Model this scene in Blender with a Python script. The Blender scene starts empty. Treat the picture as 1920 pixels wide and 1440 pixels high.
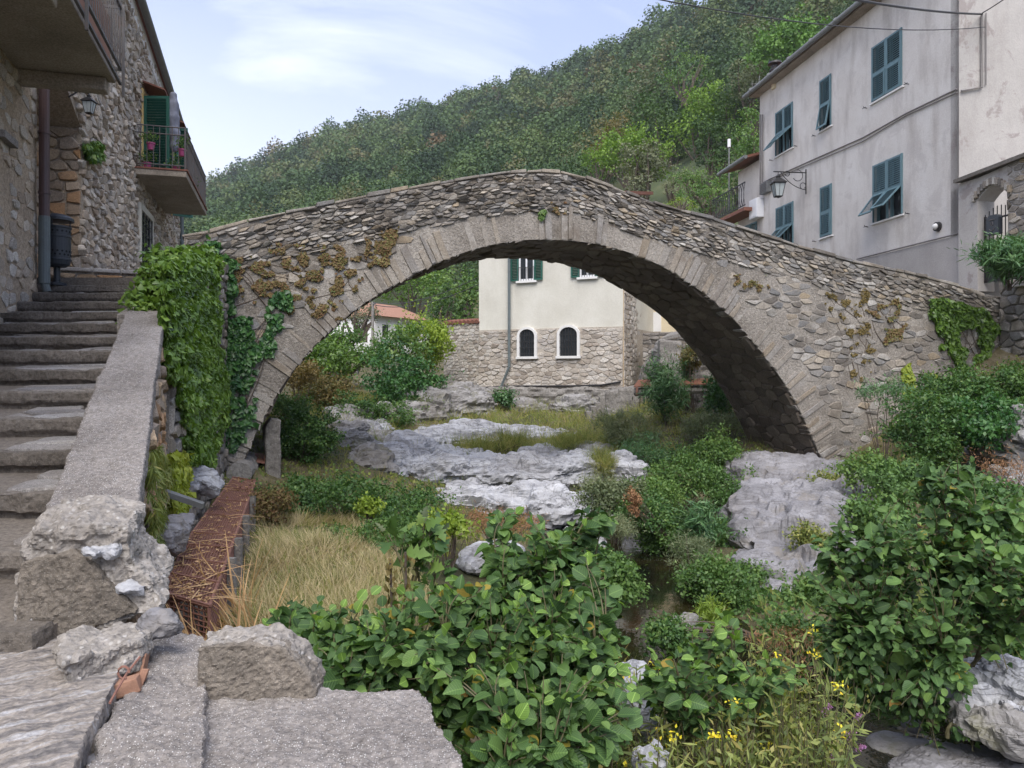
import bpy, bmesh, math, random
import numpy as np
from mathutils import Vector, Matrix
random.seed(7)
SC = bpy.context.scene
COL = SC.collection
F, HX, HY = 1440.0, 960.0, 700.0          # focal length in photo pixels, principal point (level camera at the origin)

def P(px, py, d):
    return Vector(((px-HX)/F*d, d, (HY-py)/F*d))
def onz(px, py, z):
    return P(px, py, z*F/(HY-py))
def rng_(s):
    return np.random.default_rng(s)

# ------------------------------------------------------------------ noise
_pr = rng_(11).permutation(256); _pr = np.concatenate([_pr, _pr, _pr])
_gr = rng_(12).normal(size=(256, 3)); _gr /= np.linalg.norm(_gr, axis=1)[:, None]
def perlin(p):
    p = np.asarray(p, float); i = np.floor(p).astype(int); f = p-i; i &= 255
    w = f*f*f*(f*(f*6-15)+10); out = np.zeros(len(p))
    for dx in (0, 1):
        for dy in (0, 1):
            for dz in (0, 1):
                h = _pr[_pr[_pr[i[:, 0]+dx]+i[:, 1]+dy]+i[:, 2]+dz] & 255
                g = _gr[h]
                d = g[:, 0]*(f[:, 0]-dx)+g[:, 1]*(f[:, 1]-dy)+g[:, 2]*(f[:, 2]-dz)
                out += d*(w[:, 0] if dx else 1-w[:, 0])*(w[:, 1] if dy else 1-w[:, 1])*(w[:, 2] if dz else 1-w[:, 2])
    return out*1.4
def fbm(p, o=4):
    s = 0; a = 1.0; p = np.asarray(p, float)
    for k in range(o):
        s = s+a*perlin(p+k*17.3); p = p*2.03; a *= .5
    return s

# ------------------------------------------------------------------ scene helpers
def tag(o, label=None, cat=None, group=None, kind=None):
    if label: o['label'] = label
    if cat: o['category'] = cat
    if group: o['group'] = group
    if kind: o['kind'] = kind
    return o
def thing(name, label, cat, loc=(0, 0, 0), group=None):
    o = bpy.data.objects.new(name, None); o.location = loc; o.empty_display_size = .2
    COL.objects.link(o)
    return tag(o, label, cat, group)
def world_loc(o):
    v = Vector(o.location) if o.type == 'EMPTY' else Vector((0, 0, 0))
    while o.parent:
        o = o.parent
    return Vector(o.location) if o.type == 'EMPTY' else v
def adopt(o, parent):
    if parent is not None:
        o.parent = parent
        if parent.type == 'EMPTY':
            o.matrix_parent_inverse = Matrix.Translation(-Vector(parent.location))
    return o
def copy_tree(o, parent=None):
    c = o.copy(); COL.objects.link(c)
    if parent is not None: c.parent = parent
    for ch in list(o.children): copy_tree(ch, c)
    return c

class MB:
    """collects polygons, then links them as one mesh object"""
    def __init__(s): s.v = []; s.f = []; s.t = []; s.m = []; s.mi = 0; s.tone = None
    def add(s, vs, fs, tone=None):
        b = len(s.v); s.v.extend([tuple(x) for x in vs])
        if tone is None: tone = s.tone if s.tone is not None else random.random()
        for f in fs:
            s.f.append([b+i for i in f]); s.t.append(tone); s.m.append(s.mi)
    def obox(s, c, ax, ay, az, sx, sy, sz, tone=None):
        c = Vector(c); ax = Vector(ax)*sx/2; ay = Vector(ay)*sy/2; az = Vector(az)*sz/2
        vs = [c+ax*i+ay*j+az*k for i in (-1, 1) for j in (-1, 1) for k in (-1, 1)]
        s.add(vs, [(0, 1, 3, 2), (4, 6, 7, 5), (0, 4, 5, 1), (2, 3, 7, 6), (0, 2, 6, 4), (1, 5, 7, 3)], tone)
    def box(s, x0, x1, y0, y1, z0, z1, tone=None):
        s.obox(((x0+x1)/2, (y0+y1)/2, (z0+z1)/2), (1, 0, 0), (0, 1, 0), (0, 0, 1), x1-x0, y1-y0, z1-z0, tone)
    def prism(s, poly, vec, tone=None):
        n = len(poly); a = [Vector(p) for p in poly]; b = [p+Vector(vec) for p in a]
        s.add(a+b, [list(range(n))[::-1], list(range(n, 2*n))]+[(i, (i+1) % n, n+(i+1) % n, n+i) for i in range(n)], tone)
    def tube(s, pts, r, n=6, tone=None, closed=False):
        pts = [Vector(p) for p in pts]; m = len(pts)
        rs = list(r) if hasattr(r, '__len__') else [r]*m
        vs = []; up = Vector((.13, .21, .97)).normalized()
        for i, p in enumerate(pts):
            if closed: t = pts[(i+1) % m]-pts[i-1]
            else: t = pts[min(i+1, m-1)]-pts[max(i-1, 0)]
            t = t.normalized() if t.length > 1e-9 else Vector((0, 0, 1))
            x = t.cross(up)
            if x.length < .05: x = t.cross(Vector((1, 0, 0)))
            x.normalize(); y = x.cross(t)
            for k in range(n):
                a = 2*math.pi*k/n; vs.append(p+(x*math.cos(a)+y*math.sin(a))*rs[i])
        fs = [(i*n+k, i*n+(k+1) % n, ((i+1) % m)*n+(k+1) % n, ((i+1) % m)*n+k) for i in range(m if closed else m-1) for k in range(n)]
        if not closed: fs += [list(range(n))[::-1], list(range((m-1)*n, m*n))]
        s.add(vs, fs, tone)
    def lathe(s, c, prof, n=20, tone=None):
        c = Vector(c); vs = []
        for (r, z) in prof:
            for k in range(n):
                a = 2*math.pi*k/n; vs.append(c+Vector((r*math.cos(a), r*math.sin(a), z)))
        m = len(prof)
        fs = [(i*n+k, i*n+(k+1) % n, (i+1)*n+(k+1) % n, (i+1)*n+k) for i in range(m-1) for k in range(n)]
        fs += [list(range(n))[::-1], list(range((m-1)*n, m*n))]
        s.add(vs, fs, tone)
    def blob(s, c, r, sub=2, tone=None):
        bm = bmesh.new(); bmesh.ops.create_icosphere(bm, subdivisions=sub, radius=1)
        c = Vector(c); bm.verts.ensure_lookup_table()
        s.add([(c.x+v.co.x*r[0], c.y+v.co.y*r[1], c.z+v.co.z*r[2]) for v in bm.verts], [[v.index for v in f.verts] for f in bm.faces], tone); bm.free()
    def build(s, name, mats, parent=None, smooth=False, bevel=0):
        me = bpy.data.meshes.new(name); me.from_pydata(s.v, [], s.f)
        mats = mats if isinstance(mats, (list, tuple)) else [mats]
        for m in mats: me.materials.append(m)
        me.attributes.new('tone', 'FLOAT', 'FACE').data.foreach_set('value', np.array(s.t, 'f'))
        if len(mats) > 1: me.polygons.foreach_set('material_index', np.array(s.m, 'i'))
        if smooth: me.polygons.foreach_set('use_smooth', np.ones(len(me.polygons), bool))
        me.update()
        o = bpy.data.objects.new(name, me); COL.objects.link(o)
        if bevel:
            b = o.modifiers.new('bevel', 'BEVEL'); b.width = bevel; b.segments = 2; b.limit_method = 'ANGLE'
        return adopt(o, parent)

def rough(ob, voxel, layers, smooth=False, tone_noise=None, cutfn=None):
    """voxel-remesh an object, then push its surface about with noise: layers of (scale, amplitude, (sx,sy,sz))"""
    m = ob.modifiers.new('r', 'REMESH'); m.mode = 'VOXEL'; m.voxel_size = voxel
    bpy.context.view_layer.update()
    dg = bpy.context.evaluated_depsgraph_get()
    me = bpy.data.meshes.new_from_object(ob.evaluated_get(dg))
    ob.modifiers.clear()
    old = ob.data; mats = [x for x in old.materials]; ob.data = me
    me.materials.clear()
    for x in mats: me.materials.append(x)
    n = len(me.vertices); co = np.empty(n*3); no = np.empty(n*3)
    me.vertices.foreach_get('co', co); me.vertex_normals.foreach_get('vector', no)
    co = co.reshape(-1, 3); no = no.reshape(-1, 3)
    for sc, amp, st in layers:
        q = co/sc*np.array(st)
        f_ = fbm(q, 3)
        if sc < 0: f_ = np.tanh(5*f_)
        co = co+no*(f_*amp)[:, None]
    if cutfn: co = cutfn(co, no)
    me.vertices.foreach_set('co', co.ravel())
    me.polygons.foreach_set('use_smooth', np.full(len(me.polygons), smooth))
    me.update(); bpy.data.meshes.remove(old)
    return ob

# ------------------------------------------------------------------ leaves
def _tmpl(ys, hw, mid=True, side=.0, curve=0., bend=0.):
    vs = []; uv = []; fs = []
    cols = (-1, 0, 1) if mid else (-1, 1)
    for y, h in zip(ys, hw):
        for c in cols:
            vs.append((c*h, y, side*abs(c)*h*2-curve*y*y)); uv.append((.5+.5*c*h*2, y))
    k = len(cols)
    for r in range(len(ys)-1):
        for c in range(k-1): fs.append((r*k+c, r*k+c+1, (r+1)*k+c+1, (r+1)*k+c))
    return np.array(vs), np.array(fs), np.array(uv)
T_BROAD = _tmpl([0, .2, .48, .78, 1], [.07, .36, .46, .36, .06], True, .16, .22)
T_IVY = _tmpl([0, .25, .6, 1], [.30, .52, .30, .02], True, -.10, .15)
T_FIG = _tmpl([0, .15, .3, .42, .55, .68, .8, 1], [.18, .5, .2, .46, .15, .30, .16, .02], True, .10, .25)
T_LANCE = _tmpl([0, .5, 1], [.03, .085, .008], False, 0, .2)
T_BLADE = _tmpl([0, .4, .75, 1], [.014, .011, .007, .002], False, 0, .28)
T_SIMPLE = (np.array([(0, 0, 0), (.30, .45, .10), (0, 1, -.05), (-.30, .45, .10)]), np.array([(0, 1, 2, 3)]), np.array([(.5, 0), (1, .5), (.5, 1), (0, .5)]))
T_CLUMP = (np.array([(0, 0, 0), (.42, .45, .16), (0, 1, 0), (-.42, .55, .12)]), np.array([(0, 1, 2, 3)]), T_SIMPLE[2])

def unit(a):
    return a/np.maximum(np.linalg.norm(a, axis=-1, keepdims=True), 1e-9)
class Leaves:
    def __init__(s): s.V = []; s.Fc = []; s.T = []; s.U = []; s.n = 0
    def add(s, T, pos, ydir, nrm, size, tone):
        if len(pos) == 0: return
        tv, tf, tu = T; N = len(pos); k = len(tv)
        y = unit(ydir); x = unit(np.cross(y, nrm)); z = np.cross(x, y)
        size = np.broadcast_to(size, N)[:, None, None]
        v = pos[:, None, :]+size*(tv[None, :, 0:1]*x[:, None]+tv[None, :, 1:2]*y[:, None]+tv[None, :, 2:3]*z[:, None])
        s.V.append(v.reshape(-1, 3)); s.Fc.append((tf[None]+(np.arange(N)*k)[:, None, None]).reshape(-1, 4)+s.n)
        s.T.append(np.repeat(tone, len(tf))); s.U.append(np.tile(tu[tf.ravel()], (N, 1))); s.n += N*k
    def build(s, name, mat, parent=None, smooth=False):
        V = np.concatenate(s.V); Fc = np.concatenate(s.Fc); T = np.concatenate(s.T); U = np.concatenate(s.U)
        me = bpy.data.meshes.new(name)
        me.vertices.add(len(V)); me.vertices.foreach_set('co', V.astype('f').ravel())
        me.loops.add(len(Fc)*4); me.loops.foreach_set('vertex_index', Fc.astype('i').ravel())
        me.polygons.add(len(Fc)); me.polygons.foreach_set('loop_start', np.arange(0, len(Fc)*4, 4, dtype='i'))
        me.attributes.new('tone', 'FLOAT', 'FACE').data.foreach_set('value', T.astype('f'))
        me.uv_layers.new(name='leaf').data.foreach_set('uv', U.astype('f').ravel())
        if smooth: me.polygons.foreach_set('use_smooth', np.ones(len(Fc), bool))
        me.materials.append(mat); me.update(calc_edges=True)
        o = bpy.data.objects.new(name, me); COL.objects.link(o)
        return adopt(o, parent)

def sph(r, n):
    return unit(r.normal(size=(n, 3)))
def clumps(L, r, c, rad, ncl, m, clr, size, T=T_SIMPLE, shell=.45, up=.5, droop=0., tone=(0, 1), flat=1.):
    """leaf clumps spread through an ellipsoid; returns the clump centres"""
    c = np.array(c); rad = np.array(rad)
    d = sph(r, ncl); rr = shell+(1-shell)*r.random(ncl)**.6
    cc = c+d*rad*rr[:, None]
    sg = clr*(.6+.8*r.random(ncl))
    k = np.repeat(np.arange(ncl), m)
    off = r.normal(size=(len(k), 3))*sg[k][:, None]*np.array([1, 1, .7*flat])*.6
    pos = cc[k]+off
    n = unit(off)*.5+d[k]*.4+np.array([0, 0, up])+r.normal(size=pos.shape)*.45
    y = r.normal(size=pos.shape)*.7+unit(off)*.6+np.array([0, 0, -droop])
    ct = r.random(ncl)
    t = tone[0]+(tone[1]-tone[0])*np.clip(.55*ct[k]+.45*r.random(len(k)), 0, 1)
    L.add(T, pos, y, n, size*(.65+.7*r.random(len(k))), t)
    return cc
def bez(a, b, bow, n=6):
    a, b = Vector(a), Vector(b); m = (a+b)/2+Vector(bow)
    return [a*(1-t)**2+m*2*t*(1-t)+b*t*t for t in [i/(n-1) for i in range(n)]]

# ------------------------------------------------------------------ walls as planes
class Wall:
    def __init__(s, p0, p1, flip=False):
        s.p = Vector((p0[0], p0[1], 0)); e = Vector((p1[0]-p0[0], p1[1]-p0[1], 0)); s.L = e.length; s.e = e.normalized()
        n = Vector((s.e.y, -s.e.x, 0))
        if n.dot(-s.p) < 0: n = -n
        s.n = -n if flip else n
    def at(s, px, py):
        k = (px-HX)/F; c = s.n.dot(s.p); d = c/(s.n.x*k+s.n.y); q = P(px, py, d)
        return (q-s.p).dot(s.e), q.z
    def pt(s, u, z, off=0.):
        return s.p+s.e*u+s.n*off+Vector((0, 0, z))
    def f(s, U, Z, N):
        U = np.asarray(U); Z = np.asarray(Z); N = np.asarray(N)
        return np.stack([s.p.x+s.e.x*U+s.n.x*N, s.p.y+s.e.y*U+s.n.y*N, Z+0*U], -1)
    def box(s, mb, u0, u1, z0, z1, o0, o1, tone=None):
        mb.obox(s.pt((u0+u1)/2, (z0+z1)/2, (o0+o1)/2), s.e, s.n, (0, 0, 1), abs(u1-u0), abs(o1-o0), abs(z1-z0), tone)
    def rect(s, l, r, tl, tr, bl, br):
        """pixel edges -> (u0, u1, z0, z1)"""
        ua, za = s.at(l, tl); ub, zb = s.at(r, tr); _, zc = s.at(l, bl); _, zd = s.at(r, br)
        return min(ua, ub), max(ua, ub), (zc+zd)/2, (za+zb)/2

def inpoly(px, py, poly):
    px = np.asarray(px, float); py = np.asarray(py, float); r = np.zeros(px.shape, bool); n = len(poly)
    for i in range(n):
        x0, y0 = poly[i]; x1, y1 = poly[(i+1) % n]
        if y0 == y1: continue
        c = ((y0 > py) != (y1 > py)) & (px < (x1-x0)*(py-y0)/(y1-y0)+x0); r ^= c
    return r

# ------------------------------------------------------------------ rubble stones
def stones(mb, f, u0, u1, v0, v1, su, sv, seed, jit=.42, gap=.008, h=(.012, .04), inside=None, bevel=.25, tilt=.35, warp=.5, drop=0.):
    """irregular stones (rounded Voronoi cells) laid on a surface; f(U,V,N) maps to space"""
    r = rng_(seed)
    nr = max(1, int(round((v1-v0)/sv))); nc = int((u1-u0)/su)+2
    S = np.zeros((nr, nc, 2))
    for j in range(nr):
        S[j, :, 0] = u0/su+np.arange(nc)+.5*(j % 2)+r.uniform(-jit, jit, nc)+r.random()*.3
        S[j, :, 1] = v0/sv+j+.5+r.uniform(-jit, jit, nc)*warp
    out_u, out_v, out_n, polys, tones = [], [], [], [], []
    for j in range(nr):
        for i in range(nc):
            a = S[j, i]
            if a[0]*su < u0-su*.3 or a[0]*su > u1+su*.3: continue
            if inside is not None and not inside(a[0]*su, a[1]*sv): continue
            if drop and r.random() < drop: continue
            poly = [(a[0]-1.2, a[1]-1.), (a[0]+1.2, a[1]-1.), (a[0]+1.2, a[1]+1.), (a[0]-1.2, a[1]+1.)]
            for jj in range(max(0, j-2), min(nr, j+3)):
                for ii in range(max(0, i-2), min(nc, i+3)):
                    if ii == i and jj == j: continue
                    b = S[jj, ii]; mx, my = (a[0]+b[0])/2, (a[1]+b[1])/2; dx, dy = b[0]-a[0], b[1]-a[1]
                    if dx*dx+dy*dy > 6: continue
                    new = []; n = len(poly)
                    dd = [(q[0]-mx)*dx+(q[1]-my)*dy for q in poly]
                    if max(dd) <= 0: continue
                    for k in range(n):
                        p, q = poly[k], poly[(k+1) % n]; dp, dq = dd[k], dd[(k+1) % n]
                        if dp <= 0: new.append(p)
                        if (dp < 0 < dq) or (dq < 0 < dp):
                            t = dp/(dp-dq); new.append((p[0]+t*(q[0]-p[0]), p[1]+t*(q[1]-p[1])))
                    poly = new
                    if len(poly) < 3: break
                if len(poly) < 3: break
            if len(poly) < 3: continue
            q = np.array(poly)*np.array([su, sv]); q[:, 1] = np.clip(q[:, 1], v0, v1); q[:, 0] = np.clip(q[:, 0], u0, u1)
            c = q.mean(0); ext = np.abs(q-c).max(0)
            if ext.min() < gap*1.8: continue
            nx = np.roll(q, -1, 0); cut = r.uniform(.05, .24, (len(q), 1))
            ring = np.stack([q*(1-cut)+nx*cut, q*cut+nx*(1-cut)], 1).reshape(-1, 2)
            ring = c+(ring-c)*np.maximum(.3, (1-gap/ext))*(1+r.uniform(-.05, .05, (len(ring), 1)))
            hh = r.uniform(*h); m = len(ring); bs = 1-bevel*min(1., .5*(hh+.02)/max(ext.min(), .01)+.35)
            tl = r.uniform(-tilt, tilt, 2)*hh/ext
            r2 = c+(ring-c)*bs; mid = c+(ring-c)*(1-(1-bs)*.3)
            n1 = np.full(m, hh*.55); n2 = hh+(r2-c)@tl+r.uniform(-.1, .1, m)*hh
            base = sum(len(x) for x in out_u)
            out_u += [ring[:, 0], mid[:, 0], r2[:, 0], c[:1]]; out_v += [ring[:, 1], mid[:, 1], r2[:, 1], c[1:]]
            out_n += [np.full(m, -.02), n1, n2, np.array([hh*1.08])]
            t = r.random()
            for k in range(m):
                k2 = (k+1) % m
                polys += [(base+k, base+k2, base+m+k2, base+m+k), (base+m+k, base+m+k2, base+2*m+k2, base+2*m+k), (base+2*m+k, base+2*m+k2, base+3*m)]
                tones += [t]*3
    if not out_u: return
    V = f(np.concatenate(out_u), np.concatenate(out_v), np.concatenate(out_n))
    b = len(mb.v); mb.v.extend(map(tuple, V)); mb.f.extend([[b+i for i in p] for p in polys]); mb.t.extend(tones); mb.m.extend([mb.mi]*len(polys))
# ------------------------------------------------------------------ materials
def nd(nt, t, ins=None, **props):
    n = nt.nodes.new(t)
    for k, v in props.items(): setattr(n, k, v)
    for k, v in (ins or {}).items():
        if isinstance(v, bpy.types.NodeSocket): nt.links.new(v, n.inputs[k])
        else: n.inputs[k].default_value = v
    return n
def c4(c): return (c[0], c[1], c[2], 1.)
def ramp(nt, fac, stops):
    n = nt.nodes.new('ShaderNodeValToRGB'); nt.links.new(fac, n.inputs[0]); e = n.color_ramp.elements
    while len(e) < len(stops): e.new(.5)
    for i, (p, c) in enumerate(stops):
        e[i].position = p; e[i].color = c4(c) if hasattr(c, '__len__') else (c, c, c, 1)
    return n.outputs[0]
def mixc(nt, fac, a, b, blend='MIX'):
    n = nt.nodes.new('ShaderNodeMix'); n.data_type = 'RGBA'; n.blend_type = blend
    for i, v in ((0, fac), (6, a), (7, b)):
        if isinstance(v, bpy.types.NodeSocket): nt.links.new(v, n.inputs[i])
        else: n.inputs[i].default_value = v if i == 0 else c4(v)
    return n.outputs[2]
def noise(nt, co, scale, detail=4, rough=.6, stretch=None, dist=0.):
    if stretch: co = nd(nt, 'ShaderNodeMapping', {'Vector': co, 'Scale': stretch}).outputs[0]
    return nd(nt, 'ShaderNodeTexNoise', {'Vector': co, 'Scale': scale, 'Detail': detail, 'Roughness': rough, 'Distortion': dist}).outputs['Fac']
def voro(nt, co, scale, feature='F1', out='Distance', stretch=None, rnd=1.):
    if stretch: co = nd(nt, 'ShaderNodeMapping', {'Vector': co, 'Scale': stretch}).outputs[0]
    return nd(nt, 'ShaderNodeTexVoronoi', {'Vector': co, 'Scale': scale, 'Randomness': rnd}, feature=feature).outputs[out]
def newmat(name):
    m = bpy.data.materials.new(name); m.use_nodes = True; nt = m.node_tree; nt.nodes.clear()
    out = nt.nodes.new('ShaderNodeOutputMaterial')
    co = nt.nodes.new('ShaderNodeNewGeometry').outputs['Position']
    return m, nt, out, co
def finish(nt, out, col, rough=.85, bump=None, bs=.3, bd=.02, metal=0., spec=.3, extra=None):
    b = nd(nt, 'ShaderNodeBsdfPrincipled', {'Roughness': rough, 'Metallic': metal, 'Specular IOR Level': spec})
    if isinstance(col, bpy.types.NodeSocket): nt.links.new(col, b.inputs['Base Color'])
    else: b.inputs['Base Color'].default_value = c4(col)
    if bump is not None:
        bn = nd(nt, 'ShaderNodeBump', {'Strength': bs, 'Distance': bd, 'Height': bump}); nt.links.new(bn.outputs[0], b.inputs['Normal'])
    for k, v in (extra or {}).items(): b.inputs[k].default_value = v
    nt.links.new(b.outputs[0], out.inputs[0]); return b
def attr(nt, n='tone'):
    return nd(nt, 'ShaderNodeAttribute', attribute_name=n).outputs['Fac']
def mathn(nt, op, a, b):
    n = nt.nodes.new('ShaderNodeMath'); n.operation = op
    for i, v in enumerate((a, b)):
        if isinstance(v, bpy.types.NodeSocket): nt.links.new(v, n.inputs[i])
        else: n.inputs[i].default_value = v
    return n.outputs[0]

def m_stone(name, cols, stain=(.10, .085, .07), stain_amt=.5, scale=1., lichen=None, bump=.5, bd=.02):
    """per-stone colour from the tone attribute, with grain, blotches and optional lichen"""
    m, nt, out, co = newmat(name)
    k = len(cols); c = ramp(nt, attr(nt), [(i/(k-1), cols[i]) for i in range(k)])
    g = noise(nt, co, 26*scale, 5, .7); c = mixc(nt, .55, c, ramp(nt, g, [(.3, .28), (.72, .8)]), 'OVERLAY')
    sp = noise(nt, co, 110*scale, 2, .6); c = mixc(nt, .5, c, ramp(nt, sp, [(.36, .18), (.64, .82)]), 'OVERLAY')
    b = noise(nt, co, 1.6*scale, 5, .65); c = mixc(nt, mathn(nt, 'MULTIPLY', ramp(nt, b, [(.45, 0), (.7, 1)]), stain_amt), c, stain)
    if lichen:
        l = noise(nt, co, 3.1*scale, 6, .75); c = mixc(nt, ramp(nt, l, [(.55, 0), (.68, .7)]), c, lichen)
    finish(nt, out, c, .9, mathn(nt, 'ADD', g, mathn(nt, 'MULTIPLY', sp, .5)), bump, bd); return m
def m_concrete(name, base, dark, speck=(.55, .53, .5), scale=1., speck_amt=.6, bump=.6, bd=.008, blotch=.6, moss=None):
    """rough old concrete or mortar with aggregate showing"""
    m, nt, out, co = newmat(name)
    b = noise(nt, co, 2.2*scale, 6, .65); c = mixc(nt, mathn(nt, 'MULTIPLY', ramp(nt, b, [(.38, 0), (.68, 1)]), blotch), base, dark)
    f = noise(nt, co, 55*scale, 4, .7); c = mixc(nt, .7, c, ramp(nt, f, [(.3, .22), (.7, .8)]), 'OVERLAY')
    ss = 85*scale if scale < .7 else 150; cell = voro(nt, co, ss); cc = voro(nt, co, ss, out='Color')
    sel = nd(nt, 'ShaderNodeSeparateColor', {0: cc}).outputs[0]
    msk = mathn(nt, 'MULTIPLY', ramp(nt, cell, [(.22, 1), (.42, 0)]), ramp(nt, sel, [(.6, 0), (.72, 1)]))
    c = mixc(nt, mathn(nt, 'MULTIPLY', msk, speck_amt), c, speck)
    msk2 = mathn(nt, 'MULTIPLY', ramp(nt, cell, [(.25, 1), (.45, 0)]), ramp(nt, sel, [(.14, 1), (.2, 0)]))
    c = mixc(nt, mathn(nt, 'MULTIPLY', msk2, speck_amt*.8), c, [x*.45 for x in dark])
    if moss:
        q = noise(nt, co, 5*scale, 5, .7); c = mixc(nt, ramp(nt, q, [(.55, 0), (.7, .75)]), c, moss)
    finish(nt, out, c, .92, mathn(nt, 'ADD', f, mathn(nt, 'MULTIPLY', msk, .15)), bump, bd); return m
def m_plaster(name, base, stain, streak=.35, scale=1., bump=.35, blotch=None, wear=0.):
    m, nt, out, co = newmat(name)
    s = noise(nt, co, 2.0*scale, 5, .6, (1, 1, .22)); c = mixc(nt, mathn(nt, 'MULTIPLY', ramp(nt, s, [(.48, 0), (.78, 1)]), streak), base, stain)
    b = noise(nt, co, .9*scale, 6, .62); c = mixc(nt, .22, c, ramp(nt, b, [(.3, .25), (.7, .75)]), 'OVERLAY')
    f = noise(nt, co, 24*scale, 5, .65); c = mixc(nt, .22, c, ramp(nt, f, [(.3, .3), (.7, .7)]), 'OVERLAY')
    if blotch:
        q = noise(nt, co, 1.25*scale, 7, .7, dist=.6); c = mixc(nt, ramp(nt, q, [(.54, 0), (.6, wear)]), c, blotch)
    finish(nt, out, c, .92, f, bump, .012); return m
LEAF_GAIN = 1.72
def m_leaf(name, cols, trans=.3, vein=0., rough=.5, spec=.35, bump=0.):
    m, nt, out, co = newmat(name)
    cols = [(min(.8, q[0]*LEAF_GAIN*1.12), min(.8, q[1]*LEAF_GAIN), min(.8, q[2]*LEAF_GAIN*.95)) for q in cols]; t = attr(nt); k = len(cols); c = ramp(nt, t, [(i/(k-1), cols[i]) for i in range(k)])
    b = noise(nt, co, 9., 2, .5); c = mixc(nt, .3, c, ramp(nt, b, [(.3, .3), (.7, .7)]), 'OVERLAY')
    h = None
    if vein:
        uv = nt.nodes.new('ShaderNodeUVMap').outputs[0]
        s = nd(nt, 'ShaderNodeSeparateXYZ', {0: uv}); ab = mathn(nt, 'ABSOLUTE', mathn(nt, 'SUBTRACT', s.outputs[0], .5), 0)
        w = mathn(nt, 'SINE', mathn(nt, 'MULTIPLY', mathn(nt, 'SUBTRACT', s.outputs[1], mathn(nt, 'MULTIPLY', ab, .9)), 50.), 0)
        h = mathn(nt, 'MULTIPLY', w, .5)
        mid = ramp(nt, ab, [(.01, 1), (.035, 0)])
        c = mixc(nt, mathn(nt, 'MULTIPLY', ramp(nt, w, [(.75, 0), (.98, 1)]), vein), c, [min(1, x*2.2+.02) for x in cols[-1]])
        c = mixc(nt, mathn(nt, 'MULTIPLY', mid, vein*1.5), c, [min(1, x*2.4+.02) for x in cols[-1]])
    p = nd(nt, 'ShaderNodeBsdfPrincipled', {'Base Color': c, 'Roughness': rough, 'Specular IOR Level': spec})
    if h is not None:
        bn = nd(nt, 'ShaderNodeBump', {'Strength': .35, 'Distance': .004, 'Height': h}); nt.links.new(bn.outputs[0], p.inputs['Normal'])
    tc = mixc(nt, 1., c, (1.35, 1.45, .55), 'MULTIPLY')
    tr = nd(nt, 'ShaderNodeBsdfTranslucent', {'Color': tc})
    mx = nd(nt, 'ShaderNodeMixShader', {0: trans, 1: p.outputs[0], 2: tr.outputs[0]})
    nt.links.new(mx.outputs[0], out.inputs[0]); return m
def m_paint(name, base, wear=(.1, .1, .1), amt=.25, rough=.55, metal=0., bump=.15, scale=1., spec=.4):
    m, nt, out, co = newmat(name)
    a = noise(nt, co, 7*scale, 5, .65); c = mixc(nt, mathn(nt, 'MULTIPLY', ramp(nt, a, [(.45, 0), (.72, 1)]), amt), base, wear)
    f = noise(nt, co, 60*scale, 3, .6); c = mixc(nt, .2, c, ramp(nt, f, [(.3, .3), (.7, .7)]), 'OVERLAY')
    finish(nt, out, c, rough, f, bump, .004, metal, spec); return m

M = {}
M['bridge'] = m_stone('bridge_stone', [(.13, .117, .105), (.22, .198, .175), (.31, .27, .225), (.175, .172, .172), (.265, .242, .22), (.38, .36, .335), (.29, .23, .16)], (.075, .06, .047), .75, 1., (.19, .17, .14))
M['bridge_mortar'] = m_concrete('bridge_mortar', (.31, .28, .248), (.14, .12, .10), (.44, .42, .39), .45, .6, 1., .03, .95)
M['ring'] = m_stone('arch_stone', [(.19, .17, .148), (.27, .243, .213), (.24, .226, .215), (.31, .28, .245), (.23, .19, .145)], (.13, .10, .075), .7, 1., (.38, .36, .33))
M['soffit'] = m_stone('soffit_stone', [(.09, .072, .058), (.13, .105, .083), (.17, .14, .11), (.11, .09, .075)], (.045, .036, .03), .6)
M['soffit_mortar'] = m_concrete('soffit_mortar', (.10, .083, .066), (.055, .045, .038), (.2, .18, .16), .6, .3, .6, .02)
M['rubble'] = m_stone('house_rubble', [(.28, .22, .165), (.42, .355, .285), (.52, .455, .38), (.34, .31, .275), (.57, .52, .455), (.45, .36, .265)], (.14, .105, .075), .35)
M['rubble_mortar'] = m_concrete('house_mortar', (.33, .275, .215), (.20, .16, .12), (.45, .42, .38), .5, .4, .8, .02)
M['oldplaster'] = m_concrete('old_render', (.46, .365, .265), (.29, .225, .165), (.5, .45, .38), .45, .5, .9, .03, .8)
M['orange_rubble'] = m_stone('orange_rubble', [(.36, .21, .11), (.32, .23, .15), (.25, .215, .185), (.40, .29, .18), (.27, .25, .235)], (.14, .10, .07), .4)
M['cream'] = m_plaster('cream_plaster', (.56, .54, .48), (.40, .38, .33), .25)
M['cream_dark'] = m_plaster('ochre_plaster', (.66, .56, .39), (.45, .38, .28), .3)
M['pale_rubble'] = m_stone('pale_rubble', [(.26, .22, .185), (.40, .36, .315), (.47, .43, .385), (.34, .31, .285), (.50, .47, .43)], (.22, .18, .14), .35, .6)
M['pale_mortar'] = m_concrete('pale_mortar', (.42, .375, .32), (.28, .235, .195), (.5, .48, .44), .4, .3, .6, .02)
M['tan_mortar'] = m_concrete('tan_mortar', (.45, .36, .25), (.33, .25, .17), (.5, .45, .38), .4, .3, .6, .02)
M['grey_plaster'] = m_plaster('grey_house_plaster', (.58, .545, .515), (.33, .29, .262), .8, 1., .6, (.47, .435, .415), .6)
M['base_plaster'] = m_plaster('house_base_render', (.38, .355, .34), (.27, .25, .235), .5, 1.3, .9)
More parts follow.
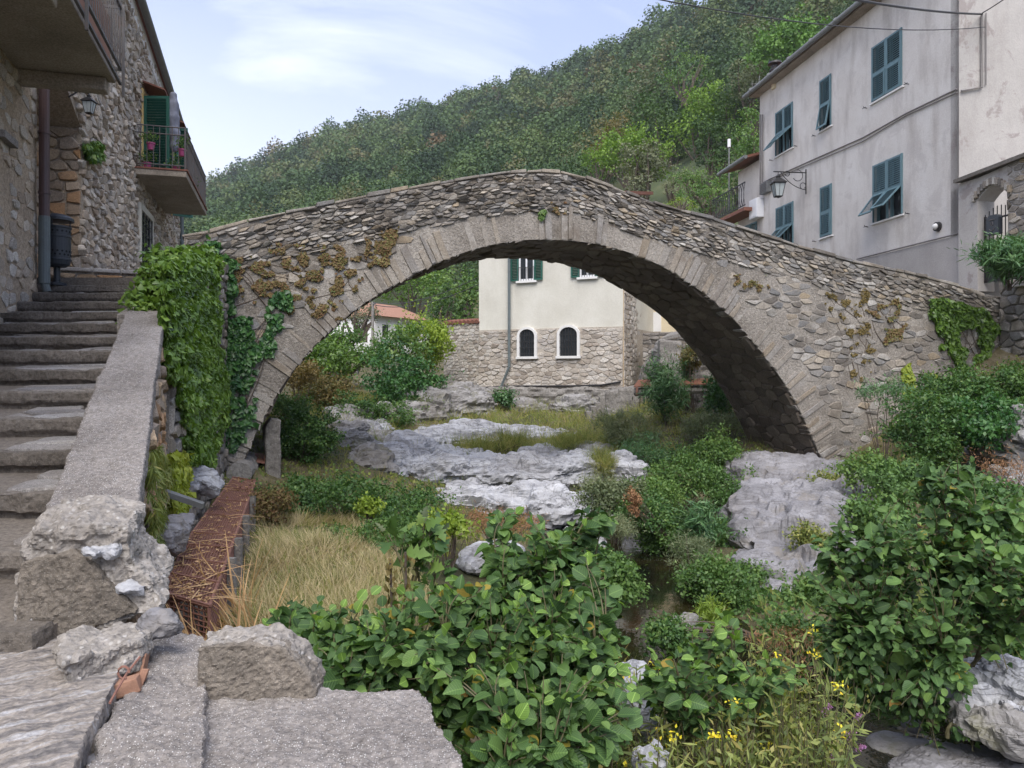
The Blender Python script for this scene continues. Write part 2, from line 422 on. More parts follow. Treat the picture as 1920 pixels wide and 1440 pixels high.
M['peeling'] = m_plaster('peeling_plaster', (.40, .378, .36), (.27, .24, .225), .5, 1., .5, (.27, .235, .225), .8)
M['white_plaster'] = m_plaster('white_plaster', (.76, .75, .74), (.6, .58, .56), .2)
M['teal'] = m_paint('teal_shutter_paint', (.105, .185, .215), (.07, .11, .125), .4)
M['green'] = m_paint('green_shutter_paint', (.018, .095, .07), (.012, .05, .04), .4)
M['black_iron'] = m_paint('black_iron', (.022, .022, .024), (.06, .04, .03), .3, .5)
M['grey_iron'] = m_paint('grey_iron', (.10, .095, .095), (.14, .08, .05), .5, .55)
M['bin'] = m_paint('bin_paint', (.032, .038, .048), (.06, .06, .06), .3, .45)
M['pipe_brown'] = m_paint('brown_pipe_paint', (.085, .052, .052), (.05, .035, .035), .4, .4)
M['pipe_grey'] = m_paint('grey_pipe_paint', (.12, .145, .15), (.08, .08, .08), .4, .45)
M['gutter'] = m_paint('gutter_zinc', (.17, .175, .175), (.09, .085, .08), .5, .5)
M['rust'] = m_paint('rusty_steel', (.25, .125, .095), (.14, .065, .048), .8, .85, 0., .5, 2.)
M['rust_light'] = m_paint('orange_rust', (.20, .085, .05), (.11, .045, .03), .8, .85, 0., .5, 2.)
M['white_metal'] = m_paint('white_enamel', (.72, .72, .74), (.5, .5, .5), .2, .35)
M['white_trim'] = m_paint('white_stone_trim', (.66, .65, .64), (.5, .48, .46), .3, .8)
M['slab'] = m_concrete('balcony_concrete', (.34, .29, .235), (.19, .16, .13), (.35, .32, .28), .8, .35, .4, .006, .8)
M['concrete'] = m_concrete('weathered_concrete', (.285, .26, .245), (.155, .138, .128), (.62, .60, .58), .75, .95, 1., .012, .8)
M['concrete_face'] = m_concrete('shaded_render', (.205, .178, .15), (.10, .086, .072), (.36, .33, .29), .8, .5, .9, .012, .9)
M['concrete_broken'] = m_concrete('broken_mortar', (.31, .285, .262), (.17, .152, .136), (.52, .50, .48), .5, .6, 1., .014, .8)
M['concrete_old'] = m_concrete('retaining_concrete', (.24, .225, .21), (.13, .12, .11), (.35, .33, .3), .4, .4, .7, .02, .9)
M['step'] = m_concrete('stair_nosing', (.185, .163, .143), (.095, .082, .07), (.32, .30, .28), .7, .4, .9, .010, .9)
M['slate'] = m_stone('slate_paving', [(.22, .21, .212), (.29, .278, .278), (.34, .33, .33), (.25, .225, .205), (.40, .38, .365)], (.14, .12, .105), .5, 1.5)
M['slate_bed'] = m_concrete('paving_bed', (.20, .175, .152), (.11, .093, .08), (.3, .28, .25), .8, .4, .8, .01)
M['terracotta'] = m_paint('terracotta', (.34, .18, .125), (.20, .11, .08), .6, .85, 0., .4)
M['terracotta_dark'] = m_paint('weathered_tiles', (.20, .085, .058), (.12, .06, .05), .6, .85, 0., .4)
M['brick'] = m_paint('broken_brick', (.36, .20, .135), (.24, .13, .09), .6, .9, 0., .8, 3.)
M['bark'] = m_paint('bark', (.09, .068, .052), (.16, .14, .12), .5, .9, 0., .8, 3.)
M['twig'] = m_paint('green_twig', (.11, .10, .05), (.08, .055, .04), .5, .7)
M['glass'] = m_paint('dark_glass', (.03, .035, .04), (.05, .055, .06), .2, .08, 0., 0, 1., .6)
M['lamp_glass'] = m_paint('lamp_glass', (.42, .46, .47), (.3, .33, .33), .3, .12)
M['hole_shade'] = m_paint('hole_shade', (.012, .012, .012), (.02, .02, .02), .2, .9)
M['pink'] = m_paint('pink_pot', (.33, .06, .16), (.3, .04, .12), .3, .4)
M['cloth'] = m_paint('grey_cloth', (.19, .20, .25), (.12, .12, .15), .5, .9, 0., .3)
M['yellow_wall'] = m_plaster('yellow_reveal', (.60, .45, .20), (.4, .3, .15), .3)
M['cable'] = m_paint('cable', (.05, .05, .055), (.08, .08, .08), .3, .6)
M['conduit'] = m_paint('conduit_grey', (.20, .185, .18), (.12, .11, .1), .4, .6)

def m_rock(name, hi, lo, crack, strata=(1, 1, 5.5), moss=None):
    m, nt, out, co = newmat(name)
    a = noise(nt, co, 1.3, 7, .68, strata, .8); c = ramp(nt, a, [(.3, lo), (.5, [(x+y)/2 for x, y in zip(hi, lo)]), (.66, hi)])
    k = noise(nt, co, 1.5, 5, .62, (.7, .7, 3.6), 1.2); km = ramp(nt, k, [(.475, 0), (.497, 1), (.505, 1), (.53, 0)])
    c = mixc(nt, mathn(nt, 'MULTIPLY', km, .62), c, crack)
    g = noise(nt, co, 34, 5, .7); c = mixc(nt, .35, c, ramp(nt, g, [(.3, .25), (.7, .78)]), 'OVERLAY')
    st = noise(nt, co, .55, 6, .68); c = mixc(nt, mathn(nt, 'MULTIPLY', ramp(nt, st, [(.48, 0), (.66, 1)]), .6), c, [lo[0]*.62, lo[1]*.57, lo[2]*.5])
    if moss:
        q = noise(nt, co, 2.1, 6, .7); c = mixc(nt, ramp(nt, q, [(.52, 0), (.66, .8)]), c, moss)
    h = mathn(nt, 'SUBTRACT', mathn(nt, 'ADD', mathn(nt, 'MULTIPLY', a, 1.2), mathn(nt, 'MULTIPLY', g, .35)), mathn(nt, 'MULTIPLY', km, .6))
    finish(nt, out, c, .85, h, .4, .04); return m
M['rock'] = m_rock('pale_limestone', (.47, .475, .50), (.25, .25, .27), (.10, .10, .105))
M['rock_mossy'] = m_rock('grey_limestone', (.34, .33, .33), (.19, .18, .175), (.12, .115, .11), (1, 1, 5.5), (.13, .125, .07))
M['rock_bank'] = m_rock('lavender_limestone', (.29, .285, .305), (.155, .15, .158), (.12, .115, .12), (1, 1, 2.6), (.22, .20, .18))

def m_ground():
    m, nt, out, co = newmat('bank_soil')
    a = noise(nt, co, .7, 7, .7); c = ramp(nt, a, [(.36, (.045, .05, .022)), (.5, (.10, .088, .045)), (.62, (.17, .14, .085)), (.72, (.23, .215, .19))])
    g = noise(nt, co, 17, 6, .72); c = mixc(nt, .6, c, ramp(nt, g, [(.3, .2), (.7, .8)]), 'OVERLAY')
    finish(nt, out, c, .95, g, .9, .05); return m
M['ground'] = m_ground()
def m_hill():
    m, nt, out, co = newmat('hill_floor')
    a = noise(nt, co, .06, 6, .7); c = ramp(nt, a, [(.38, (.035, .05, .022)), (.52, (.07, .085, .036)), (.66, (.14, .14, .065))])
    finish(nt, out, c, .95); return m
M['hill'] = m_hill()
def m_water():
    m, nt, out, co = newmat('stream_water')
    g = noise(nt, co, 5.5, 3, .6); c = ramp(nt, noise(nt, co, 1.2, 4), [(.35, (.006, .007, .005)), (.7, (.03, .024, .010))])
    b = finish(nt, out, c, .04, g, .10, .03, 0, .5); return m
M['water'] = m_water()

M['alder'] = m_leaf('alder_leaf', [(.015, .036, .014), (.028, .064, .022), (.048, .098, .030), (.080, .145, .040)], .26, .14, .5, .3)
M['alder_tip'] = m_leaf('alder_tip_leaf', [(.055, .115, .026), (.085, .165, .036), (.12, .205, .05)], .35, .35, .42, .4)
M['hazel'] = m_leaf('round_leaf', [(.017, .040, .016), (.034, .076, .026), (.058, .118, .036), (.095, .165, .045)], .22, .08, .55, .3)
M['ivy'] = m_leaf('ivy_leaf', [(.026, .058, .012), (.052, .106, .020), (.085, .160, .030), (.125, .21, .042)], .25, .0, .4, .45)
M['ivy_dark'] = m_leaf('ivy_dark_leaf', [(.009, .034, .012), (.016, .056, .016), (.03, .085, .022), (.045, .11, .03)], .22, 0, .4, .45)
M['ivy_yellow'] = m_leaf('ivy_yellow_leaf', [(.10, .15, .02), (.17, .22, .03), (.24, .28, .05)], .3, 0, .5)
M['dry_creeper'] = m_leaf('dry_creeper_leaf', [(.045, .042, .018), (.075, .068, .028), (.08, .05, .03), (.10, .095, .04), (.045, .065, .022)], .15, 0, .7, .2)
M['bramble'] = m_leaf('bramble_leaf', [(.014, .038, .014), (.026, .066, .020), (.044, .096, .026), (.085, .14, .04)], .25, 0, .5)
M['bush'] = m_leaf('bush_leaf', [(.022, .055, .018), (.042, .092, .026), (.07, .13, .036), (.11, .17, .05)], .28, 0, .5)
M['olive_bush'] = m_leaf('grey_green_leaf', [(.04, .062, .034), (.068, .095, .05), (.10, .125, .07), (.14, .15, .09)], .25, 0, .6)
M['yellow_bush'] = m_leaf('yellow_green_leaf', [(.075, .125, .018), (.115, .18, .026), (.165, .23, .04)], .32, 0, .5)
M['autumn_bush'] = m_leaf('autumn_leaf', [(.07, .062, .024), (.10, .08, .03), (.058, .07, .026), (.115, .098, .04)], .28, 0, .6)
M['oleander'] = m_leaf('oleander_leaf', [(.016, .048, .020), (.03, .078, .032), (.05, .11, .045), (.08, .14, .06)], .2, 0, .4)
M['drygrass'] = m_leaf('dry_grass_blade', [(.085, .11, .045), (.20, .195, .11), (.30, .28, .185), (.25, .21, .14)], .2, 0, .7, .2)
M['grass'] = m_leaf('grass_blade', [(.045, .075, .02), (.08, .115, .03), (.14, .155, .05), (.20, .18, .07)], .25, 0, .6, .2)
M['straw'] = m_leaf('straw_blade', [(.20, .13, .07), (.29, .21, .115), (.34, .26, .155)], .2, 0, .7, .2)
M['weeds'] = m_leaf('weed_leaf', [(.05, .075, .028), (.085, .12, .036), (.13, .165, .05), (.17, .17, .06)], .28, 0, .6)
M['brown_weed'] = m_leaf('brown_weed_leaf', [(.09, .055, .034), (.15, .09, .05), (.19, .13, .075)], .2, 0, .7, .2)
M['petal_yellow'] = m_leaf('yellow_petal', [(.55, .32, .02), (.68, .45, .04)], .3, 0, .6)
M['petal_violet'] = m_leaf('violet_petal', [(.19, .10, .24), (.28, .16, .32)], .3, 0, .6)
M['forest'] = m_leaf('forest_leaf', [(.015, .031, .018), (.024, .048, .023), (.035, .066, .028), (.050, .086, .033), (.060, .078, .036), (.080, .060, .038)], .15, 0, .7, .2)
M['pine'] = m_leaf('pine_needles', [(.032, .078, .020), (.054, .118, .028), (.08, .155, .04)], .15, 0, .6, .2)
M['fresh_tree'] = m_leaf('fresh_tree_leaf', [(.042, .09, .018), (.072, .135, .026), (.11, .185, .036)], .28, 0, .6, .2)
M['dark_tree'] = m_leaf('dark_tree_leaf', [(.015, .034, .013), (.026, .054, .019), (.042, .078, .026)], .2, 0, .6, .2)
M['olive_tree'] = m_leaf('olive_tree_leaf', [(.045, .06, .036), (.075, .095, .058), (.12, .135, .088)], .2, 0, .6, .2)
M['yellow_leaf'] = m_leaf('yellowed_leaf', [(.12, .12, .02), (.16, .14, .03), (.14, .085, .03)], .3, .1, .6, .2)
# ------------------------------------------------------------------ ground
GP = np.array([
 (0,0,-2.6),(-2,1,-1.7),(3,1,-2.7),(6,2,-2.2),(1,3.2,-2.75),(-.8,4,-2.5),(-1.6,5,-2.0),(-2.3,5.4,-2.2),(-1.2,6,-1.8),(-.5,7,-2.2),(-3.2,9,-2.15),(-2.7,7.2,-2.2),(-3.75,11.2,-2.1),
 (-2.2,8.5,-1.8),(-1.2,9,-2.1),(-4.2,12.5,-1.95),(-3,12,-1.95),(-1.5,12,-2.4),(0,10,-2.6),(0,7,-2.75),(1.6,9,-2.9),(1.5,12,-2.8),(0,15,-2.7),(0,17.5,-2.45),
 (-3.5,15,-1.8),(-5,18,-1.0),(-3.5,20,-1.9),(0,20,-2.1),(0,24,-1.75),(-4,26,-1.1),(-8,25,-.9),(-2,28,-.9),(1,28,-1.2),(4,27,-1.1),(3.5,24,-1.5),(4,20,-1.8),
 (5,17,-2.25),(6.5,16.8,-2.3),(5.2,13,-2.75),(3.8,11,-2.9),(3,9,-2.75),(4,7,-2.5),(5,6,-2.4),(7,9,-2.0),(7.5,13,-1.9),(9,15,-1.6),(10.5,16,-.9),(9,10,-1.7),
 (12,12,-.4),(8,5,-1.6),(12,6,-.3),(13,20,2.0),(11,24,1.4),(9,28,1.0),(7,24,-.4),(6.5,20,-1.1),(-8,35,-.2),(-14,35,1.2),(0,36,-.2),(8,36,1.6),(18,30,3.2),(20,15,1.0),
 (-12,15,1.2),(-8,10,.2),(-5,6,-1.0),(-4,2,-1.6),(-10,2,-1.4),(0,60,1.2),(-12,60,1.5),(-30,60,3),(40,60,9),(-8,12,.6),(-6,9,.0),(-40,20,4),(45,20,8),(-30,0,0),(40,0,2),(-3.6,9,-2.1),
 (0,-25,-2),(-30,-25,0),(40,-25,2),(-60,90,5),(0,110,6),(70,100,24)], float)
_r = np.linalg.norm(GP[:, None, :2]-GP[None, :, :2], axis=2)
_w = np.linalg.solve(_r+np.eye(len(GP))*.25*-1, GP[:, 2]-GP[:, 2].mean())
STREAM = np.array([(1.2, 15.5), (1.35, 13), (1.5, 11), (1.64, 9.1), (1.8, 8.2), (2.4, 6.8), (3.05, 5.7), (3.5, 4.6), (4.2, 3), (5, .5), (5.5, -3)])
def seg_dist(p, path):
    d = np.full(len(p), 1e9)
    for a, b in zip(path[:-1], path[1:]):
        t = np.clip(((p-a)@(b-a))/((b-a)@(b-a)), 0, 1); d = np.minimum(d, np.linalg.norm(p-a-t[:, None]*(b-a), axis=1))
    return d
def gz_np(p, detail=True):
    p = np.asarray(p, float)[:, :2]
    z = np.linalg.norm(p[:, None]-GP[None, :, :2], axis=2)@_w+GP[:, 2].mean()
    s = seg_dist(p, STREAM); bed = np.where(p[:, 1] < 14, 1., np.clip((16-p[:, 1])/2, 0, 1))
    if detail:
        q = np.column_stack([p, np.zeros(len(p))]); z = z+.10*fbm(q/1.3, 4)+.03*fbm(q/.25, 2)
    m = np.clip((1.25-s)/.8, 0, 1)*bed; m = m*m*(3-2*m)
    return z*(1-m)+np.minimum(z, -3.12)*m
def gz(x, y):
    return float(gz_np(np.array([(x, y)]))[0])
def axis(segs):
    out = [segs[0][0]]
    for a, b, st in segs:
        n = max(1, int(round((b-a)/st))); out += list(np.linspace(a, b, n+1)[1:])
    return np.array(out)
def grid_mesh(name, X, Y, zf, mat, smooth=True):
    xx, yy = np.meshgrid(X, Y); p = np.column_stack([xx.ravel(), yy.ravel()]); z = zf(p); nx, ny = len(X), len(Y)
    i = (np.arange(ny-1)[:, None]*nx+np.arange(nx-1)[None]).ravel()
    f = np.column_stack([i, i+1, i+nx+1, i+nx]); me = bpy.data.meshes.new(name)
    me.from_pydata(np.column_stack([p, z]).tolist(), [], f.tolist()); me.materials.append(mat)
    me.polygons.foreach_set('use_smooth', np.full(len(f), smooth)); me.update()
    o = bpy.data.objects.new(name, me); COL.objects.link(o); return o
def ground_z(p):
    z = gz_np(p)
    # keep the soil under the staircase, the terrace and the landing
    return z
g = grid_mesh('ground', axis([(-60, -12, 4), (-12, -6, .5), (-6, 9, .12), (9, 16, .4), (16, 70, 4)]), axis([(-30, -1, 3), (-1, 22, .12), (22, 34, .3), (34, 110, 4)]), ground_z, M['ground'])
tag(g, 'soil and bedrock floor of the ravine with dry earth banks', 'ground', kind='structure')
# stream
mb = MB(); n = 60
xs = np.linspace(-.6, 7, 40); ys = np.linspace(-3, 15.2, 70)
w = grid_mesh('stream_water', xs, ys, lambda p: np.full(len(p), -2.88), M['water'])
tag(w, 'dark shallow stream winding down the ravine', 'stream', kind='structure')

# ------------------------------------------------------------------ hill
RIDGE = [(-400, 455), (0, 440), (250, 412), (330, 386), (400, 338), (480, 306), (560, 272), (640, 242), (720, 225), (800, 204), (860, 186), (960, 166), (1040, 140), (1120, 108), (1200, 70), (1280, 32), (1330, 6), (1420, -45), (1520, -100), (1700, -190), (2000, -290), (2500, -360), (3200, -380)]
rx = np.array([a for a, _ in RIDGE], float); ry = np.array([b for _, b in RIDGE], float)
def hill_par(px):
    yr = np.interp(px, rx, ry)+26
    dr = np.interp(px, [-400, 300, 640, 960, 1320, 1700, 2500], [560, 480, 420, 360, 300, 270, 270])
    df = np.interp(px, [-400, 300, 700, 960, 1150, 1320, 1700, 2500], [150, 120, 85, 75, 62, 52, 48, 48])
    yf = np.interp(px, [-400, 300, 800, 960, 1150, 1320, 1700], [560, 560, 600, 590, 520, 470, 440])
    return yr, dr, df, yf
def hill_z(px, t):
    """height of the hillside at bearing px and fraction t of the way from its foot to its ridge"""
    yr, dr, df, yf = hill_par(px); d = df+(dr-df)*t
    zf = (HY-yf)/F*df; zr = (HY-yr)/F*dr
    s = np.where(t < 1, .8*t+.2*t*t, 1-.5*(t-1))
    z = zf+(zr-zf)*s
    x = (px-HX)/F*d
    q = np.column_stack([x/60, d/60, np.zeros_like(x)])
    z = z+5*fbm(q, 3)*np.clip(t*3, 0, 1)*np.clip((1.0-t)*4+.12, 0, 1)
    return x, d, z
PXs = np.linspace(-300, 2600, 150); Ts = np.concatenate([np.linspace(-.12, 1, 70), np.linspace(1.02, 1.25, 10)])
pp, tt = np.meshgrid(PXs, Ts); hx, hy, hzz = hill_z(pp.ravel(), tt.ravel())
me = bpy.data.meshes.new('hillside'); nx, ny = len(PXs), len(Ts)
i = (np.arange(ny-1)[:, None]*nx+np.arange(nx-1)[None]).ravel()
me.from_pydata(np.column_stack([hx, hy, hzz]).tolist(), [], np.column_stack([i, i+1, i+nx+1, i+nx]).tolist()); me.materials.append(M['hill'])
me.polygons.foreach_set('use_smooth', np.ones(len(i), bool)); me.update()
o = bpy.data.objects.new('hillside', me); COL.objects.link(o); tag(o, 'steep wooded hillside rising behind the village', 'hill', kind='structure')

# woods on the hillside: one mass, each crown its own loose dome of leaf clumps over a stem
def forest():
    r = rng_(5); L = Leaves(); N = 13000
    px = r.uniform(260, 1800, N); t = r.uniform(0, 1, N)**.75*1.01
    x, d, z = hill_z(px, t); keep = []; cell = {}
    order = r.permutation(N)
    for i in order:
        s = 3.0+.004*d[i]
        ky = (int(x[i]//5), int(d[i]//5)); ok = True
        for a in (-1, 0, 1):
            for b in (-1, 0, 1):
                for j in cell.get((ky[0]+a, ky[1]+b), ()):
                    if (x[i]-x[j])**2+(d[i]-d[j])**2 < s*s*1.15: ok = False; break
        if ok: cell.setdefault(ky, []).append(i); keep.append(i)
    kp = np.array(keep); tn = perlin(np.column_stack([x/30, d/30, z*0]))
    for i in kp:
        if 1085 < px[i] < 1610 and d[i] < (104 if px[i] < 1400 else 86): continue
        if perlin(np.array([[x[i]/34, d[i]/34, 7.7]]))[0] > .62 and px[i] < 700: continue
        R = r.uniform(1.6, 4.8)*(1+.0012*d[i]); H = R*r.uniform(1.0, 1.7)
        n = int(np.clip(120000/d[i], 260, 1300))
        u = sph(r, n); u[:, 2] = np.abs(u[:, 2])*1.15-.35
        lob = 1+.28*perlin(u*2.2+i*3.1)
        p = np.array([x[i], d[i], z[i]+H*.75])+u*np.array([R, R, H])*(lob*r.uniform(.6, 1.03, n))[:, None]
        bt = np.clip(.42+.22*tn[i]+r.normal()*.30, 0, .84)
        if r.random() < .012: bt = .97
        L.add(T_CLUMP, p, r.normal(size=(n, 3))+u*.2, u*1.2+[0, 0, .4]+r.normal(size=(n, 3))*.10, R*r.uniform(.12, .24, n)*float(np.clip(d[i]/230, .36, 1.05)), np.clip(bt+r.normal(size=n)*.03, 0, 1))
    o = L.build('forest', M['forest']); print('forest trees', len(kp), 'quads', len(o.data.polygons))
    tag(o, 'dense mixed woods covering the hillside behind the bridge', 'woods', kind='stuff')
forest()
# ------------------------------------------------------------------ stone bridge
BW = Wall((-8, 14.36-.35*8), (16, 14.36+.35*16))          # front face
TOP = [(345,441),(400,432),(480,408),(560,392),(660,372),(760,352),(860,336),(940,323),(1000,320),(1060,322),(1110,336),(1170,358),(1240,385),(1330,408),(1420,437),(1500,462),(1600,490),(1700,510),(1785,531),(1850,553),(1920,566),(2050,580)]
ARCH = [(438,905),(452,870),(470,830),(500,770),(540,705),(590,645),(640,598),(700,557),(760,522),(830,487),(900,463),(960,451),(1010,448),(1060,450),(1120,456),(1180,472),(1240,497),(1300,535),(1360,580),(1400,625),(1440,675),(1480,730),(1510,790),(1532,840),(1552,890),(1560,930)]
topu = np.array([BW.at(*p) for p in TOP]); archu = np.array([BW.at(*p) for p in ARCH])
def smooth_path(p, n):
    s = np.concatenate([[0], np.cumsum(np.linalg.norm(np.diff(p, axis=0), axis=1))]); t = np.linspace(0, s[-1], n)
    q = np.column_stack([np.interp(t, s, p[:, 0]), np.interp(t, s, p[:, 1])])
    for _ in range(4): q[1:-1] = .25*q[:-2]+.5*q[1:-1]+.25*q[2:]
    return q
AR = smooth_path(archu, 90); WID = 2.45
U0, U1 = topu[0, 0], topu[-1, 0]
def topz(u): return np.interp(u, topu[:, 0], topu[:, 1])
def archz(u): return np.interp(u, AR[:, 0], AR[:, 1], left=-9, right=-9)
tang = np.gradient(AR, axis=0); tang /= np.linalg.norm(tang, axis=1)[:, None]
ANRM = np.column_stack([-tang[:, 1], tang[:, 0]]); ASEG = np.concatenate([[0], np.cumsum(np.linalg.norm(np.diff(AR, axis=0), axis=1))])
def arch_at(s):
    return np.stack([np.interp(s, ASEG, AR[:, 0]), np.interp(s, ASEG, AR[:, 1])], -1), unit(np.stack([np.interp(s, ASEG, ANRM[:, 0]), np.interp(s, ASEG, ANRM[:, 1])], -1))
RING = .58
def ring_dist(u, v):
    return np.min(np.hypot(AR[:, 0]-u, AR[:, 1]-v))
def in_open(u, v):
    return AR[0, 0] < u < AR[-1, 0] and v < archz(u)
PAR = .78
bridge = thing('stone_bridge', 'old humpbacked rubble stone bridge with one round arch spanning the ravine', 'bridge', BW.pt(6.0, -2.5, -1.2))
us = np.unique(np.concatenate([AR[:, 0], topu[:, 0], np.linspace(U0, U1, 120)]))
def strip(mb, zl, zh, n0, n1):
    k = len(us); vs = []
    for u in us:
        a, b = zl(u), zh(u); vs += [BW.pt(u, a, n0), BW.pt(u, b, n0), BW.pt(u, b, n1), BW.pt(u, a, n1)]
    fs = []
    for i in range(k-1):
        for j in range(4): fs.append((4*i+j, 4*i+(j+1) % 4, 4*i+4+(j+1) % 4, 4*i+4+j))
    fs += [(3, 2, 1, 0), tuple(4*(k-1)+j for j in range(4))]
    mb.add(vs, fs, .5)
def botz(u):
    return archz(u) if AR[0, 0] <= u <= AR[-1, 0] else -4.5
# spandrel: core plus rubble stones
mb = MB(); strip(mb, botz, lambda u: topz(u)-PAR, 0, -WID); mb.mi = 1
def in_span(u, v):
    return U0 < u < U1 and v < topz(u)-PAR-.03 and not in_open(u, v) and (ring_dist(u, v) > RING*.98) and v > -3.6
stones(mb, BW.f, U0, U1, -3.2, 2.6, .29, .135, 21, .49, .014, (-.014, .032), in_span, .3, .7, .95, .05)
mb.build('spandrel_wall', [M['bridge_mortar'], M['bridge']], bridge)
# arch ring of thin voussoirs
mb = MB(); r = rng_(22); s = .02
mb.mi = 0
while s < ASEG[-1]-.1:
    cr = math.exp(-((s/ASEG[-1]-.5)/.22)**2); w = r.uniform(.07, .15)+cr*r.uniform(.01, .07); ln = RING*r.uniform(.55, 1.15); pro = r.uniform(-.025, .036)
    q = []
    for (ds, rr) in ((.012, -.01+r.uniform(-.035, .03)), (w-.012, -.01+r.uniform(-.02, .03)), (w-.014, ln*.5), (w-.018+r.uniform(-.02, .02), ln), (.018+r.uniform(-.02, .02), ln+r.uniform(-.06, .04)), (.014, ln*.5)):
        a, n = arch_at(s+ds); q.append(a+n*rr)
    q = np.array(q); c = q.mean(0); in2 = c+(q-c)*np.array([.93]); k = len(q)
    V = [BW.pt(*p, -.30) for p in q]+[BW.pt(*p, pro*.7) for p in q]+[BW.pt(*p, pro+r.uniform(-.004, .006)) for p in in2]
    mb.add(V, [(i, (i+1) % k, k+(i+1) % k, k+i) for i in range(k)]+[(k+i, k+(i+1) % k, 2*k+(i+1) % k, 2*k+i) for i in range(k)]+[tuple(range(2*k, 3*k))], r.random())
    s += w
mb.build('arch_ring', M['ring'], bridge)
# barrel (underside)
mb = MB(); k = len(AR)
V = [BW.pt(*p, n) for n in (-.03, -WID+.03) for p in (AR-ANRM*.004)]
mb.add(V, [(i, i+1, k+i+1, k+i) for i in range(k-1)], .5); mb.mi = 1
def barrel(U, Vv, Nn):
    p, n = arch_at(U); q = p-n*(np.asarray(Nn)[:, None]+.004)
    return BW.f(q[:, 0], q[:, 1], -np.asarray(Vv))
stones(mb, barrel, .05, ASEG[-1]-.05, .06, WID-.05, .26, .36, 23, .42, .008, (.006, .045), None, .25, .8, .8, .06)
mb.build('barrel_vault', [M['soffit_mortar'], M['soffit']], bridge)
# parapets and coping
for (n0, n1, sd) in ((0, -.36, 24), (-WID+.36, -WID, 27)):
    mb = MB(); strip(mb, lambda u: topz(u)-PAR+.002, lambda u: topz(u)-.03, n0-.006, n1+.006); mb.mi = 1
    if n0 == 0:
        def par_map(U, V, N):
            return BW.f(U, np.interp(U, topu[:, 0], topu[:, 1])-PAR+np.asarray(V), np.asarray(N)-.004)
        stones(mb, par_map, U0+.02, 13.2, -.02, PAR-.05, .165, .062, sd, .5, .005, (.0, .06), None, .3, .9, 1.)
        stones(mb, par_map, 13.2, U1, -.02, PAR-.05, .19, .08, sd+1, .49, .008, (.0, .05), None, .3, .8, .9)
    mb.build('parapet', [M['bridge_mortar'], M['bridge']], bridge)
    mb = MB(); r = rng_(sd+2); u = U0-.04
    while u < U1-.2:
        w = r.uniform(.22, .62); hgt = r.uniform(.035, .075); z0 = topz(u+.01)-.035; z1 = topz(u+w-.01)-.035; j = lambda a=.03: r.uniform(-a, a)
        o0 = n0+.035+j(); o1 = n1-.03+j()
        a = [BW.pt(u+.008, z0+j(.006), o0), BW.pt(u+w-.008, z1+j(.006), o0+j()), BW.pt(u+w-.008, z1, o1), BW.pt(u+.008, z0, o1)]
        b = [p+Vector((0, 0, hgt+j(.015))) for p in a]
        mb.add(a+b, [(0, 1, 2, 3), (4, 7, 6, 5), (0, 4, 5, 1), (1, 5, 6, 2), (2, 6, 7, 3), (3, 7, 4, 0)], r.random()); u += w
    mb.build('coping', M['bridge'], bridge, bevel=.012)
# bedded blocks under the right springing
mb = MB(); r = rng_(33)
for row in range(2):
    u = AR[-1, 0]-.35-.15*row
    for i in range(7):
        w = r.uniform(.3, .6); wz = AR[-1, 1]+.38-row*.28
        for n in np.arange(.02, WID-.3, .55):
            BWc = BW.pt(u+w/2+r.uniform(-.05, .05), wz-.14, -n-.25); mb.obox(BWc, BW.e, BW.n, (0, 0, 1), w-.03, .5, .25+r.uniform(0, .04), r.random())
        u += w
        if u > AR[-1, 0]+.4: break
mb.build('springing_course', M['ring'], bridge, bevel=.03)
# floodlight fixed on the far parapet
fl = thing('floodlight', 'small grey floodlight on a short post clamped to the bridge parapet', 'floodlight', BW.pt(*BW.at(1234, 384), -2.3))
mb = MB(); ub, zb = BW.at(1236, 372); mb.tube([BW.pt(ub+.35, topz(ub)-.3, -WID+.18), BW.pt(ub+.35, topz(ub)+.42, -WID+.18)], .022, 8)
mb.tube([BW.pt(ub+.35, topz(ub)+.3, -WID+.18), BW.pt(ub, topz(ub)+.30, -WID+.18)], .018, 8); mb.build('post', M['gutter'], fl)
mb = MB(); mb.obox(BW.pt(ub+.12, topz(ub)+.42, -WID+.18), BW.e, BW.n, (0, 0, 1), .36, .12, .16); mb.build('lamp_head', M['gutter'], fl, bevel=.015)
mb = MB(); mb.obox(BW.pt(ub-.05, topz(ub)+.22, -WID+.2), BW.e, (BW.n+Vector((0, 0, .5))).normalized(), (Vector((0, 0, 1))-BW.n*.5).normalized(), .34, .02, .07); mb.build('visor', M['white_metal'], fl)
EXPOSURE = 1.74; SUN_E = 1.5; SKY_S = .04
CLOUD = [(.53, 0.), (.63, .35), (.75, .9)]
HAZE = .00022
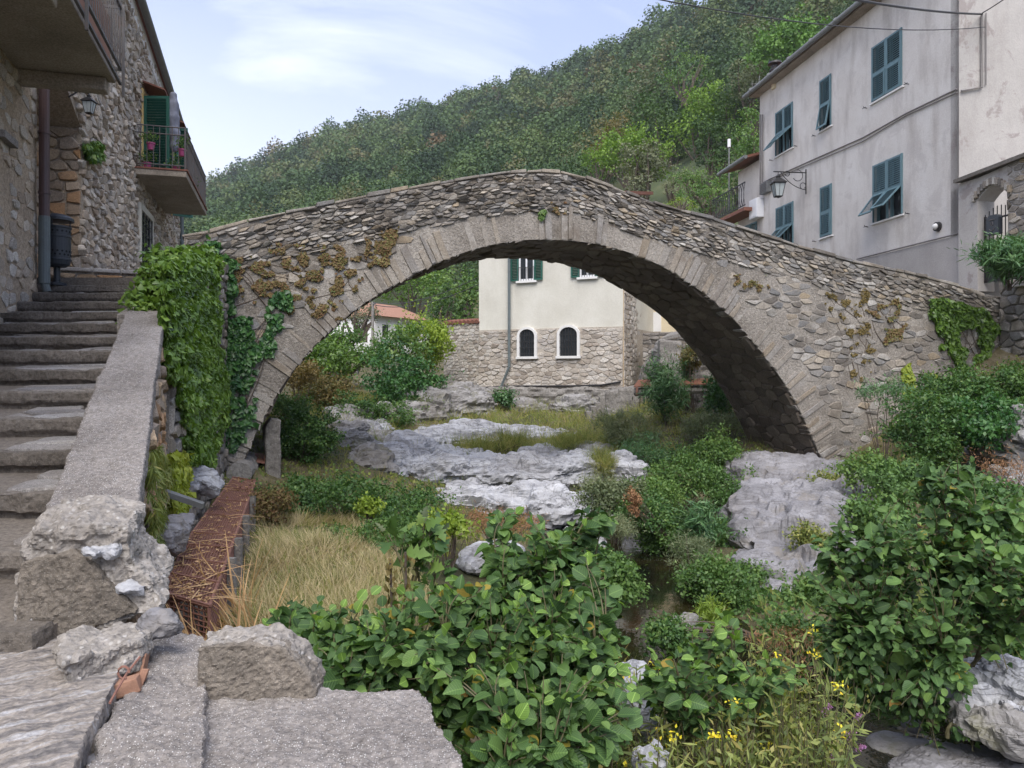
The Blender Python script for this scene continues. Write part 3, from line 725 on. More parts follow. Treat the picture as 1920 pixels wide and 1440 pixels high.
# ------------------------------------------------------------------ staircase on the left
H0, D0, RIS, TRD = -.61, 3.886, .16, .556
def st_d(i): return D0+TRD*i
def st_h(i): return H0+RIS*i
def par_x(d): return -1.95-(d-3.17)*.4163           # inner edge of the stair parapet
NH = Wall((-2.97-.31*4, 4.), (-2.97-.31*9.62, 9.62))  # near house wall
def wall_x(d): return -2.97-.31*d-.03
stair = thing('stone_staircase', 'long flight of worn concrete-edged slate steps climbing beside the left houses', 'staircase', (-3.6, 5, -.9))
for i in range(-2, 12):
    d, h = st_d(i), st_h(i); x1 = par_x(d)+.06 if d < 8 else -4.0-.2*(d-8); x0 = wall_x(d)-.5
    if i >= 10: x1 = -4.45-.25*(d-9.4)
    mb = MB(); mb.box(x0, x1, d-.01, d+.13, h-.088, h-.002); mb.box(x0, x1, d+.03, d+.2, h-.24, h-.07)
    o = mb.build('step', M['step'], stair); rough(o, .017, [(.35, .010, (1, 1, 1)), (-.25, .006, (1, 1, .3)), (.06, .007, (1, 1, 1)), (.9, .012, (1, 1, .1)), (.03, .004, (1, 1, 1))], False)
    mb = MB(); SLP = (RIS-.10)/TRD; mb.prism([(x0, d+.1, h-.3), (x0, d+TRD+.1, h-.3), (x0, d+TRD+.1, h-.02+SLP*TRD), (x0, d+.1, h-.02)], (x1-x0, 0, 0), .4); mb.mi = 1
    if i < 11:
        stones(mb, lambda U, V, N, h=h, i=i: np.stack([np.asarray(U), np.asarray(V), np.asarray(N)+h-.02+SLP*(np.asarray(V)-(st_d(i)+.1))+.008*np.sin(np.asarray(U)*5+h*9)], -1), max(x0, -d*.69), x1, d+.13, d+TRD+.04, .40, .15, 100+i, .46, .010, (.006, .022), None, .15, .5, .8, .05)
    mb.build('tread', [M['slate_bed'], M['slate']], stair)
# landing at the foot of the stairs and terrace at the top
mb = MB(); mb.prism([(-5.5, -2, -1.06), (-1.3, -2, -1.06), (-1.5, 2.86, -1.06), (-5.5, 2.86, -1.06)], (0, 0, -1.2)); o = mb.build('path', M['concrete']); tag(o, 'concrete landing at the foot of the staircase', 'path', kind='structure')
mb = MB(); mb.prism([(-10, 10.1, 1.26), (-4.55, 10.1, 1.26), (-5.0, 12.4, 1.42), (-6.2, 14.6, 1.5), (-9.5, 26, 1.5), (-14, 26, 1.5)], (0, 0, -2.6)); mb.mi = 0; o = mb.build('pavement', M['slate_bed']); tag(o, 'raised paved alley at the head of the staircase', 'alley', kind='structure')
# ------------------------------------------------------------------ parapet wall of the stairs
pw = thing('stair_parapet', 'low concrete-capped wall beside the staircase, broken open at its lower end', 'wall', (-2.4, 5, -1.8))
def pz(d): return H0+.288*(d-D0)+.2
mb = MB(); a, b = 3.12, 7.4
def pq(d, o): return Vector((par_x(d)+o, d, 0))
pts = [(par_x(a), a, pz(a)), (par_x(a)+.40, a, pz(a)), (par_x(b)+.36, b, pz(b)), (par_x(b), b, pz(b))]
mb.prism(pts, (0, 0, -.13)); o = mb.build('coping', M['concrete'], pw)
rough(o, .013, [(.5, .012, (1, 1, 1)), (.15, .010, (1, 1, 1)), (.05, .004, (1, 1, 1)), (.02, .004, (1, 1, 1))], False)
mb = MB(); pts = [(par_x(a)+.02, a, pz(a)-.1), (par_x(a)+.36, a, pz(a)-.1), (par_x(b)+.33, b, pz(b)-.1), (par_x(b)+.02, b, pz(b)-.1)]
bot = [(p[0], p[1], -2.4) for p in pts]
mb.add(pts+bot, [(0, 1, 2, 3), (7, 6, 5, 4), (0, 4, 5, 1), (1, 5, 6, 2), (2, 6, 7, 3), (3, 7, 4, 0)], .5); mb.mi = 1
SW = Wall((par_x(3.1)+.36, 3.1), (par_x(7.4)+.33, 7.4), flip=True)
if SW.n.x < 0: SW.n = -SW.n
stones(mb, SW.f, 0, SW.L, -2.0, .5, .26, .14, 140, .45, .012, (.01, .06), lambda u, v: v < pz(3.1+u*.92)-.14, .3, .6)
mb.build('wall', [M['rubble_mortar'], M['orange_rubble']], pw)
# broken lower end: face with render, torn core
mb = MB()
out = [(30, 1030), (52, 1004), (82, 990), (160, 984), (238, 990), (246, 1040), (262, 1066), (283, 1090), (303, 1117), (300, 1143), (262, 1152), (150, 1196), (30, 1200)]
face = [P(x, y, 2.95) for x, y in out]
mb.prism(face, (-.12, .36, .05)); o = mb.build('broken_end', M['concrete_broken'], pw)
rough(o, .010, [(.22, .022, (1, 1, 1)), (-.13, .011, (1, 1, 1.8)), (.05, .009, (1, 1, 1)), (.018, .007, (1, 1, 1))], False)
mb = MB(); out = [(31, 1062), (48, 1052), (140, 1035), (178, 1062), (212, 1106), (262, 1146), (150, 1190), (32, 1196)]
mb.prism([P(x, y, 2.92) for x, y in out], (-.03, .1, .0)); o = mb.build('render_patch', M['concrete_face'], pw)  # plaster face given a darker colour that carries its shadow
rough(o, .010, [(.2, .01, (1, 1, 1)), (.045, .006, (1, 1, 1)), (.018, .005, (1, 1, 1))], False)
for (x, y, s) in ((190, 1032, .06), (245, 1104, .055)):
    mb = MB(); mb.blob(P(x, y, 2.93), (s, s*.9, s*.55), 2); o = mb.build('core_stone', M['rock'], pw); rough(o, .010, [(-.10, .016, (1, 1, 1)), (.03, .006, (1, 1, 1))])
# return wall between the parapet and the bridge, under the ivy
RW = Wall((-3.26, 7.3), (-4.78, 12.85)); RW.n = Vector((abs(RW.n.x), -abs(RW.n.y), 0)) if RW.n.x < 0 else RW.n
rw = thing('retaining_wall', 'tall rubble wall hung with ivy joining the staircase to the bridge', 'wall', (-4, 10, -1.7))
mb = MB(); zt = lambda u: .55+u*.24
V = []
for u in (0, RW.L):
    for o_ in (0, -.45): V += [RW.pt(u, -2.6, o_), RW.pt(u, min(1.85, zt(u)), o_)]
mb.add(V, [(0, 1, 5, 4), (2, 6, 7, 3), (1, 3, 7, 5), (0, 4, 6, 2), (0, 2, 3, 1), (4, 5, 7, 6)], .5); mb.mi = 1
stones(mb, RW.f, 0, RW.L, -2.0, 1.8, .3, .15, 141, .45, .012, (.01, .06), lambda u, v: v < zt(u)-.08, .3)
mb.build('wall', [M['bridge_mortar'], M['bridge']], rw)
# low wall at the head of the stairs
lw = thing('low_wall', 'low rubble wall closing the head of the staircase below the stone house', 'wall', (-6, 11.5, 1.2))
LWp = Wall((-6.75, 11.35), (-4.75, 12.3)); mb = MB(); LWp.box(mb, 0, LWp.L, .6, 1.52, 0, -.35, .5); mb.mi = 1
stones(mb, LWp.f, 0, LWp.L, .9, 1.5, .26, .1, 142, .45, .01, (.01, .05)); mb.build('wall', [M['bridge_mortar'], M['orange_rubble']], lw)
mb = MB(); r = rng_(4); u = 0
while u < LWp.L-.1:
    q = r.uniform(.25, .5); mb.obox(LWp.pt(u+q/2, 1.55, -.17), LWp.e, LWp.n, (0, 0, 1), q-.02, .45, .06); u += q
mb.build('coping', M['slate'], lw, bevel=.015)

# ------------------------------------------------------------------ near house (left edge)
nh = thing('rendered_house', 'old house with ochre crumbling render at the left edge, concrete balcony overhead', 'house', NH.pt(4, .6))
mb = MB(); NH.box(mb, -4, NH.L, -2, 4.9, 0, -5, .5); o = mb.build('wall', M['oldplaster'], nh)  # unseen top of the wall kept low so it throws less shadow
mb = MB(); mb.mi = 0
stones(mb, NH.f, 3.2, NH.L-.02, -1., 3.6, .24, .15, 143, .46, .02, (.004, .03), None, .3, .6, .7, .35); mb.build('exposed_rubble', M['rubble'], nh)
sb, zb = NH.at(12, 268); mb = MB(); NH.box(mb, sb-.35, sb+.10, zb-.03, zb+.05, -.02, .09); mb.build('window_sill', M['concrete'], nh)
# balcony above
bal = MB(); zsl = 3.52
NH.box(bal, -2.2, 5.27, zsl, zsl+.14, -.02, 1.0)
o = bal.build('balcony', M['slab'], nh, bevel=.012)
for u in (5.16, 2.85, .6):
    mb = MB(); NH.box(mb, u-.09, u+.09, zsl-.16, zsl-.002, 0, .93); mb.build('beam', M['slab'], o, bevel=.015)
mb = MB()
for zr in (zsl+.95, zsl+.20, zsl+.02): NH.box(mb, -2.2, 5.33, zr-.016, zr+.016, 1.03, 1.06)
for u in np.arange(-2.1, 5.34, .105): mb.tube([NH.pt(u, zsl+.2, 1.045), NH.pt(u, zsl+.95, 1.045)], .007, 6)
for u in (5.32, 3.4, 1.5): mb.obox(NH.pt(u, zsl+.42, 1.075), NH.e, NH.n, (0, 0, 1), .03, .03, 1.12)
for zr in (zsl+.95, zsl+.2): NH.box(mb, 5.31, 5.34, zr-.016, zr+.016, 0, 1.06)
for n in np.arange(.1, 1.05, .105): mb.tube([NH.pt(5.325, zsl+.2, n), NH.pt(5.325, zsl+.95, n)], .007, 6)
mb.build('railing', M['grey_iron'], o)
mb = MB(); NH.box(mb, -2.2, 5.2, zsl+.16, zsl+.75, .93, .95); mb.build('windscreen', M['terracotta'], o)
# two rain pipes at the corner
for k, (u, off, rad, nm) in enumerate(((NH.L-.07, .10, .062, 'M'), (NH.L+.22, .02, .052, 'N'))):
    mb = MB(); mb.tube([NH.pt(u, 1.95 if k == 0 else 1.75, off), NH.pt(u, 3.9, off)], rad, 14)
    for z in (2.25, 3.0): mb.tube([NH.pt(u, z-.015, off), NH.pt(u, z+.015, off)], rad*1.18, 14)
    o = mb.build('drain_pipe', M['pipe_brown'], nh, smooth=False)
    if k == 0:
        mb = MB(); mb.tube([NH.pt(u, 1.12, off), NH.pt(u, 1.96, off)], rad*1.08, 14); mb.tube([NH.pt(u, 1.02, off+.03), NH.pt(u, 1.14, off)], rad*.8, 12); mb.build('pipe_shoe', M['pipe_grey'], o)

# ------------------------------------------------------------------ stone house further along
SH = Wall((-3.32-.29*10.2, 10.2), (-3.32-.29*23, 23.))
sh = thing('stone_house', 'tall rubble stone house with a flowered balcony beyond the staircase', 'house', SH.pt(6, 1.3))
mb = MB(); un, zn = SH.at(152, 250); un0, zn0 = SH.at(88, 190)
EAVE0, EAVE1 = 8.55, 7.05
V = []
# recess at the near end: the wall starts thin there
def colbox(u0, u1, z0a, z1a, z0b, z1b, o0, o1):
    a = [SH.pt(u0, z0a, o0), SH.pt(u1, z0b, o0), SH.pt(u1, z1b, o0), SH.pt(u0, z1a, o0)]
    mb.prism(a, -SH.n*(o0-o1), .5)
ev = lambda u: EAVE0+(EAVE1-EAVE0)*u/SH.L
colbox(un, SH.L, .6, ev(un), .6, ev(SH.L), 0, -4.5)
za = zn+.08; zb_ = zn+1.0
colbox(-1.2, un, zb_+.5, ev(0), za, ev(un), 0, -4.5)
colbox(-1.2, un, .6, zb_+.5, .6, za, -.55, -4.5)
win_ = SH.rect(258, 279, 400, 408, 500, 500)
dor_ = SH.rect(262, 283, 168, 180, 318, 322)
def ins(u, v):
    if v > ev(u)-.12: return False
    if u < un and v < za+(un-u)/un*(zb_+.5-za)+.05: return False
    if win_[0]-.1 < u < win_[1]+.1 and win_[2]-.1 < v < win_[3]+.12: return False
    return True
mb.mi = 1
stones(mb, SH.f, 0, SH.L, 1.0, 8.5, .22, .135, 150, .46, .012, (.015, .075), ins, .28, .7, .9)
mb.build('wall', [M['rubble_mortar'], M['rubble']], sh)
mb = MB(); mb.mi = 0
stones(mb, lambda U, Z, N: SH.f(U, Z, np.asarray(N)-.55), -1.0, un+.1, 1.0, zb_+.6, .42, .2, 151, .42, .012, (.02, .08), lambda u, v: v < za+(un-u)/un*(zb_+.5-za), .28)
stones(mb, lambda U, Z, N: SH.f(un-np.asarray(N), Z, np.asarray(U)-.55), 0, .55, 1.0, za-.02, .3, .17, 152, .45, .012, (.02, .05))
mb.build('recess_masonry', M['orange_rubble'], sh)
# roof edge, fascia and gutter
mb = MB(); a = [SH.pt(-1.2, ev(-1.2)+.02, .14), SH.pt(SH.L+.2, ev(SH.L)+.02, .14), SH.pt(SH.L+.2, ev(SH.L)+1.4, -3.2), SH.pt(-1.2, ev(-1.2)+1.4, -3.2)]
mb.prism(a, (0, 0, .12)); rf = mb.build('roof', M['terracotta_dark'], sh)
mb = MB(); mb.tube([SH.pt(-1.2, ev(-1.2)+.0, .2), SH.pt(SH.L+.25, ev(SH.L)+.0, .2)], .085, 10); mb.build('gutter', M['gutter'], rf)
mb = MB(); a = [SH.pt(-1.2, ev(-1.2)-.32, .012), SH.pt(SH.L, ev(SH.L)-.32, .012), SH.pt(SH.L, ev(SH.L)+.02, .03), SH.pt(-1.2, ev(-1.2)+.02, .03)]; mb.prism(a, SH.n*.03); mb.build('eaves_band', M['white_plaster'], sh)
mb = MB(); c = SH.pt(4.4, 9.2, -.9); mb.obox(c, SH.e, SH.n, (0, 0, 1), .7, .6, 2.2); mb.obox(c+Vector((0, 0, 1.13)), SH.e, SH.n, (0, 0, 1), .8, .7, .08); mb.build('chimney', M['cream_dark'], sh)
mb = MB(); mb.tube([SH.pt(SH.L-.03, .9, .1), SH.pt(SH.L-.03, 7.1, .1)], .06, 10); mb.build('drain_pipe', M['pipe_grey'], sh)
# lower window with pale surround
u0, u1, z0, z1 = win_
mb = MB(); SH.box(mb, u0-.12, u0, z0, z1, -.05, .09); SH.box(mb, u1, u1+.12, z0, z1, -.05, .09); SH.box(mb, u0-.12, u1+.12, z1, z1+.14, -.05, .092)
wf = mb.build('window', M['cream'], sh, bevel=.008)
mb = MB(); SH.box(mb, u0, u1, z0, z1, -.03, .03); mb.build('pane', M['glass'], wf)
mb = MB()
for u in np.linspace(u0, u1, 5): mb.tube([SH.pt(u, z0, .07), SH.pt(u, z1, .07)], .012, 6)
for z in np.linspace(z0+.2, z1-.2, 4): mb.tube([SH.pt(u0, z, .07), SH.pt(u1, z, .07)], .012, 6)
mb.build('grille', M['black_iron'], wf)

def shutter(mb, O, ex, ez, w, h, slats=True, t=.035):
    """a louvred leaf: O is the lower corner, ex along its width, ez up"""
    ex = Vector(ex).normalized(); ez = Vector(ez).normalized(); n = ex.cross(ez).normalized(); O = Vector(O); s = .06
    for (a, b, ww, hh) in ((s/2, h/2, s, h), (w-s/2, h/2, s, h), (w/2, s/2, w-2*s, s), (w/2, h-s/2, w-2*s, s)):
        mb.obox(O+ex*a+ez*b, ex, n, ez, ww, t, hh)
    k = max(3, int((h-2*s)/.058)); y = (ez*.75+n*.66).normalized(); zz_ = ex.cross(y)
    for i in range(k):
        mb.obox(O+ex*w/2+ez*(s+(i+.5)*(h-2*s)/k), ex, y, zz_, w-2*s, .056, .008)
# balcony with door, shutters, canopy
zb = 4.22; ub0 = SH.at(248, 318)[0]; ub1 = ub0+4.2; OUT = 1.06
mb = MB(); SH.box(mb, ub0, ub1, zb, zb+.13, -.02, OUT); sl = mb.build('balcony', M['slab'], sh, bevel=.012)
mb = MB(); SH.box(mb, ub0-.02, ub1+.02, zb+.132, zb+.165, 0, OUT+.03); mb.build('slab_edging', M['terracotta_dark'], sl)
mb = MB(); zt_ = zb+1.06
for n0 in (OUT-.03,):
    for zr in (zt_, zt_-.16, zb+.24): mb.tube([SH.pt(ub0+.02, zr, n0), SH.pt(ub1-.02, zr, n0)], .014, 6)
    for u in np.arange(ub0+.02, ub1, .125): mb.tube([SH.pt(u, zb+.16, n0), SH.pt(u, zt_, n0)], .0075, 6)
for u in (ub0+.02, ub1-.02):
    for zr in (zt_, zt_-.16, zb+.24): mb.tube([SH.pt(u, zr, 0), SH.pt(u, zr, OUT-.03)], .014, 6)
    for n in np.arange(.03, OUT, .125): mb.tube([SH.pt(u, zb+.16, n), SH.pt(u, zt_, n)], .0075, 6)
for u in (ub0+.02, ub0+1.4, ub0+2.8, ub1-.02): mb.tube([SH.pt(u, zb+.0, OUT-.03), SH.pt(u, zt_+.02, OUT-.03)], .017, 8)
mb.build('railing', M['grey_iron'], sl)
for k, (l, rr) in enumerate(((263, 285), (306, 318))):
    ua = SH.at(l, 250)[0]; uc = SH.at(rr, 250)[0]; z0, z1 = zb+.17, zb+(2.02 if k == 0 else 2.3)
    mb = MB(); SH.box(mb, ua-.06, ua, z0, z1, -.1, .07); SH.box(mb, uc, uc+.06, z0, z1, -.1, .07); SH.box(mb, ua-.06, uc+.06, z1, z1+.1, -.1, .07)
    dr = mb.build('balcony_door', M['yellow_wall'], sh)
    mb = MB(); SH.box(mb, ua, uc, z0, z1, 0, .05); mb.build('pane', M['yellow_wall'] if k == 0 else M['glass'], dr)
    mb = MB(); shutter(mb, SH.pt(ua, z0, .08), SH.n-SH.e*.25, (0, 0, 1), .55, z1-z0-.05); mb.build('shutter', M['green'], dr)
    mb = MB(); shutter(mb, SH.pt(uc+.02, z0, .08), SH.n+SH.e*.55, (0, 0, 1), .55, z1-z0-.05); mb.build('shutter', M['green'], dr)
    mb = MB(); a = [SH.pt(ua-.12, z1+.24, .02), SH.pt(uc+.25, z1+.24, .02), SH.pt(uc+.25, z1+.08, .52), SH.pt(ua-.12, z1+.08, .52)]; mb.prism(a, (0, 0, .035)); mb.build('canopy', M['terracotta_dark'], dr)
cl = thing('folded_parasol', 'grey cloth of a folded parasol standing on the flowered balcony', 'parasol', SH.pt(ub0+1.55, zb+.17, .6))
mb = MB(); mb.tube([SH.pt(ub0+1.55, zb+.17, .6), SH.pt(ub0+1.55, zb+2.35, .6)], .018, 8); mb.build('pole', M['gutter'], cl)
mb = MB(); pr = []
for i in range(13):
    t = i/12; pr.append((.05+.09*math.sin(t*3.0)**.7+.02*math.sin(i*2.1), zb+.95+t*1.35))
mb.lathe(SH.pt(ub0+1.55, 0, .6), pr, 14); o = mb.build('canopy', M['cloth'], cl); rough(o, .03, [(.12, .03, (1, 1, .25))], True)
# flower pots on the balcony rail
POT = ('on the balcony rail', 'on the balcony floor', 'near the balcony corner', 'low by the balcony railing')
def pot(name_lbl, u, z, n, mat, seed):
    t = thing('flower_pot', name_lbl, 'flower pot', SH.pt(u, z, n), 'flower pots on the stone house balcony')
    mb = MB(); mb.lathe(SH.pt(u, z, n), [(.06, 0), (.08, .11), (.092, .12), (.092, .15), (.08, .15)], 14); mb.build('pot', mat, t)
    r = rng_(seed); L = Leaves(); clumps(L, r, SH.pt(u, z+.27, n), (.16, .16, .15), 16, 12, .06, .05, T_SIMPLE); L.build('plant', M['bush'], t)
pot('pink pot of greenery hung inside the near end railing, nearest the wall', ub0+.06, zb+.55, .35, M['pink'], 1)
pot('pink pot of greenery on the balcony rail at the near corner', ub0+.2, zb+.50, .95, M['pink'], 2)
pot('pink pot of greenery standing low beside the green shutter', ub0+.25, zb+.17, .25, M['pink'], 3)
pot('pink pot of greenery on the balcony floor at its outer corner', ub0+.4, zb+.17, .8, M['pink'], 4)
pot('terracotta pot with a spiky plant at the far end of the balcony', ub1-.35, zb+.17, .85, M['terracotta'], 5)
pot('terracotta pot with a trailing plant halfway along the balcony', ub0+2.2, zb+.17, .85, M['terracotta'], 6)
# iron lantern on the stone house
def lantern(t, c, s, glass=None):
    """four-sided tapering lantern hanging from its top; c is the top point"""
    mb = MB(); c = Vector(c)
    def ring(z, w): return [c+Vector((x*w*s, y*w*s, z*s)) for x, y in ((-1, -1), (1, -1), (1, 1), (-1, 1))]
    a, b = ring(-.30, .17), ring(-.70, .10)
    for i in range(4):
        mb.tube([a[i], b[i]], .012*s, 5); mb.tube([a[i], a[(i+1) % 4]], .014*s, 5); mb.tube([b[i], b[(i+1) % 4]], .014*s, 5)
    for i in range(4): mb.tube([(a[i]+a[(i+1) % 4])/2, (b[i]+b[(i+1) % 4])/2], .006*s, 4)
    mb.lathe(c, [(.02*s, -.75*s), (.05*s, -.72*s), (.10*s, -.70*s), (.02*s, -.69*s)], 8)
    mb.build('frame', M['black_iron'], t)
    mb = MB(); aa, bb = ring(-.31, .16), ring(-.69, .093); mb.add(aa+bb, [(0, 1, 5, 4), (1, 2, 6, 5), (2, 3, 7, 6), (3, 0, 4, 7)]); mb.build('glass', M['lamp_glass'], t)
    mb = MB(); a2, t2 = ring(-.29, .22), ring(-.13, .07); mb.add(a2+t2, [(0, 1, 5, 4), (1, 2, 6, 5), (2, 3, 7, 6), (3, 0, 4, 7), (3, 2, 1, 0), (4, 5, 6, 7)])
    mb.lathe(c, [(.06*s, -.13*s), (.075*s, -.07*s), (.03*s, -.03*s), (.02*s, .0)], 10); mb.build('hood', M['black_iron'], t)
t = thing('wall_lantern', 'small square iron lantern fixed high on the stone house wall', 'lantern', SH.pt(SH.at(128, 190)[0], 4.0, 0))
lu, lz = SH.at(128, 176); c = SH.pt(lu, lz+.03, .28); lantern(t, c, .42)
mb = MB(); mb.tube([SH.pt(lu, lz-.05, 0), SH.pt(lu, lz+.06, .14), c+Vector((0, 0, .01))], .012, 6); mb.build('bracket', M['black_iron'], t)
# litter bin on its post
bc = P(108, 480, 10.05); t = thing('litter_bin', 'dark metal litter bin with a domed lid beside the brown rain pipes', 'bin', (bc.x, bc.y, 1.17))
zb0 = 1.39; R = .155
mb = MB(); pr = [(R*.62, zb0), (R*.92, zb0+.03), (R*1.0, zb0+.08), (R*1.04, zb0+.085), (R*1.04, zb0+.105), (R, zb0+.11), (R, zb0+.38), (R*1.04, zb0+.385), (R*1.04, zb0+.405), (R, zb0+.41), (R*.99, zb0+.50), (R*1.06, zb0+.505), (R*1.06, zb0+.53), (R*.9, zb0+.53), (R*.85, zb0+.2)]
mb.lathe((bc.x, bc.y, 0), pr, 28); o = mb.build('body', M['bin'], t, smooth=False)
mb = MB()
for row, zz2 in ((0, zb0+.20), (1, zb0+.155), (0, zb0+.46)):
    for k in range(18):
        a = 2*math.pi*(k+.5*row)/18; c = Vector((bc.x+math.cos(a)*(R+.002), bc.y+math.sin(a)*(R+.002), zz2)); rad = Vector((math.cos(a), math.sin(a), 0)); tg = Vector((-math.sin(a), math.cos(a), 0))
        mb.obox(c, rad, (tg+Vector((0, 0, 1))).normalized(), (tg-Vector((0, 0, 1))).normalized(), .004, .022, .022)
mb.build('perforation', M['hole_shade'], o)  # near-black tiles on the shell stand in for the shade inside holes
mb = MB(); mb.lathe((bc.x, bc.y, 0), [(R*1.25, zb0+.60), (R*1.22, zb0+.635), (R*.95, zb0+.665), (R*.5, zb0+.69), (R*.1, zb0+.70)], 28)
for a in (0.6, 2.7, 4.8): mb.tube([(bc.x+math.cos(a)*R*.9, bc.y+math.sin(a)*R*.9, zb0+.5), (bc.x+math.cos(a)*R*.95, bc.y+math.sin(a)*R*.95, zb0+.63)], .009, 6)
mb.build('lid', M['bin'], t)
mb = MB(); mb.tube([(bc.x-.02, bc.y+.02, 1.15), (bc.x-.02, bc.y+.02, zb0+.02)], .04, 10); mb.lathe((bc.x-.02, bc.y+.02, 1.15), [(.12, 0), (.12, .03), (.05, .05)], 14); mb.build('post', M['bin'], t)
# ------------------------------------------------------------------ cream house seen through the arch
CH = Wall((P(898, 700, 30).x, 30), (P(1168, 700, 27.5).x, 27.5)); C2 = Wall((P(1168, 700, 27.5).x, 27.5), (P(1216, 700, 31.).x, 31.))
ch_ = thing('cream_house', 'cream plastered house on a rubble stone base seen through the arch', 'house', CH.pt(2.6, -.5))
ZM = 1.68
aw = [CH.rect(976, 1004, 618, 617, 669, 668), CH.rect(1051, 1084, 614, 613, 668, 667)]
upw = [CH.rect(974, 1003, 440, 440, 527, 526), CH.rect(1088, 1117, 432, 432, 520, 519)]
mb = MB(); CH.box(mb, 0, CH.L, ZM, 6.3, 0, -6, .5); mb.build('wall', M['cream'], ch_)
mb = MB(); CH.box(mb, 0, CH.L, -.6, ZM, .03, -5.9, .5); mb.mi = 1
def insc(u, v): return not any(q[0]-.16 < u < q[1]+.16 and q[2]-.12 < v < q[3]+.25 for q in aw)
stones(mb, lambda U, Z, N: CH.f(U, Z, np.asarray(N)+.03), 0, CH.L, -.55, ZM-.04, .30, .15, 170, .46, .012, (.006, .04), insc, .3, .6, .9)
mb.build('stone_base', [M['pale_mortar'], M['pale_rubble']], ch_)
mb = MB(); C2.box(mb, .02, C2.L, 3.2, 6.3, 0, -.3, .5); mb.build('side_wall', M['cream_dark'], ch_)
mb = MB(); C2.box(mb, .02, C2.L, -1.2, 3.2, .03, -.3, .5); mb.mi = 1
stones(mb, lambda U, Z, N: C2.f(U, Z, np.asarray(N)+.03), .02, C2.L, -1.1, 3.2, .26, .17, 171, .46, .014, (.006, .04)); mb.build('side_base', [M['tan_mortar'], M['pale_rubble']], ch_)
mb = MB(); a = [CH.pt(-.3, 6.3, .4), CH.pt(CH.L+.3, 6.3, .4), CH.pt(CH.L+.3, 7.0, -3), CH.pt(-.3, 7.0, -3)]; mb.prism(a, (0, 0, .12)); mb.build('roof', M['terracotta_dark'], ch_)
for q in aw:
    u0, u1, z0, z1 = q; uc = (u0+u1)/2; rr = (u1-u0)/2; k = 12
    def arc_(r, zc, off): return [CH.pt(uc+r*math.cos(math.pi*i/k), zc+r*.8*math.sin(math.pi*i/k), off) for i in range(k+1)]
    zs = z1-rr*.8; mb = MB(); tw = .10
    ins_, ous = arc_(rr, zs, .13), arc_(rr+tw, zs, .13)
    for i in range(k):
        V = [ins_[i], ous[i], ous[i+1], ins_[i+1]]; mb.prism(V, -CH.n*.14, .5)
    CH.box(mb, u0-tw, u0, z0, zs, -.0, .13); CH.box(mb, u1, u1+tw, z0, zs, -.0, .13); CH.box(mb, u0-tw-.04, u1+tw+.04, z0-.09, z0, -.0, .15)
    wn = mb.build('window', M['white_trim'], ch_)
    mb = MB(); mb.add(arc_(rr, zs, .045)+[CH.pt(u0, z0, .045), CH.pt(u1, z0, .045)], [tuple(range(k+3))]); mb.build('pane', M['glass'], wn)
    mb = MB()
    for j in range(1, 6):
        u = u0+(u1-u0)*j/6; h = zs+.8*math.sqrt(max(0, rr*rr-(u-uc)**2)); mb.tube([CH.pt(u, z0, .09), CH.pt(u, h, .09)], .012, 5)
    for z in np.linspace(z0+.1, zs, 4): mb.tube([CH.pt(u0, z, .095), CH.pt(u1, z, .095)], .010, 5)
    mb.build('grille', M['black_iron'], wn)
for q in upw:
    u0, u1, z0, z1 = q; mb = MB(); CH.box(mb, u0, u1, z0, z1, -.02, .02); wn = mb.build('window', M['glass'], ch_)
    mb = MB(); uc = (u0+u1)/2
    for u in (u0, uc-.04, u1-.06): CH.box(mb, u, u+.06, z0, z1, .02, .05)
    CH.box(mb, u0, u1, z0, z0+.07, .02, .049); mb.build('frame', M['white_metal'], wn)
    mb = MB(); CH.box(mb, u0-.1, u1+.1, z0-.08, z0-.001, 0, .12); mb.build('sill', M['white_trim'], wn)
    for sg, uu in ((-1, u0-.34), (1, u1+.0)):
        mb = MB(); shutter(mb, CH.pt(uu, z0, .07), CH.e, (0, 0, 1), .34, z1-z0); mb.build('shutter', M['green'], wn)
    mb = MB()
    for u in np.linspace(u0, u1, 7): mb.tube([CH.pt(u, z0, .10), CH.pt(u, z0+.5, .10)], .01, 5)
    mb.tube([CH.pt(u0, z0+.5, .1), CH.pt(u1, z0+.5, .1)], .012, 5); mb.build('guard_rail', M['black_iron'], wn)
mb = MB(); du = CH.at(958, 600)[0]; mb.tube([CH.pt(du, 6.2, .16), CH.pt(du, .25, .16), CH.pt(du-.42, -.75, .22), CH.pt(du-.5, -1.0, .3)], .055, 10); mb.build('drain_pipe', M['pipe_grey'], ch_)
mb = MB(); pts = [CH.pt(CH.at(x, y)[0], CH.at(x, y)[1], .1) for x, y in ((900, 727), (960, 724), (1060, 724), (1130, 722), (1165, 716))]; mb.tube(pts, .035, 6); mb.build('water_hose', M['black_iron'], ch_)
# footing of rock and concrete under the house
t = thing('house_footing', 'stained concrete and rock footing under the cream house', 'footing', CH.pt(3, -1.5, .3))
mb = MB(); CH.box(mb, -.2, CH.L+1.2, -1.9, -.55, .35, -3, .5); o = mb.build('wall', M['concrete_old'], t); rough(o, .08, [(1.2, .10, (1, 1, 3)), (.3, .05, (1, 1, 2))])
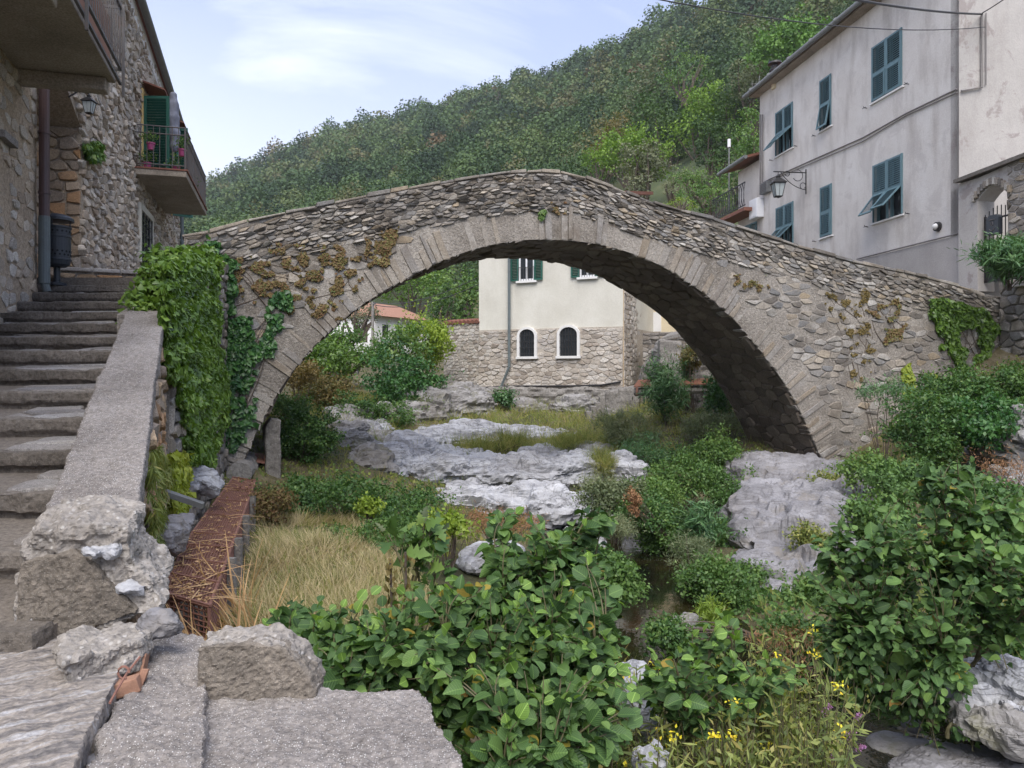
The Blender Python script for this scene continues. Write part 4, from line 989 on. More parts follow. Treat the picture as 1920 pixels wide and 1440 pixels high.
# garden wall with tiles
GWl = Wall((P(832, 700, 31.2).x, 31.2), (P(900, 700, 30.0).x, 30.0)); t = thing('garden_wall', 'pale rubble garden wall capped with red tiles left of the cream house', 'wall', GWl.pt(.7, -.5))
zt = GWl.at(866, 607)[1]; mb = MB(); GWl.box(mb, 0, GWl.L, -1.2, zt, 0, -.5, .5); mb.mi = 1
stones(mb, GWl.f, 0, GWl.L, -1.0, zt, .22, .12, 172, .46, .010, (.006, .04)); mb.build('wall', [M['pale_mortar'], M['pale_rubble']], t)
mb = MB()
for i in range(9):
    u = GWl.L*(i+.5)/9; mb.tube([GWl.pt(u, zt+.05, .08), GWl.pt(u, zt+.16, -.55)], .085, 10)
GWl.box(mb, -.05, GWl.L, zt, zt+.05, .06, -.55); mb.build('coping', M['terracotta_dark'], t)
# ochre wall with a white niche
NW = Wall((P(1212, 700, 31.5).x, 31.5), (P(1275, 700, 30.5).x, 30.5)); t = thing('niche_wall', 'ochre wall with a white arched niche right of the cream house', 'wall', NW.pt(.6, 1.7))
zb_ = NW.at(1235, 622)[1]; mb = MB(); NW.box(mb, 0, NW.L, zb_-1.5, zb_+2.6, 0, -.4, .5); mb.build('wall', M['cream_dark'], t)
u0, u1, z0, z1 = NW.rect(1216, 1240, 585, 585, 622, 622); k = 10; uc = (u0+u1)/2; rr = (u1-u0)/2
mb = MB(); mb.prism([NW.pt(uc+rr*math.cos(math.pi*i/k), z1-rr+rr*math.sin(math.pi*i/k), .004) for i in range(k+1)]+[NW.pt(u0, z0, .004), NW.pt(u1, z0, .004)], NW.n*.02); mb.build('niche', M['white_plaster'], t)
# retaining structures right of the stream
t = thing('concrete_pier', 'thick weathered concrete pier with rust stains above the right bank', 'pier', P(1260, 735, 24))
mb = MB(); mb.prism([P(1237, 745, 24.5), P(1280, 745, 24.5), P(1280, 640, 24.5), P(1237, 637, 24.5)], (.2, 1.8, 0)); o = mb.build('pier', M['concrete_old'], t); rough(o, .06, [(.8, .05, (1, 1, 1)), (.2, .025, (1, 1, 1))])
t = thing('bank_rubble_wall', 'dark rubble wall stepping up the right bank beside the cream house', 'wall', P(1230, 690, 27.5))
mb = MB(); W_ = Wall((P(1205, 700, 28).x, 28), (P(1300, 700, 27).x, 27)); W_.box(mb, 0, W_.L+3, -2, W_.at(1240, 623)[1], 0, -1, .5); mb.mi = 1
stones(mb, W_.f, 0, W_.L+3, -1.5, W_.at(1240, 623)[1], .3, .15, 173, .45, .012, (.01, .05)); mb.build('wall', [M['concrete_old'], M['bridge']], t)
t = thing('sloping_slab', 'sloping concrete slab above the concrete pier', 'slab', P(1270, 640, 25))
mb = MB(); mb.prism([P(1240, 640, 24.8), P(1300, 625, 24.5), P(1310, 618, 26), P(1258, 630, 26.4)], (0, 0, .12)); o = mb.build('slab', M['concrete_old'], t, bevel=.01)
t = thing('grey_buttress', 'rough grey rendered wall behind the rusty pipe cover on the right bank', 'wall', P(1330, 780, 22.5))
mb = MB(); mb.prism([P(1283, 830, 23), P(1400, 830, 22.5), P(1390, 640, 22.5), P(1310, 655, 23)], (.5, 1.2, 0)); o = mb.build('wall', M['concrete_old'], t); rough(o, .07, [(.7, .08, (1, 1, 1)), (.18, .04, (1, 1, 1))])
t = thing('rough_bank_face', 'coarse pebbly rock face left of the concrete pier', 'rock', P(1215, 760, 25.5))
mb = MB(); mb.prism([P(1196, 800, 26), P(1240, 800, 25), P(1240, 650, 25), P(1222, 655, 26), P(1200, 690, 26)], (.4, 1.5, 0)); o = mb.build('face', M['rock_mossy'], t); rough(o, .07, [(.7, .15, (1, 1, 1)), (.2, .06, (1, 1, 1))])
# rusty covers over the water main on the right bank
for lbl, x0, x1, y0, y1 in (('short rusty pipe cover left of the oleander on the right bank', 1188, 1222, 726, 713), ('longer rusty pipe cover right of the oleander on the right bank', 1272, 1345, 722, 711)):
    t = thing('pipe_cover', lbl, 'pipe cover', P((x0+x1)/2, 735, 22), 'rusty pipe covers on the right bank')
    mb = MB(); mb.prism([P(x0, y0, 22), P(x1, y0-1, 21.7), P(x1-3, y1, 22.3), P(x0+9, y1+1, 22.6)], (0, 0, .03)); mb.build('cover', M['rust_light'], t)
    mb = MB(); mb.tube([P(x0+3, y0+9, 22.15), P(x1-2, y0+8, 21.9)], .12, 12); mb.build('pipe', M['concrete_old'], t)
    mb = MB()
    for x in (x0+6, x1-24 if x1-x0 > 50 else x1-6): mb.obox(P(x, y0+6, 21.95), (1, 0, 0), (0, 1, 0), (0, 0, 1), .06, .06, .24)
    mb.build('bracket', M['rust'], t)
# small concrete steps
t = thing('concrete_steps', 'small flight of pale concrete steps on the rock below the cream house', 'steps', P(1125, 795, 24.5))
for i, (x, y) in enumerate(((1100, 772), (1109, 762), (1118, 755), (1127, 745))):
    mb = MB(); a = P(x, y, 24.6); b = P(x+10.5, 797, 24.6); mb.box(a.x, b.x, 24.6+i*.12, 25.3, b.z-.3, a.z); mb.build('step', M['concrete_old'], t, bevel=.02)
t = thing('grey_retaining_block', 'grey rendered block behind the small concrete steps', 'wall', P(1160, 790, 25.5))
mb = MB(); mb.prism([P(1135, 800, 25.6), P(1198, 800, 25.2), P(1198, 722, 25.2), P(1135, 735, 25.6)], (.2, 1.2, 0)); o = mb.build('wall', M['concrete_old'], t); rough(o, .06, [(.7, .04, (1, 1, 1)), (.2, .02, (1, 1, 1))])
# distant white house with an orange roof
def hz_at(x, y):
    px = HX+x/y*F; yr, dr, df, yf = hill_par(np.array([px])); tq = (y-df)/(dr-df); return float(hill_z(np.array([px]), tq)[2][0])
t = thing('white_house', 'small white house with an orange tiled roof far behind the left trees', 'house', P(745, 640, 62))
DW = Wall((P(703, 700, 60).x, 60), (P(800, 700, 66).x, 66)); mb = MB(); zt = DW.at(750, 597)[1]; DW.box(mb, 0, DW.L, -1, zt, 0, -5, .5); mb.build('wall', M['white_plaster'], t)
mb = MB(); a = [DW.pt(-.3, zt, .5), DW.pt(DW.L+.3, zt, .5), DW.pt(DW.L-.8, zt+1.35, -2.6), DW.pt(1.6, zt+1.35, -2.6)]; b = [DW.pt(-.3, zt, -5.4), DW.pt(DW.L+.3, zt, -5.4)]
mb.add(a+b, [(0, 1, 2, 3), (0, 3, 4), (1, 5, 2), (4, 3, 2, 5), (0, 4, 5, 1)]); mb.build('roof', M['terracotta'], t)
for x in (722, 748):
    u, z = DW.at(x, 618); mb = MB(); DW.box(mb, u-.35, u+.35, z-.6, z+.4, .0, .03); mb.build('window', M['glass'], t)
t = thing('utility_pole', 'pale utility pole carrying wires beside the distant white house', 'pole', P(699, 660, 52))
mb = MB(); mb.tube([P(699, 690, 52), P(699, 566, 52)], [.13, .09], 8); mb.build('pole', M['concrete_old'], t)
mb = MB(); mb.tube([P(694, 570, 52), P(705, 569, 52)], .05, 5); mb.build('crossarm', M['grey_iron'], t)
for lbl, a, b in (('upper thin wire running from the distant pole towards the cream house', P(699, 567, 52), P(900, 518, 33)), ('lower thin wire running from the distant pole towards the cream house', P(699, 571, 52), P(900, 532, 33))):
    mb = MB(); mb.tube([a*(1-q)+b*q-Vector((0, 0, .5*4*q*(1-q))) for q in np.linspace(0, 1, 12)], .022, 4); o = mb.build('overhead_wire', M['cable']); tag(o, lbl, 'wire', 'wires beyond the arch')
t = thing('hoarding', 'dark low fence with pale panels half hidden under the left shrubs', 'fence', P(650, 705, 36))
mb = MB(); a = P(600, 710, 36); b = P(672, 712, 36); mb.box(a.x, b.x, 36, 36.1, a.z-.3, a.z+.45); mb.build('panel', M['bin'], t)
mb = MB()
for x, w_ in ((640, .22), (652, .3), (666, .22)): p = P(x, 704, 35.95); mb.box(p.x-w_/2, p.x+w_/2, 35.9, 35.98, p.z-.35, p.z+.2)
mb.build('board', M['concrete_old'], t)
# ------------------------------------------------------------------ grey house on the right
RH = Wall((14.06-.139*19.5, 19.5), (14.06-.139*30.45, 30.45)); RS = Wall((14.06-.139*19.5, 19.5), (14.06-.139*19.5+8, 19.5+8*.139))
rh = thing('grey_house', 'two-storey house with stained lavender-grey plaster and blue-green shutters right of the bridge', 'house', RH.pt(5, 2.2))
ZE = 11.05
WINS = [  # left, right, top at left, top at right, bottom at left, bottom at right, leaves, flap angles
 (1636, 1692, 88, 53, 190, 165, 2, (0, 0)), (1538, 1559, 150, 140, 245, 237, 1, (10,)), (1455, 1487, 210, 193, 293, 277, 2, (48, 40)),
 (1638, 1693, 310, 288, 418, 402, 2, (44, 38)), (1539, 1560, 351, 345, 446, 441, 1, (0,)), (1456, 1488, 390, 378, 466, 460, 2, (46, 42))]
rects = [RH.rect(*w[:6]) for w in WINS]
# wall with openings: grid of panels
ucuts = sorted({0., RH.L}|{x for q in rects for x in q[:2]}); zcuts = sorted({3.5, ZE}|{x for q in rects for x in q[2:]})
mb = MB()
for a, b in zip(ucuts[:-1], ucuts[1:]):
    for c, d in zip(zcuts[:-1], zcuts[1:]):
        cu, cz = (a+b)/2, (c+d)/2
        if any(q[0] < cu < q[1] and q[2] < cz < q[3] for q in rects): continue
        mb.add([RH.pt(a, c), RH.pt(b, c), RH.pt(b, d), RH.pt(a, d)], [(0, 1, 2, 3)], .5)
for q in rects:   # reveals
    for (p0, p1) in (((q[0], q[2]), (q[1], q[2])), ((q[1], q[2]), (q[1], q[3])), ((q[1], q[3]), (q[0], q[3])), ((q[0], q[3]), (q[0], q[2]))):
        mb.add([RH.pt(*p0, 0), RH.pt(*p1, 0), RH.pt(*p1, -.22), RH.pt(*p0, -.22)], [(0, 1, 2, 3)], .5)
mb.add([RH.pt(RH.L, 0), RH.pt(RH.L, 0, -8), RH.pt(RH.L, ZE, -8), RH.pt(RH.L, ZE)], [(0, 1, 2, 3)], .5)
mb.build('wall', M['grey_plaster'], rh)
mb = MB(); RH.box(mb, -.03, RH.L, -1.5, 3.5, .035, -.4, .5); mb.build('base_course', M['base_plaster'], rh)
mb = MB(); RS.box(mb, 0.0, 8, 3.0, 11.6, 0, -.3, .5); mb.build('side_wall', M['peeling'], rh)
mb = MB(); o1 = .42
a = [RH.pt(-.25, ZE+.02, o1), RH.pt(RH.L+.25, ZE+.02, o1), RH.pt(RH.L+.25, ZE+1.9, -5), RH.pt(-.25, ZE+1.9, -5)]; mb.prism(a, (0, 0, .14))
rf = mb.build('roof', M['terracotta_dark'], rh)
mb = MB(); RH.box(mb, -.2, RH.L+.2, ZE-.06, ZE+.02, -.05, o1-.06); mb.build('soffit', M['slab'], rf)
mb = MB(); mb.tube([RH.pt(-.3, ZE+.06, o1+.06), RH.pt(RH.L+.4, ZE+.02, o1+.06)], .085, 12)
for u in np.arange(.3, RH.L, 1.5): mb.tube([RH.pt(u-.02, ZE+.06, o1+.06), RH.pt(u+.02, ZE+.06, o1+.06)], .1, 12)
mb.build('gutter', M['gutter'], rf)
mb = MB(); cu, cz = RH.at(1452, 165); cp = RH.pt(cu, ZE-1.12, -.02); mb.tube([cp+Vector((0, 0, .9)), cp+Vector((0, 0, 1.7))], .13, 12, .4)
ch = mb.build('chimney', M['cream_dark'], rf)
mb = MB(); mb.lathe(cp, [(.2, 1.55), (.22, 1.6), (.14, 1.72), (.14, 1.8), (.27, 1.84), (.24, 1.92), (.1, 1.95)], 16); mb.build('cowl', M['black_iron'], ch)
for (w, q) in zip(WINS, rects):
    u0, u1, z0, z1 = q; nl = w[6]
    mb = MB(); s = .05
    RH.box(mb, u0, u0+s, z0, z1, -.18, -.1); RH.box(mb, u1-s, u1, z0, z1, -.18, -.1); RH.box(mb, u0+s, u1-s, z0, z0+s, -.18, -.1); RH.box(mb, u0+s, u1-s, z1-s, z1, -.18, -.1)
    if nl == 2: RH.box(mb, (u0+u1)/2-.03, (u0+u1)/2+.03, z0+s, z1-s, -.175, -.095)
    wn = mb.build('window', M['teal'], rh)
    mb = MB(); RH.box(mb, u0, u1, z0, z1, -.26, -.2); mb.build('pane', M['glass'], wn)
    mb = MB(); RH.box(mb, u0-.08, u1+.08, z0-.055, z0-.002, -.1, .06); mb.build('sill', M['white_trim'], wn, bevel=.006)
    lw_ = (u1-u0)/nl; hm = z0+(z1-z0)*.47
    for k in range(nl):
        ua = u0+k*lw_; zbk = -.0
        mb = MB(); e = RH.e
        # facing out of the wall: seen from outside the leaf runs from far to near
        O = RH.pt(ua+.012, hm, .03); shutter(mb, O, e, (0, 0, 1), lw_-.024, z1-hm-.01)
        RH.box(mb, ua+.0, ua+.03, z0+.02, z1, .0, .045); RH.box(mb, ua+lw_-.03, ua+lw_, z0+.02, z1, .0, .045)
        sh_ = mb.build('shutter', M['teal'], wn)
        an = math.radians(w[7][k]); dn = Vector((0, 0, -math.cos(an)))+RH.n*math.sin(an); hh = hm-z0-.02
        mb = MB(); O = RH.pt(ua+.04, hm, .045)+dn*hh; shutter(mb, O, e, -dn, lw_-.08, hh); mb.build('flap', M['teal'], sh_)
    mb = MB()
    for uu in (u0-.28, u1+.28) if nl == 2 else (u1+.3,): mb.tube([RH.pt(uu, z0-.05, 0), RH.pt(uu, z0-.05, .1), RH.pt(uu+.02, z0-.0, .11)], .012, 5); mb.tube([RH.pt(uu-.08, z0-.05, .1), RH.pt(uu+.08, z0-.05, .1)], .01, 5)
    mb.build('shutter_stay', M['black_iron'], wn)
# cables pinned along the facade
mb = MB(); pts = [RH.pt(*RH.at(x, y), .03) for x, y in ((1796, 167), (1700, 213), (1620, 258), (1520, 302), (1440, 338), (1428, 345))]
mb.tube(pts, .022, 6); mb.tube([p+Vector((0, 0, -.09+.03*math.sin(i*2))) for i, p in enumerate(pts)], .014, 6)
mb.build('facade_cable', M['conduit'], rh)
mb = MB(); pts = [RH.pt(*RH.at(x, y), .06) for x, y in ((1801, 340), (1801, 438), (1700, 463), (1610, 486))]; mb.tube(pts, .022, 6); mb.build('conduit', M['conduit'], rh)
mb = MB()
for x in (1428, 1432): mb.tube([RH.pt(*RH.at(x, 215), .06), RH.pt(*RH.at(x, 365), .06)], .03, 8)
mb.build('conduit', M['conduit'], rh)
mb = MB(); pts = [RS.pt(*RS.at(x, y), .05) for x, y in ((1838, 30), (1838, 165), (1800, 172))]; mb.tube(pts, .03, 6); mb.tube([p+RS.e*.12+Vector((0, 0, .06)) for p in pts[:2]], .016, 6); mb.build('conduit', M['conduit'], rh)
t = thing('bulkhead_lamp', 'small round bulkhead lamp low on the grey house wall', 'lamp', RH.pt(*RH.at(1760, 425)))
bu, bz = RH.at(1760, 425); mb = MB(); mb.tube([RH.pt(bu, bz, 0), RH.pt(bu, bz, .09)], [.13, .12], 18); mb.build('housing', M['black_iron'], t)
mb = MB(); mb.blob(RH.pt(bu, bz, .09), (.085, .085, .085), 2); mb.build('glass', M['white_trim'], t, smooth=True)
t = thing('meter_box', 'white enamel meter box on the far corner of the grey house', 'meter box', RH.pt(*RH.at(1423, 395)))
mu, mz = RH.at(1425, 392); mb = MB(); RH.box(mb, mu-.35, mu+.35, mz-.38, mz+.38, .0, .3); mb.build('box', M['white_metal'], t, bevel=.02)
mb = MB(); RH.box(mb, mu-.3, mu+.3, mz-.33, mz+.33, .3, .312); mb.build('door', M['white_metal'], t, bevel=.004)
t = thing('air_vent', 'grey louvred air conditioning grille beside the street lantern', 'vent', RH.pt(*RH.at(1438, 354)))
mu, mz = RH.at(1440, 353); mb = MB(); RH.box(mb, mu-.32, mu+.32, mz-.2, mz+.2, 0, .2); mb.build('housing', M['gutter'], t, bevel=.01)
mb = MB()
for k in range(6): RH.box(mb, mu-.28, mu+.28, mz-.16+k*.06, mz-.135+k*.06, .2, .215)
mb.build('slat', M['grey_iron'], t)
# street lantern on a scrolled bracket
lu, lz = RH.at(1512, 324); t = thing('street_lantern', 'black iron street lantern hanging from a scrolled bracket on the grey house', 'lantern', RH.pt(lu, lz))
mb = MB(); A = RH.pt(lu, lz, 0); mb.tube([RH.pt(lu, lz+.12, .02), RH.pt(lu, lz-.75, .02)], .02, 6); mb.tube([A, RH.pt(lu, lz, 1.22)], .02, 6)
for (c0, r0, a0, a1) in (((.34, -.12), .22, 90, 330), ((.12, -.46), .12, -60, 250), ((.72, -.06), .10, 60, 330)):
    mb.tube([RH.pt(lu, lz+c0[1]+r0*(1-.25*i/14)*math.sin(math.radians(a0+(a1-a0)*i/14)), c0[0]+r0*(1-.25*i/14)*math.cos(math.radians(a0+(a1-a0)*i/14))) for i in range(15)], .013, 5)
mb.tube(bez(RH.pt(lu, lz-.6, .02), RH.pt(lu, lz-.02, .95), RH.n*.1-Vector((0, 0, .22)), 9), .013, 5)
mb.tube([RH.pt(lu, lz, 1.05), RH.pt(lu, lz-.1, 1.05)], .012, 5); mb.build('bracket', M['black_iron'], t)
lantern(t, RH.pt(lu, lz-.08, 1.05), 1.12)
# annex wing with balcony beyond the far end
AX = Wall((RH.pt(RH.L+.02, 0, -.1).x, RH.pt(RH.L+.02, 0, -.1).y), (RH.pt(RH.L+4.6, 0, -.1).x, RH.pt(RH.L+4.6, 0, -.1).y))
ax = thing('annex_wing', 'low plastered wing with an iron balcony at the far end of the grey house', 'house', AX.pt(1.5, 2.2))
mb = MB(); zx = 8.55; AX.box(mb, 0, 2.2, 0, zx, 0, -6, .5); mb.build('wall', M['grey_plaster'], ax)
mb = MB(); a = [AX.pt(0, zx, .6), AX.pt(2.6, zx-.02, .6), AX.pt(2.6, zx+1.0, -3), AX.pt(0, zx+1.0, -3)]; mb.prism(a, (0, 0, .1)); rf = mb.build('roof', M['terracotta_dark'], ax)
mb = MB(); mb.tube([AX.pt(0, zx+.03, .68), AX.pt(2.7, zx, .68)], .08, 10); mb.build('gutter', M['gutter'], rf)
zb2 = 6.45; mb = MB(); AX.box(mb, .0, 3.3, zb2, zb2+.14, 0, .75); sl = mb.build('balcony', M['terracotta_dark'], ax)
mb = MB()
for z in (zb2+1.12, zb2+.22): AX.box(mb, 0, 3.3, z-.02, z+.02, .69, .73)
for u in np.arange(.0, 3.2, .22):
    mb.tube(bez(AX.pt(u, zb2+.2, .71), AX.pt(u, zb2+1.1, .71), AX.e*.24, 7), .012, 5); mb.tube(bez(AX.pt(u+.22, zb2+.2, .71), AX.pt(u+.22, zb2+1.1, .71), AX.e*-.24, 7), .012, 5)
for z in (zb2+1.12, zb2+.22): mb.tube([AX.pt(3.28, z, 0), AX.pt(3.28, z, .71)], .016, 6)
for n in np.arange(.1, .75, .14): mb.tube([AX.pt(3.28, zb2+.14, n), AX.pt(3.28, zb2+1.1, n)], .01, 5)
mb.build('railing', M['black_iron'], sl)
u0, u1, z0, z1 = AX.rect(1395, 1420, 424, 416, 470, 470); mb = MB(); shutter(mb, AX.pt(u0, z0, .03), AX.e, (0, 0, 1), (u1-u0)/2-.02, z1-z0); shutter(mb, AX.pt((u0+u1)/2, z0, .03), AX.e, (0, 0, 1), (u1-u0)/2, z1-z0); mb.build('window', M['teal'], ax)
t = thing('antenna_mast', 'thin mast with a white cylinder on top beside the annex balcony', 'antenna', P(1367, 420, 33.5))
mb = MB(); mb.tube([P(1367, 440, 33.6), P(1367, 275, 33.6)], .03, 8); mb.build('mast', M['gutter'], t)
mb = MB(); mb.tube([P(1367, 276, 33.6), P(1367, 261, 33.6)], .07, 10); mb.build('aerial', M['white_metal'], t)
t = thing('roof_aerial', 'spindly television aerial on the grey house roof by the chimney pot', 'antenna', P(1424, 168, 30))
mb = MB(); mb.tube([P(1421, 190, 30.6), P(1424, 142, 30.6)], .015, 5); mb.tube([P(1408, 158, 30.6), P(1441, 155, 30.6)], .012, 5)
for k in range(4): mb.tube([P(1410+9*k, 152, 30.6), P(1411+9*k, 163, 30.6)], .008, 4)
mb.build('aerial', M['gutter'], t)
# ------------------------------------------------------------------ portal with iron gate
def line_wall(c, m, d0, d1): return Wall((c+m*d0, d0), (c+m*d1, d1))
PW = line_wall(16.0, -.25, 19.15, 15.9)
pt_ = thing('gateway', 'crumbling arched stone gateway beside the grey house', 'gateway', PW.pt(.8, 2.2))
ga, gb = PW.at(1833, 400)[0], PW.at(1890, 400)[0]; zsp = PW.at(1835, 376)[1]; ztop = 4.75
mb = MB(); PW.box(mb, -.1, ga, 2.0, ztop, 0, -.5, .5); PW.box(mb, gb, PW.L, 2.0, ztop+.25, 0, -.5, .5)
k = 10; arc = [(ga+(gb-ga)*i/k, zsp+.26*math.sin(math.pi*i/k)) for i in range(k+1)]
mb.prism([PW.pt(*p) for p in arc]+[PW.pt(gb, ztop+.1), PW.pt(ga, ztop)], -PW.n*.5, .5); mb.mi = 1
stones(mb, PW.f, gb, PW.L, 2.05, ztop+.15, .28, .13, 160, .45, .012, (.01, .05)); mb.build('wall', [M['peeling'], M['bridge']], pt_)
mb = MB(); r = rng_(6)
for i in range(k+3):
    a, b = (i-.5)/k*.9, 0
    th = math.pi*(i/(k+2)); u = ga-.08+(gb-ga+.16)*i/(k+2); z = zsp+.02+.30*math.sin(th)
    mb.obox(PW.pt(u, z+.05, -.2), PW.e, PW.n, (0, 0, 1), .075, .56, .17)
mb.build('arch_brick', M['bridge'], pt_, bevel=.008)
mb = MB()
a = [PW.pt(-.1, ztop, .16), PW.pt(PW.L, ztop+.22, .16), PW.pt(PW.L, ztop+.30, -.6), PW.pt(-.1, ztop+.08, -.6)]; mb.prism(a, (0, 0, .09)); mb.build('coping', M['bridge'], pt_)
gt = thing('iron_gate', 'dark iron bar gate hung in the arched gateway', 'gate', PW.pt((ga+gb)/2, 2.3, -.2))
zg0, zg1 = 2.2, PW.at(1840, 405)[1]; mb = MB()
for i, u in enumerate(np.linspace(ga+.03, gb-.03, 8)): mb.tube([PW.pt(u, zg0, -.2), PW.pt(u, zg1+.16*math.sin(math.pi*i/7)+.05, -.2)], .012, 6)
for z in (zg0+.08, zg1-.08, zg0+.95): PW.box(mb, ga+.01, gb-.01, z-.02, z+.02, -.215, -.185)
PW.box(mb, ga+.01, ga+.05, zg0, zg1, -.22, -.18); mb.build('frame', M['black_iron'], gt)
mb = MB(); PW.box(mb, ga+.05, gb-.03, zg0, zg0+.8, -.205, -.195); mb.build('panel', M['black_iron'], gt)
mbx = thing('mailbox', 'black cast mailbox with a raised horn emblem hung on the iron gate', 'mailbox', PW.pt((ga+gb)/2, 3.3, -.15))
mu, mz = PW.at(1858, 424); mb = MB(); w_, h_ = .17, .2
prof = [(-w_, -h_), (w_, -h_), (w_, h_), (w_*.6, h_+.07), (-w_*.6, h_+.07), (-w_, h_)]
mb.prism([PW.pt(mu+a, mz+b, -.17) for a, b in prof], PW.n*.14); mb.build('box', M['bin'], mbx, bevel=.012)
mb = MB(); mb.tube([PW.pt(mu+.07*math.cos(a), mz-.05+.055*math.sin(a), -.022) for a in np.linspace(math.pi*1.05, math.pi*1.95, 9)], .010, 5); mb.tube([PW.pt(mu+.035*math.cos(a), mz+.06+.04*math.sin(a), -.022) for a in np.linspace(0, 2*math.pi, 11)[:-1]], .009, 5, None, True)
mb.tube([PW.pt(mu-.08, mz+.15, -.022), PW.pt(mu+.08, mz+.15, -.022)], .012, 5); mb.build('emblem', M['grey_iron'], mbx)
# courtyard wall glimpsed through the gate
t = thing('courtyard_wall', 'pale plaster wall glimpsed through the iron gate', 'wall', PW.pt(.8, 2, -2.5))
mb = MB(); PW.box(mb, -2.5, 3.5, .5, 4.6, -2.2, -2.5, .5); mb.build('wall', M['white_plaster'], t)
# bank wall below the gate, carrying on from the bridge end
bq = BW.pt(BW.at(1872, 560)[0], 0, .06); BKW = Wall((bq.x, bq.y), (12.45, 14.4))
t = thing('bank_wall', 'rough grey masonry wall below the gateway at the right edge', 'wall', BKW.pt(1.5, -.5))
mb = MB(); BKW.box(mb, 0, BKW.L, -3.5, 2.28, 0, -.6, .5); mb.mi = 1
stones(mb, BKW.f, 0, BKW.L, -2.4, 2.25, .36, .2, 161, .45, .012, (.01, .07), None, .3, .7, .8); mb.build('wall', [M['bridge_mortar'], M['bridge']], t)
# wires overhead
def wire(lbl, a, b, sag, r=.012):
    n = 14; pts = []
    for i in range(n):
        q = i/(n-1); p = a*(1-q)+b*q; p.z -= sag*4*q*(1-q); pts.append(p)
    mb = MB(); mb.tube(pts, r, 5); o = mb.build('overhead_cable', M['cable']); tag(o, lbl, 'cable', 'overhead cables across the top right')
RSa = RS.pt(*RS.at(1836, 30), .1); RSb = RS.pt(*RS.at(1842, 54), .1)
wire('thick twisted cable reaching the pipe on the grey house corner, upper of the pair', P(1420, -40, 12), RSa, .12, .026)
wire('thin sagging wire crossing in front of the grey house eaves', P(1180, -12, 11), RSb, .25, .011)
wire('short slanting wire rising from the corner pipe out of the top right', RS.pt(*RS.at(1836, 28), .1), P(1905, -18, 17), .02, .014)
# ------------------------------------------------------------------ broken masonry in the foreground
def zpoly(pts, z): return [onz(x, y, z) for x, y in pts]
def slab_piece(name, lbl, cat, pts, z, th, mat, voxel, layers, vec=None):
    mb = MB(); mb.prism(zpoly(pts, z), vec or (0, 0, -th)); o = mb.build(name, mat); rough(o, voxel, layers+[(.02, .004, (1, 1, 1))], False); return tag(o, lbl, cat)
RG = [(.30, .018, (1, 1, 1)), (-.14, .010, (1, 1, 1.8)), (.05, .008, (1, 1, 1)), (.018, .007, (1, 1, 1))]
m, nt, out, co_ = newmat('streaked_slab')
a_ = noise(nt, nd(nt, 'ShaderNodeMapping', {'Vector': co_, 'Rotation': (0, 0, math.radians(-38))}).outputs[0], 3.2, 7, .7, (1, 5.5, 1), .4)
c_ = ramp(nt, a_, [(.30, (.085, .08, .082)), (.42, (.18, .165, .158)), (.52, (.29, .255, .225)), (.62, (.36, .35, .355)), (.76, (.52, .52, .54))])
g_ = noise(nt, co_, 60, 5, .7); c_ = mixc(nt, .6, c_, ramp(nt, g_, [(.3, .22), (.7, .8)]), 'OVERLAY')
finish(nt, out, c_, .8, mathn(nt, 'ADD', mathn(nt, 'MULTIPLY', a_, 1.6), g_), .7, .012); M['streaked'] = m
slab_piece('stone_slab', 'broad grey streaked stone slab in the bottom left corner', 'slab', [(-300, 1188), (110, 1182), (262, 1186), (250, 1215), (222, 1270), (190, 1330), (165, 1370), (140, 1440), (100, 1520), (-300, 1520)], -1.0, .14, M['streaked'], .010, [(.5, .010, (1, 1, 1)), (.13, .012, (1, 1, 1)), (.035, .004, (1, 1, 1))])
slab_piece('mortar_lump', 'broken lump of mortar lying on the streaked slab below the parapet end', 'rubble', [(106, 1200), (150, 1178), (255, 1166), (284, 1182), (262, 1200), (190, 1222), (122, 1240)], -.93, .10, M['concrete_broken'], .009, RG)
slab_piece('wall_stub', 'worn grey mortar top of a broken wall between the slab and the ledge', 'wall', [(270, 1165), (330, 1172), (388, 1196), (386, 1300), (382, 1420), (375, 1530), (120, 1530), (205, 1352), (262, 1230)], -1.05, .85, M['concrete'], .010, [(.4, .03, (1, 1, 1)), (.1, .014, (1, 1, 1)), (.03, .005, (1, 1, 1))])
slab_piece('concrete_ledge', 'rough concrete ledge with pebbly surface at the bottom of the view', 'ledge', [(384, 1205), (560, 1222), (596, 1284), (640, 1292), (700, 1299), (745, 1290), (790, 1288), (806, 1312), (818, 1350), (850, 1392), (874, 1440), (900, 1530), (366, 1530)], -1.10, 1.5, M['concrete'], .010, [(.6, .010, (1, 1, 1)), (.13, .012, (1, 1, 1)), (.03, .005, (1, 1, 1))])
mb = MB(); mb.prism([P(x, y, 2.60) for x, y in ((368, 1216), (400, 1210), (470, 1207), (528, 1216), (552, 1238), (580, 1268), (592, 1300), (588, 1330), (368, 1330))], (-.01, .16, 0)); o = mb.build('broken_upstand', M['concrete_face']); rough(o, .009, [(.25, .008, (1, 1, 1)), (.06, .007, (1, 1, 1)), (.018, .006, (1, 1, 1))], False); tag(o, 'broken dark concrete upstand standing on the back of the ledge', 'wall')
mb = MB(); mb.prism([P(x, y, 2.62) for x, y in ((366, 1212), (400, 1203), (440, 1206), (480, 1199), (532, 1208), (562, 1232), (574, 1258), (590, 1268), (596, 1296), (575, 1285), (540, 1240), (460, 1222), (368, 1226))], (-.01, .15, .008)); o = mb.build('broken_top', M['concrete_broken'])
rough(o, .009, [(.2, .008, (1, 1, 1)), (-.10, .008, (1, 1, 1)), (.05, .007, (1, 1, 1)), (.018, .006, (1, 1, 1))], False); up = bpy.data.objects['broken_upstand']; adopt(o, up)
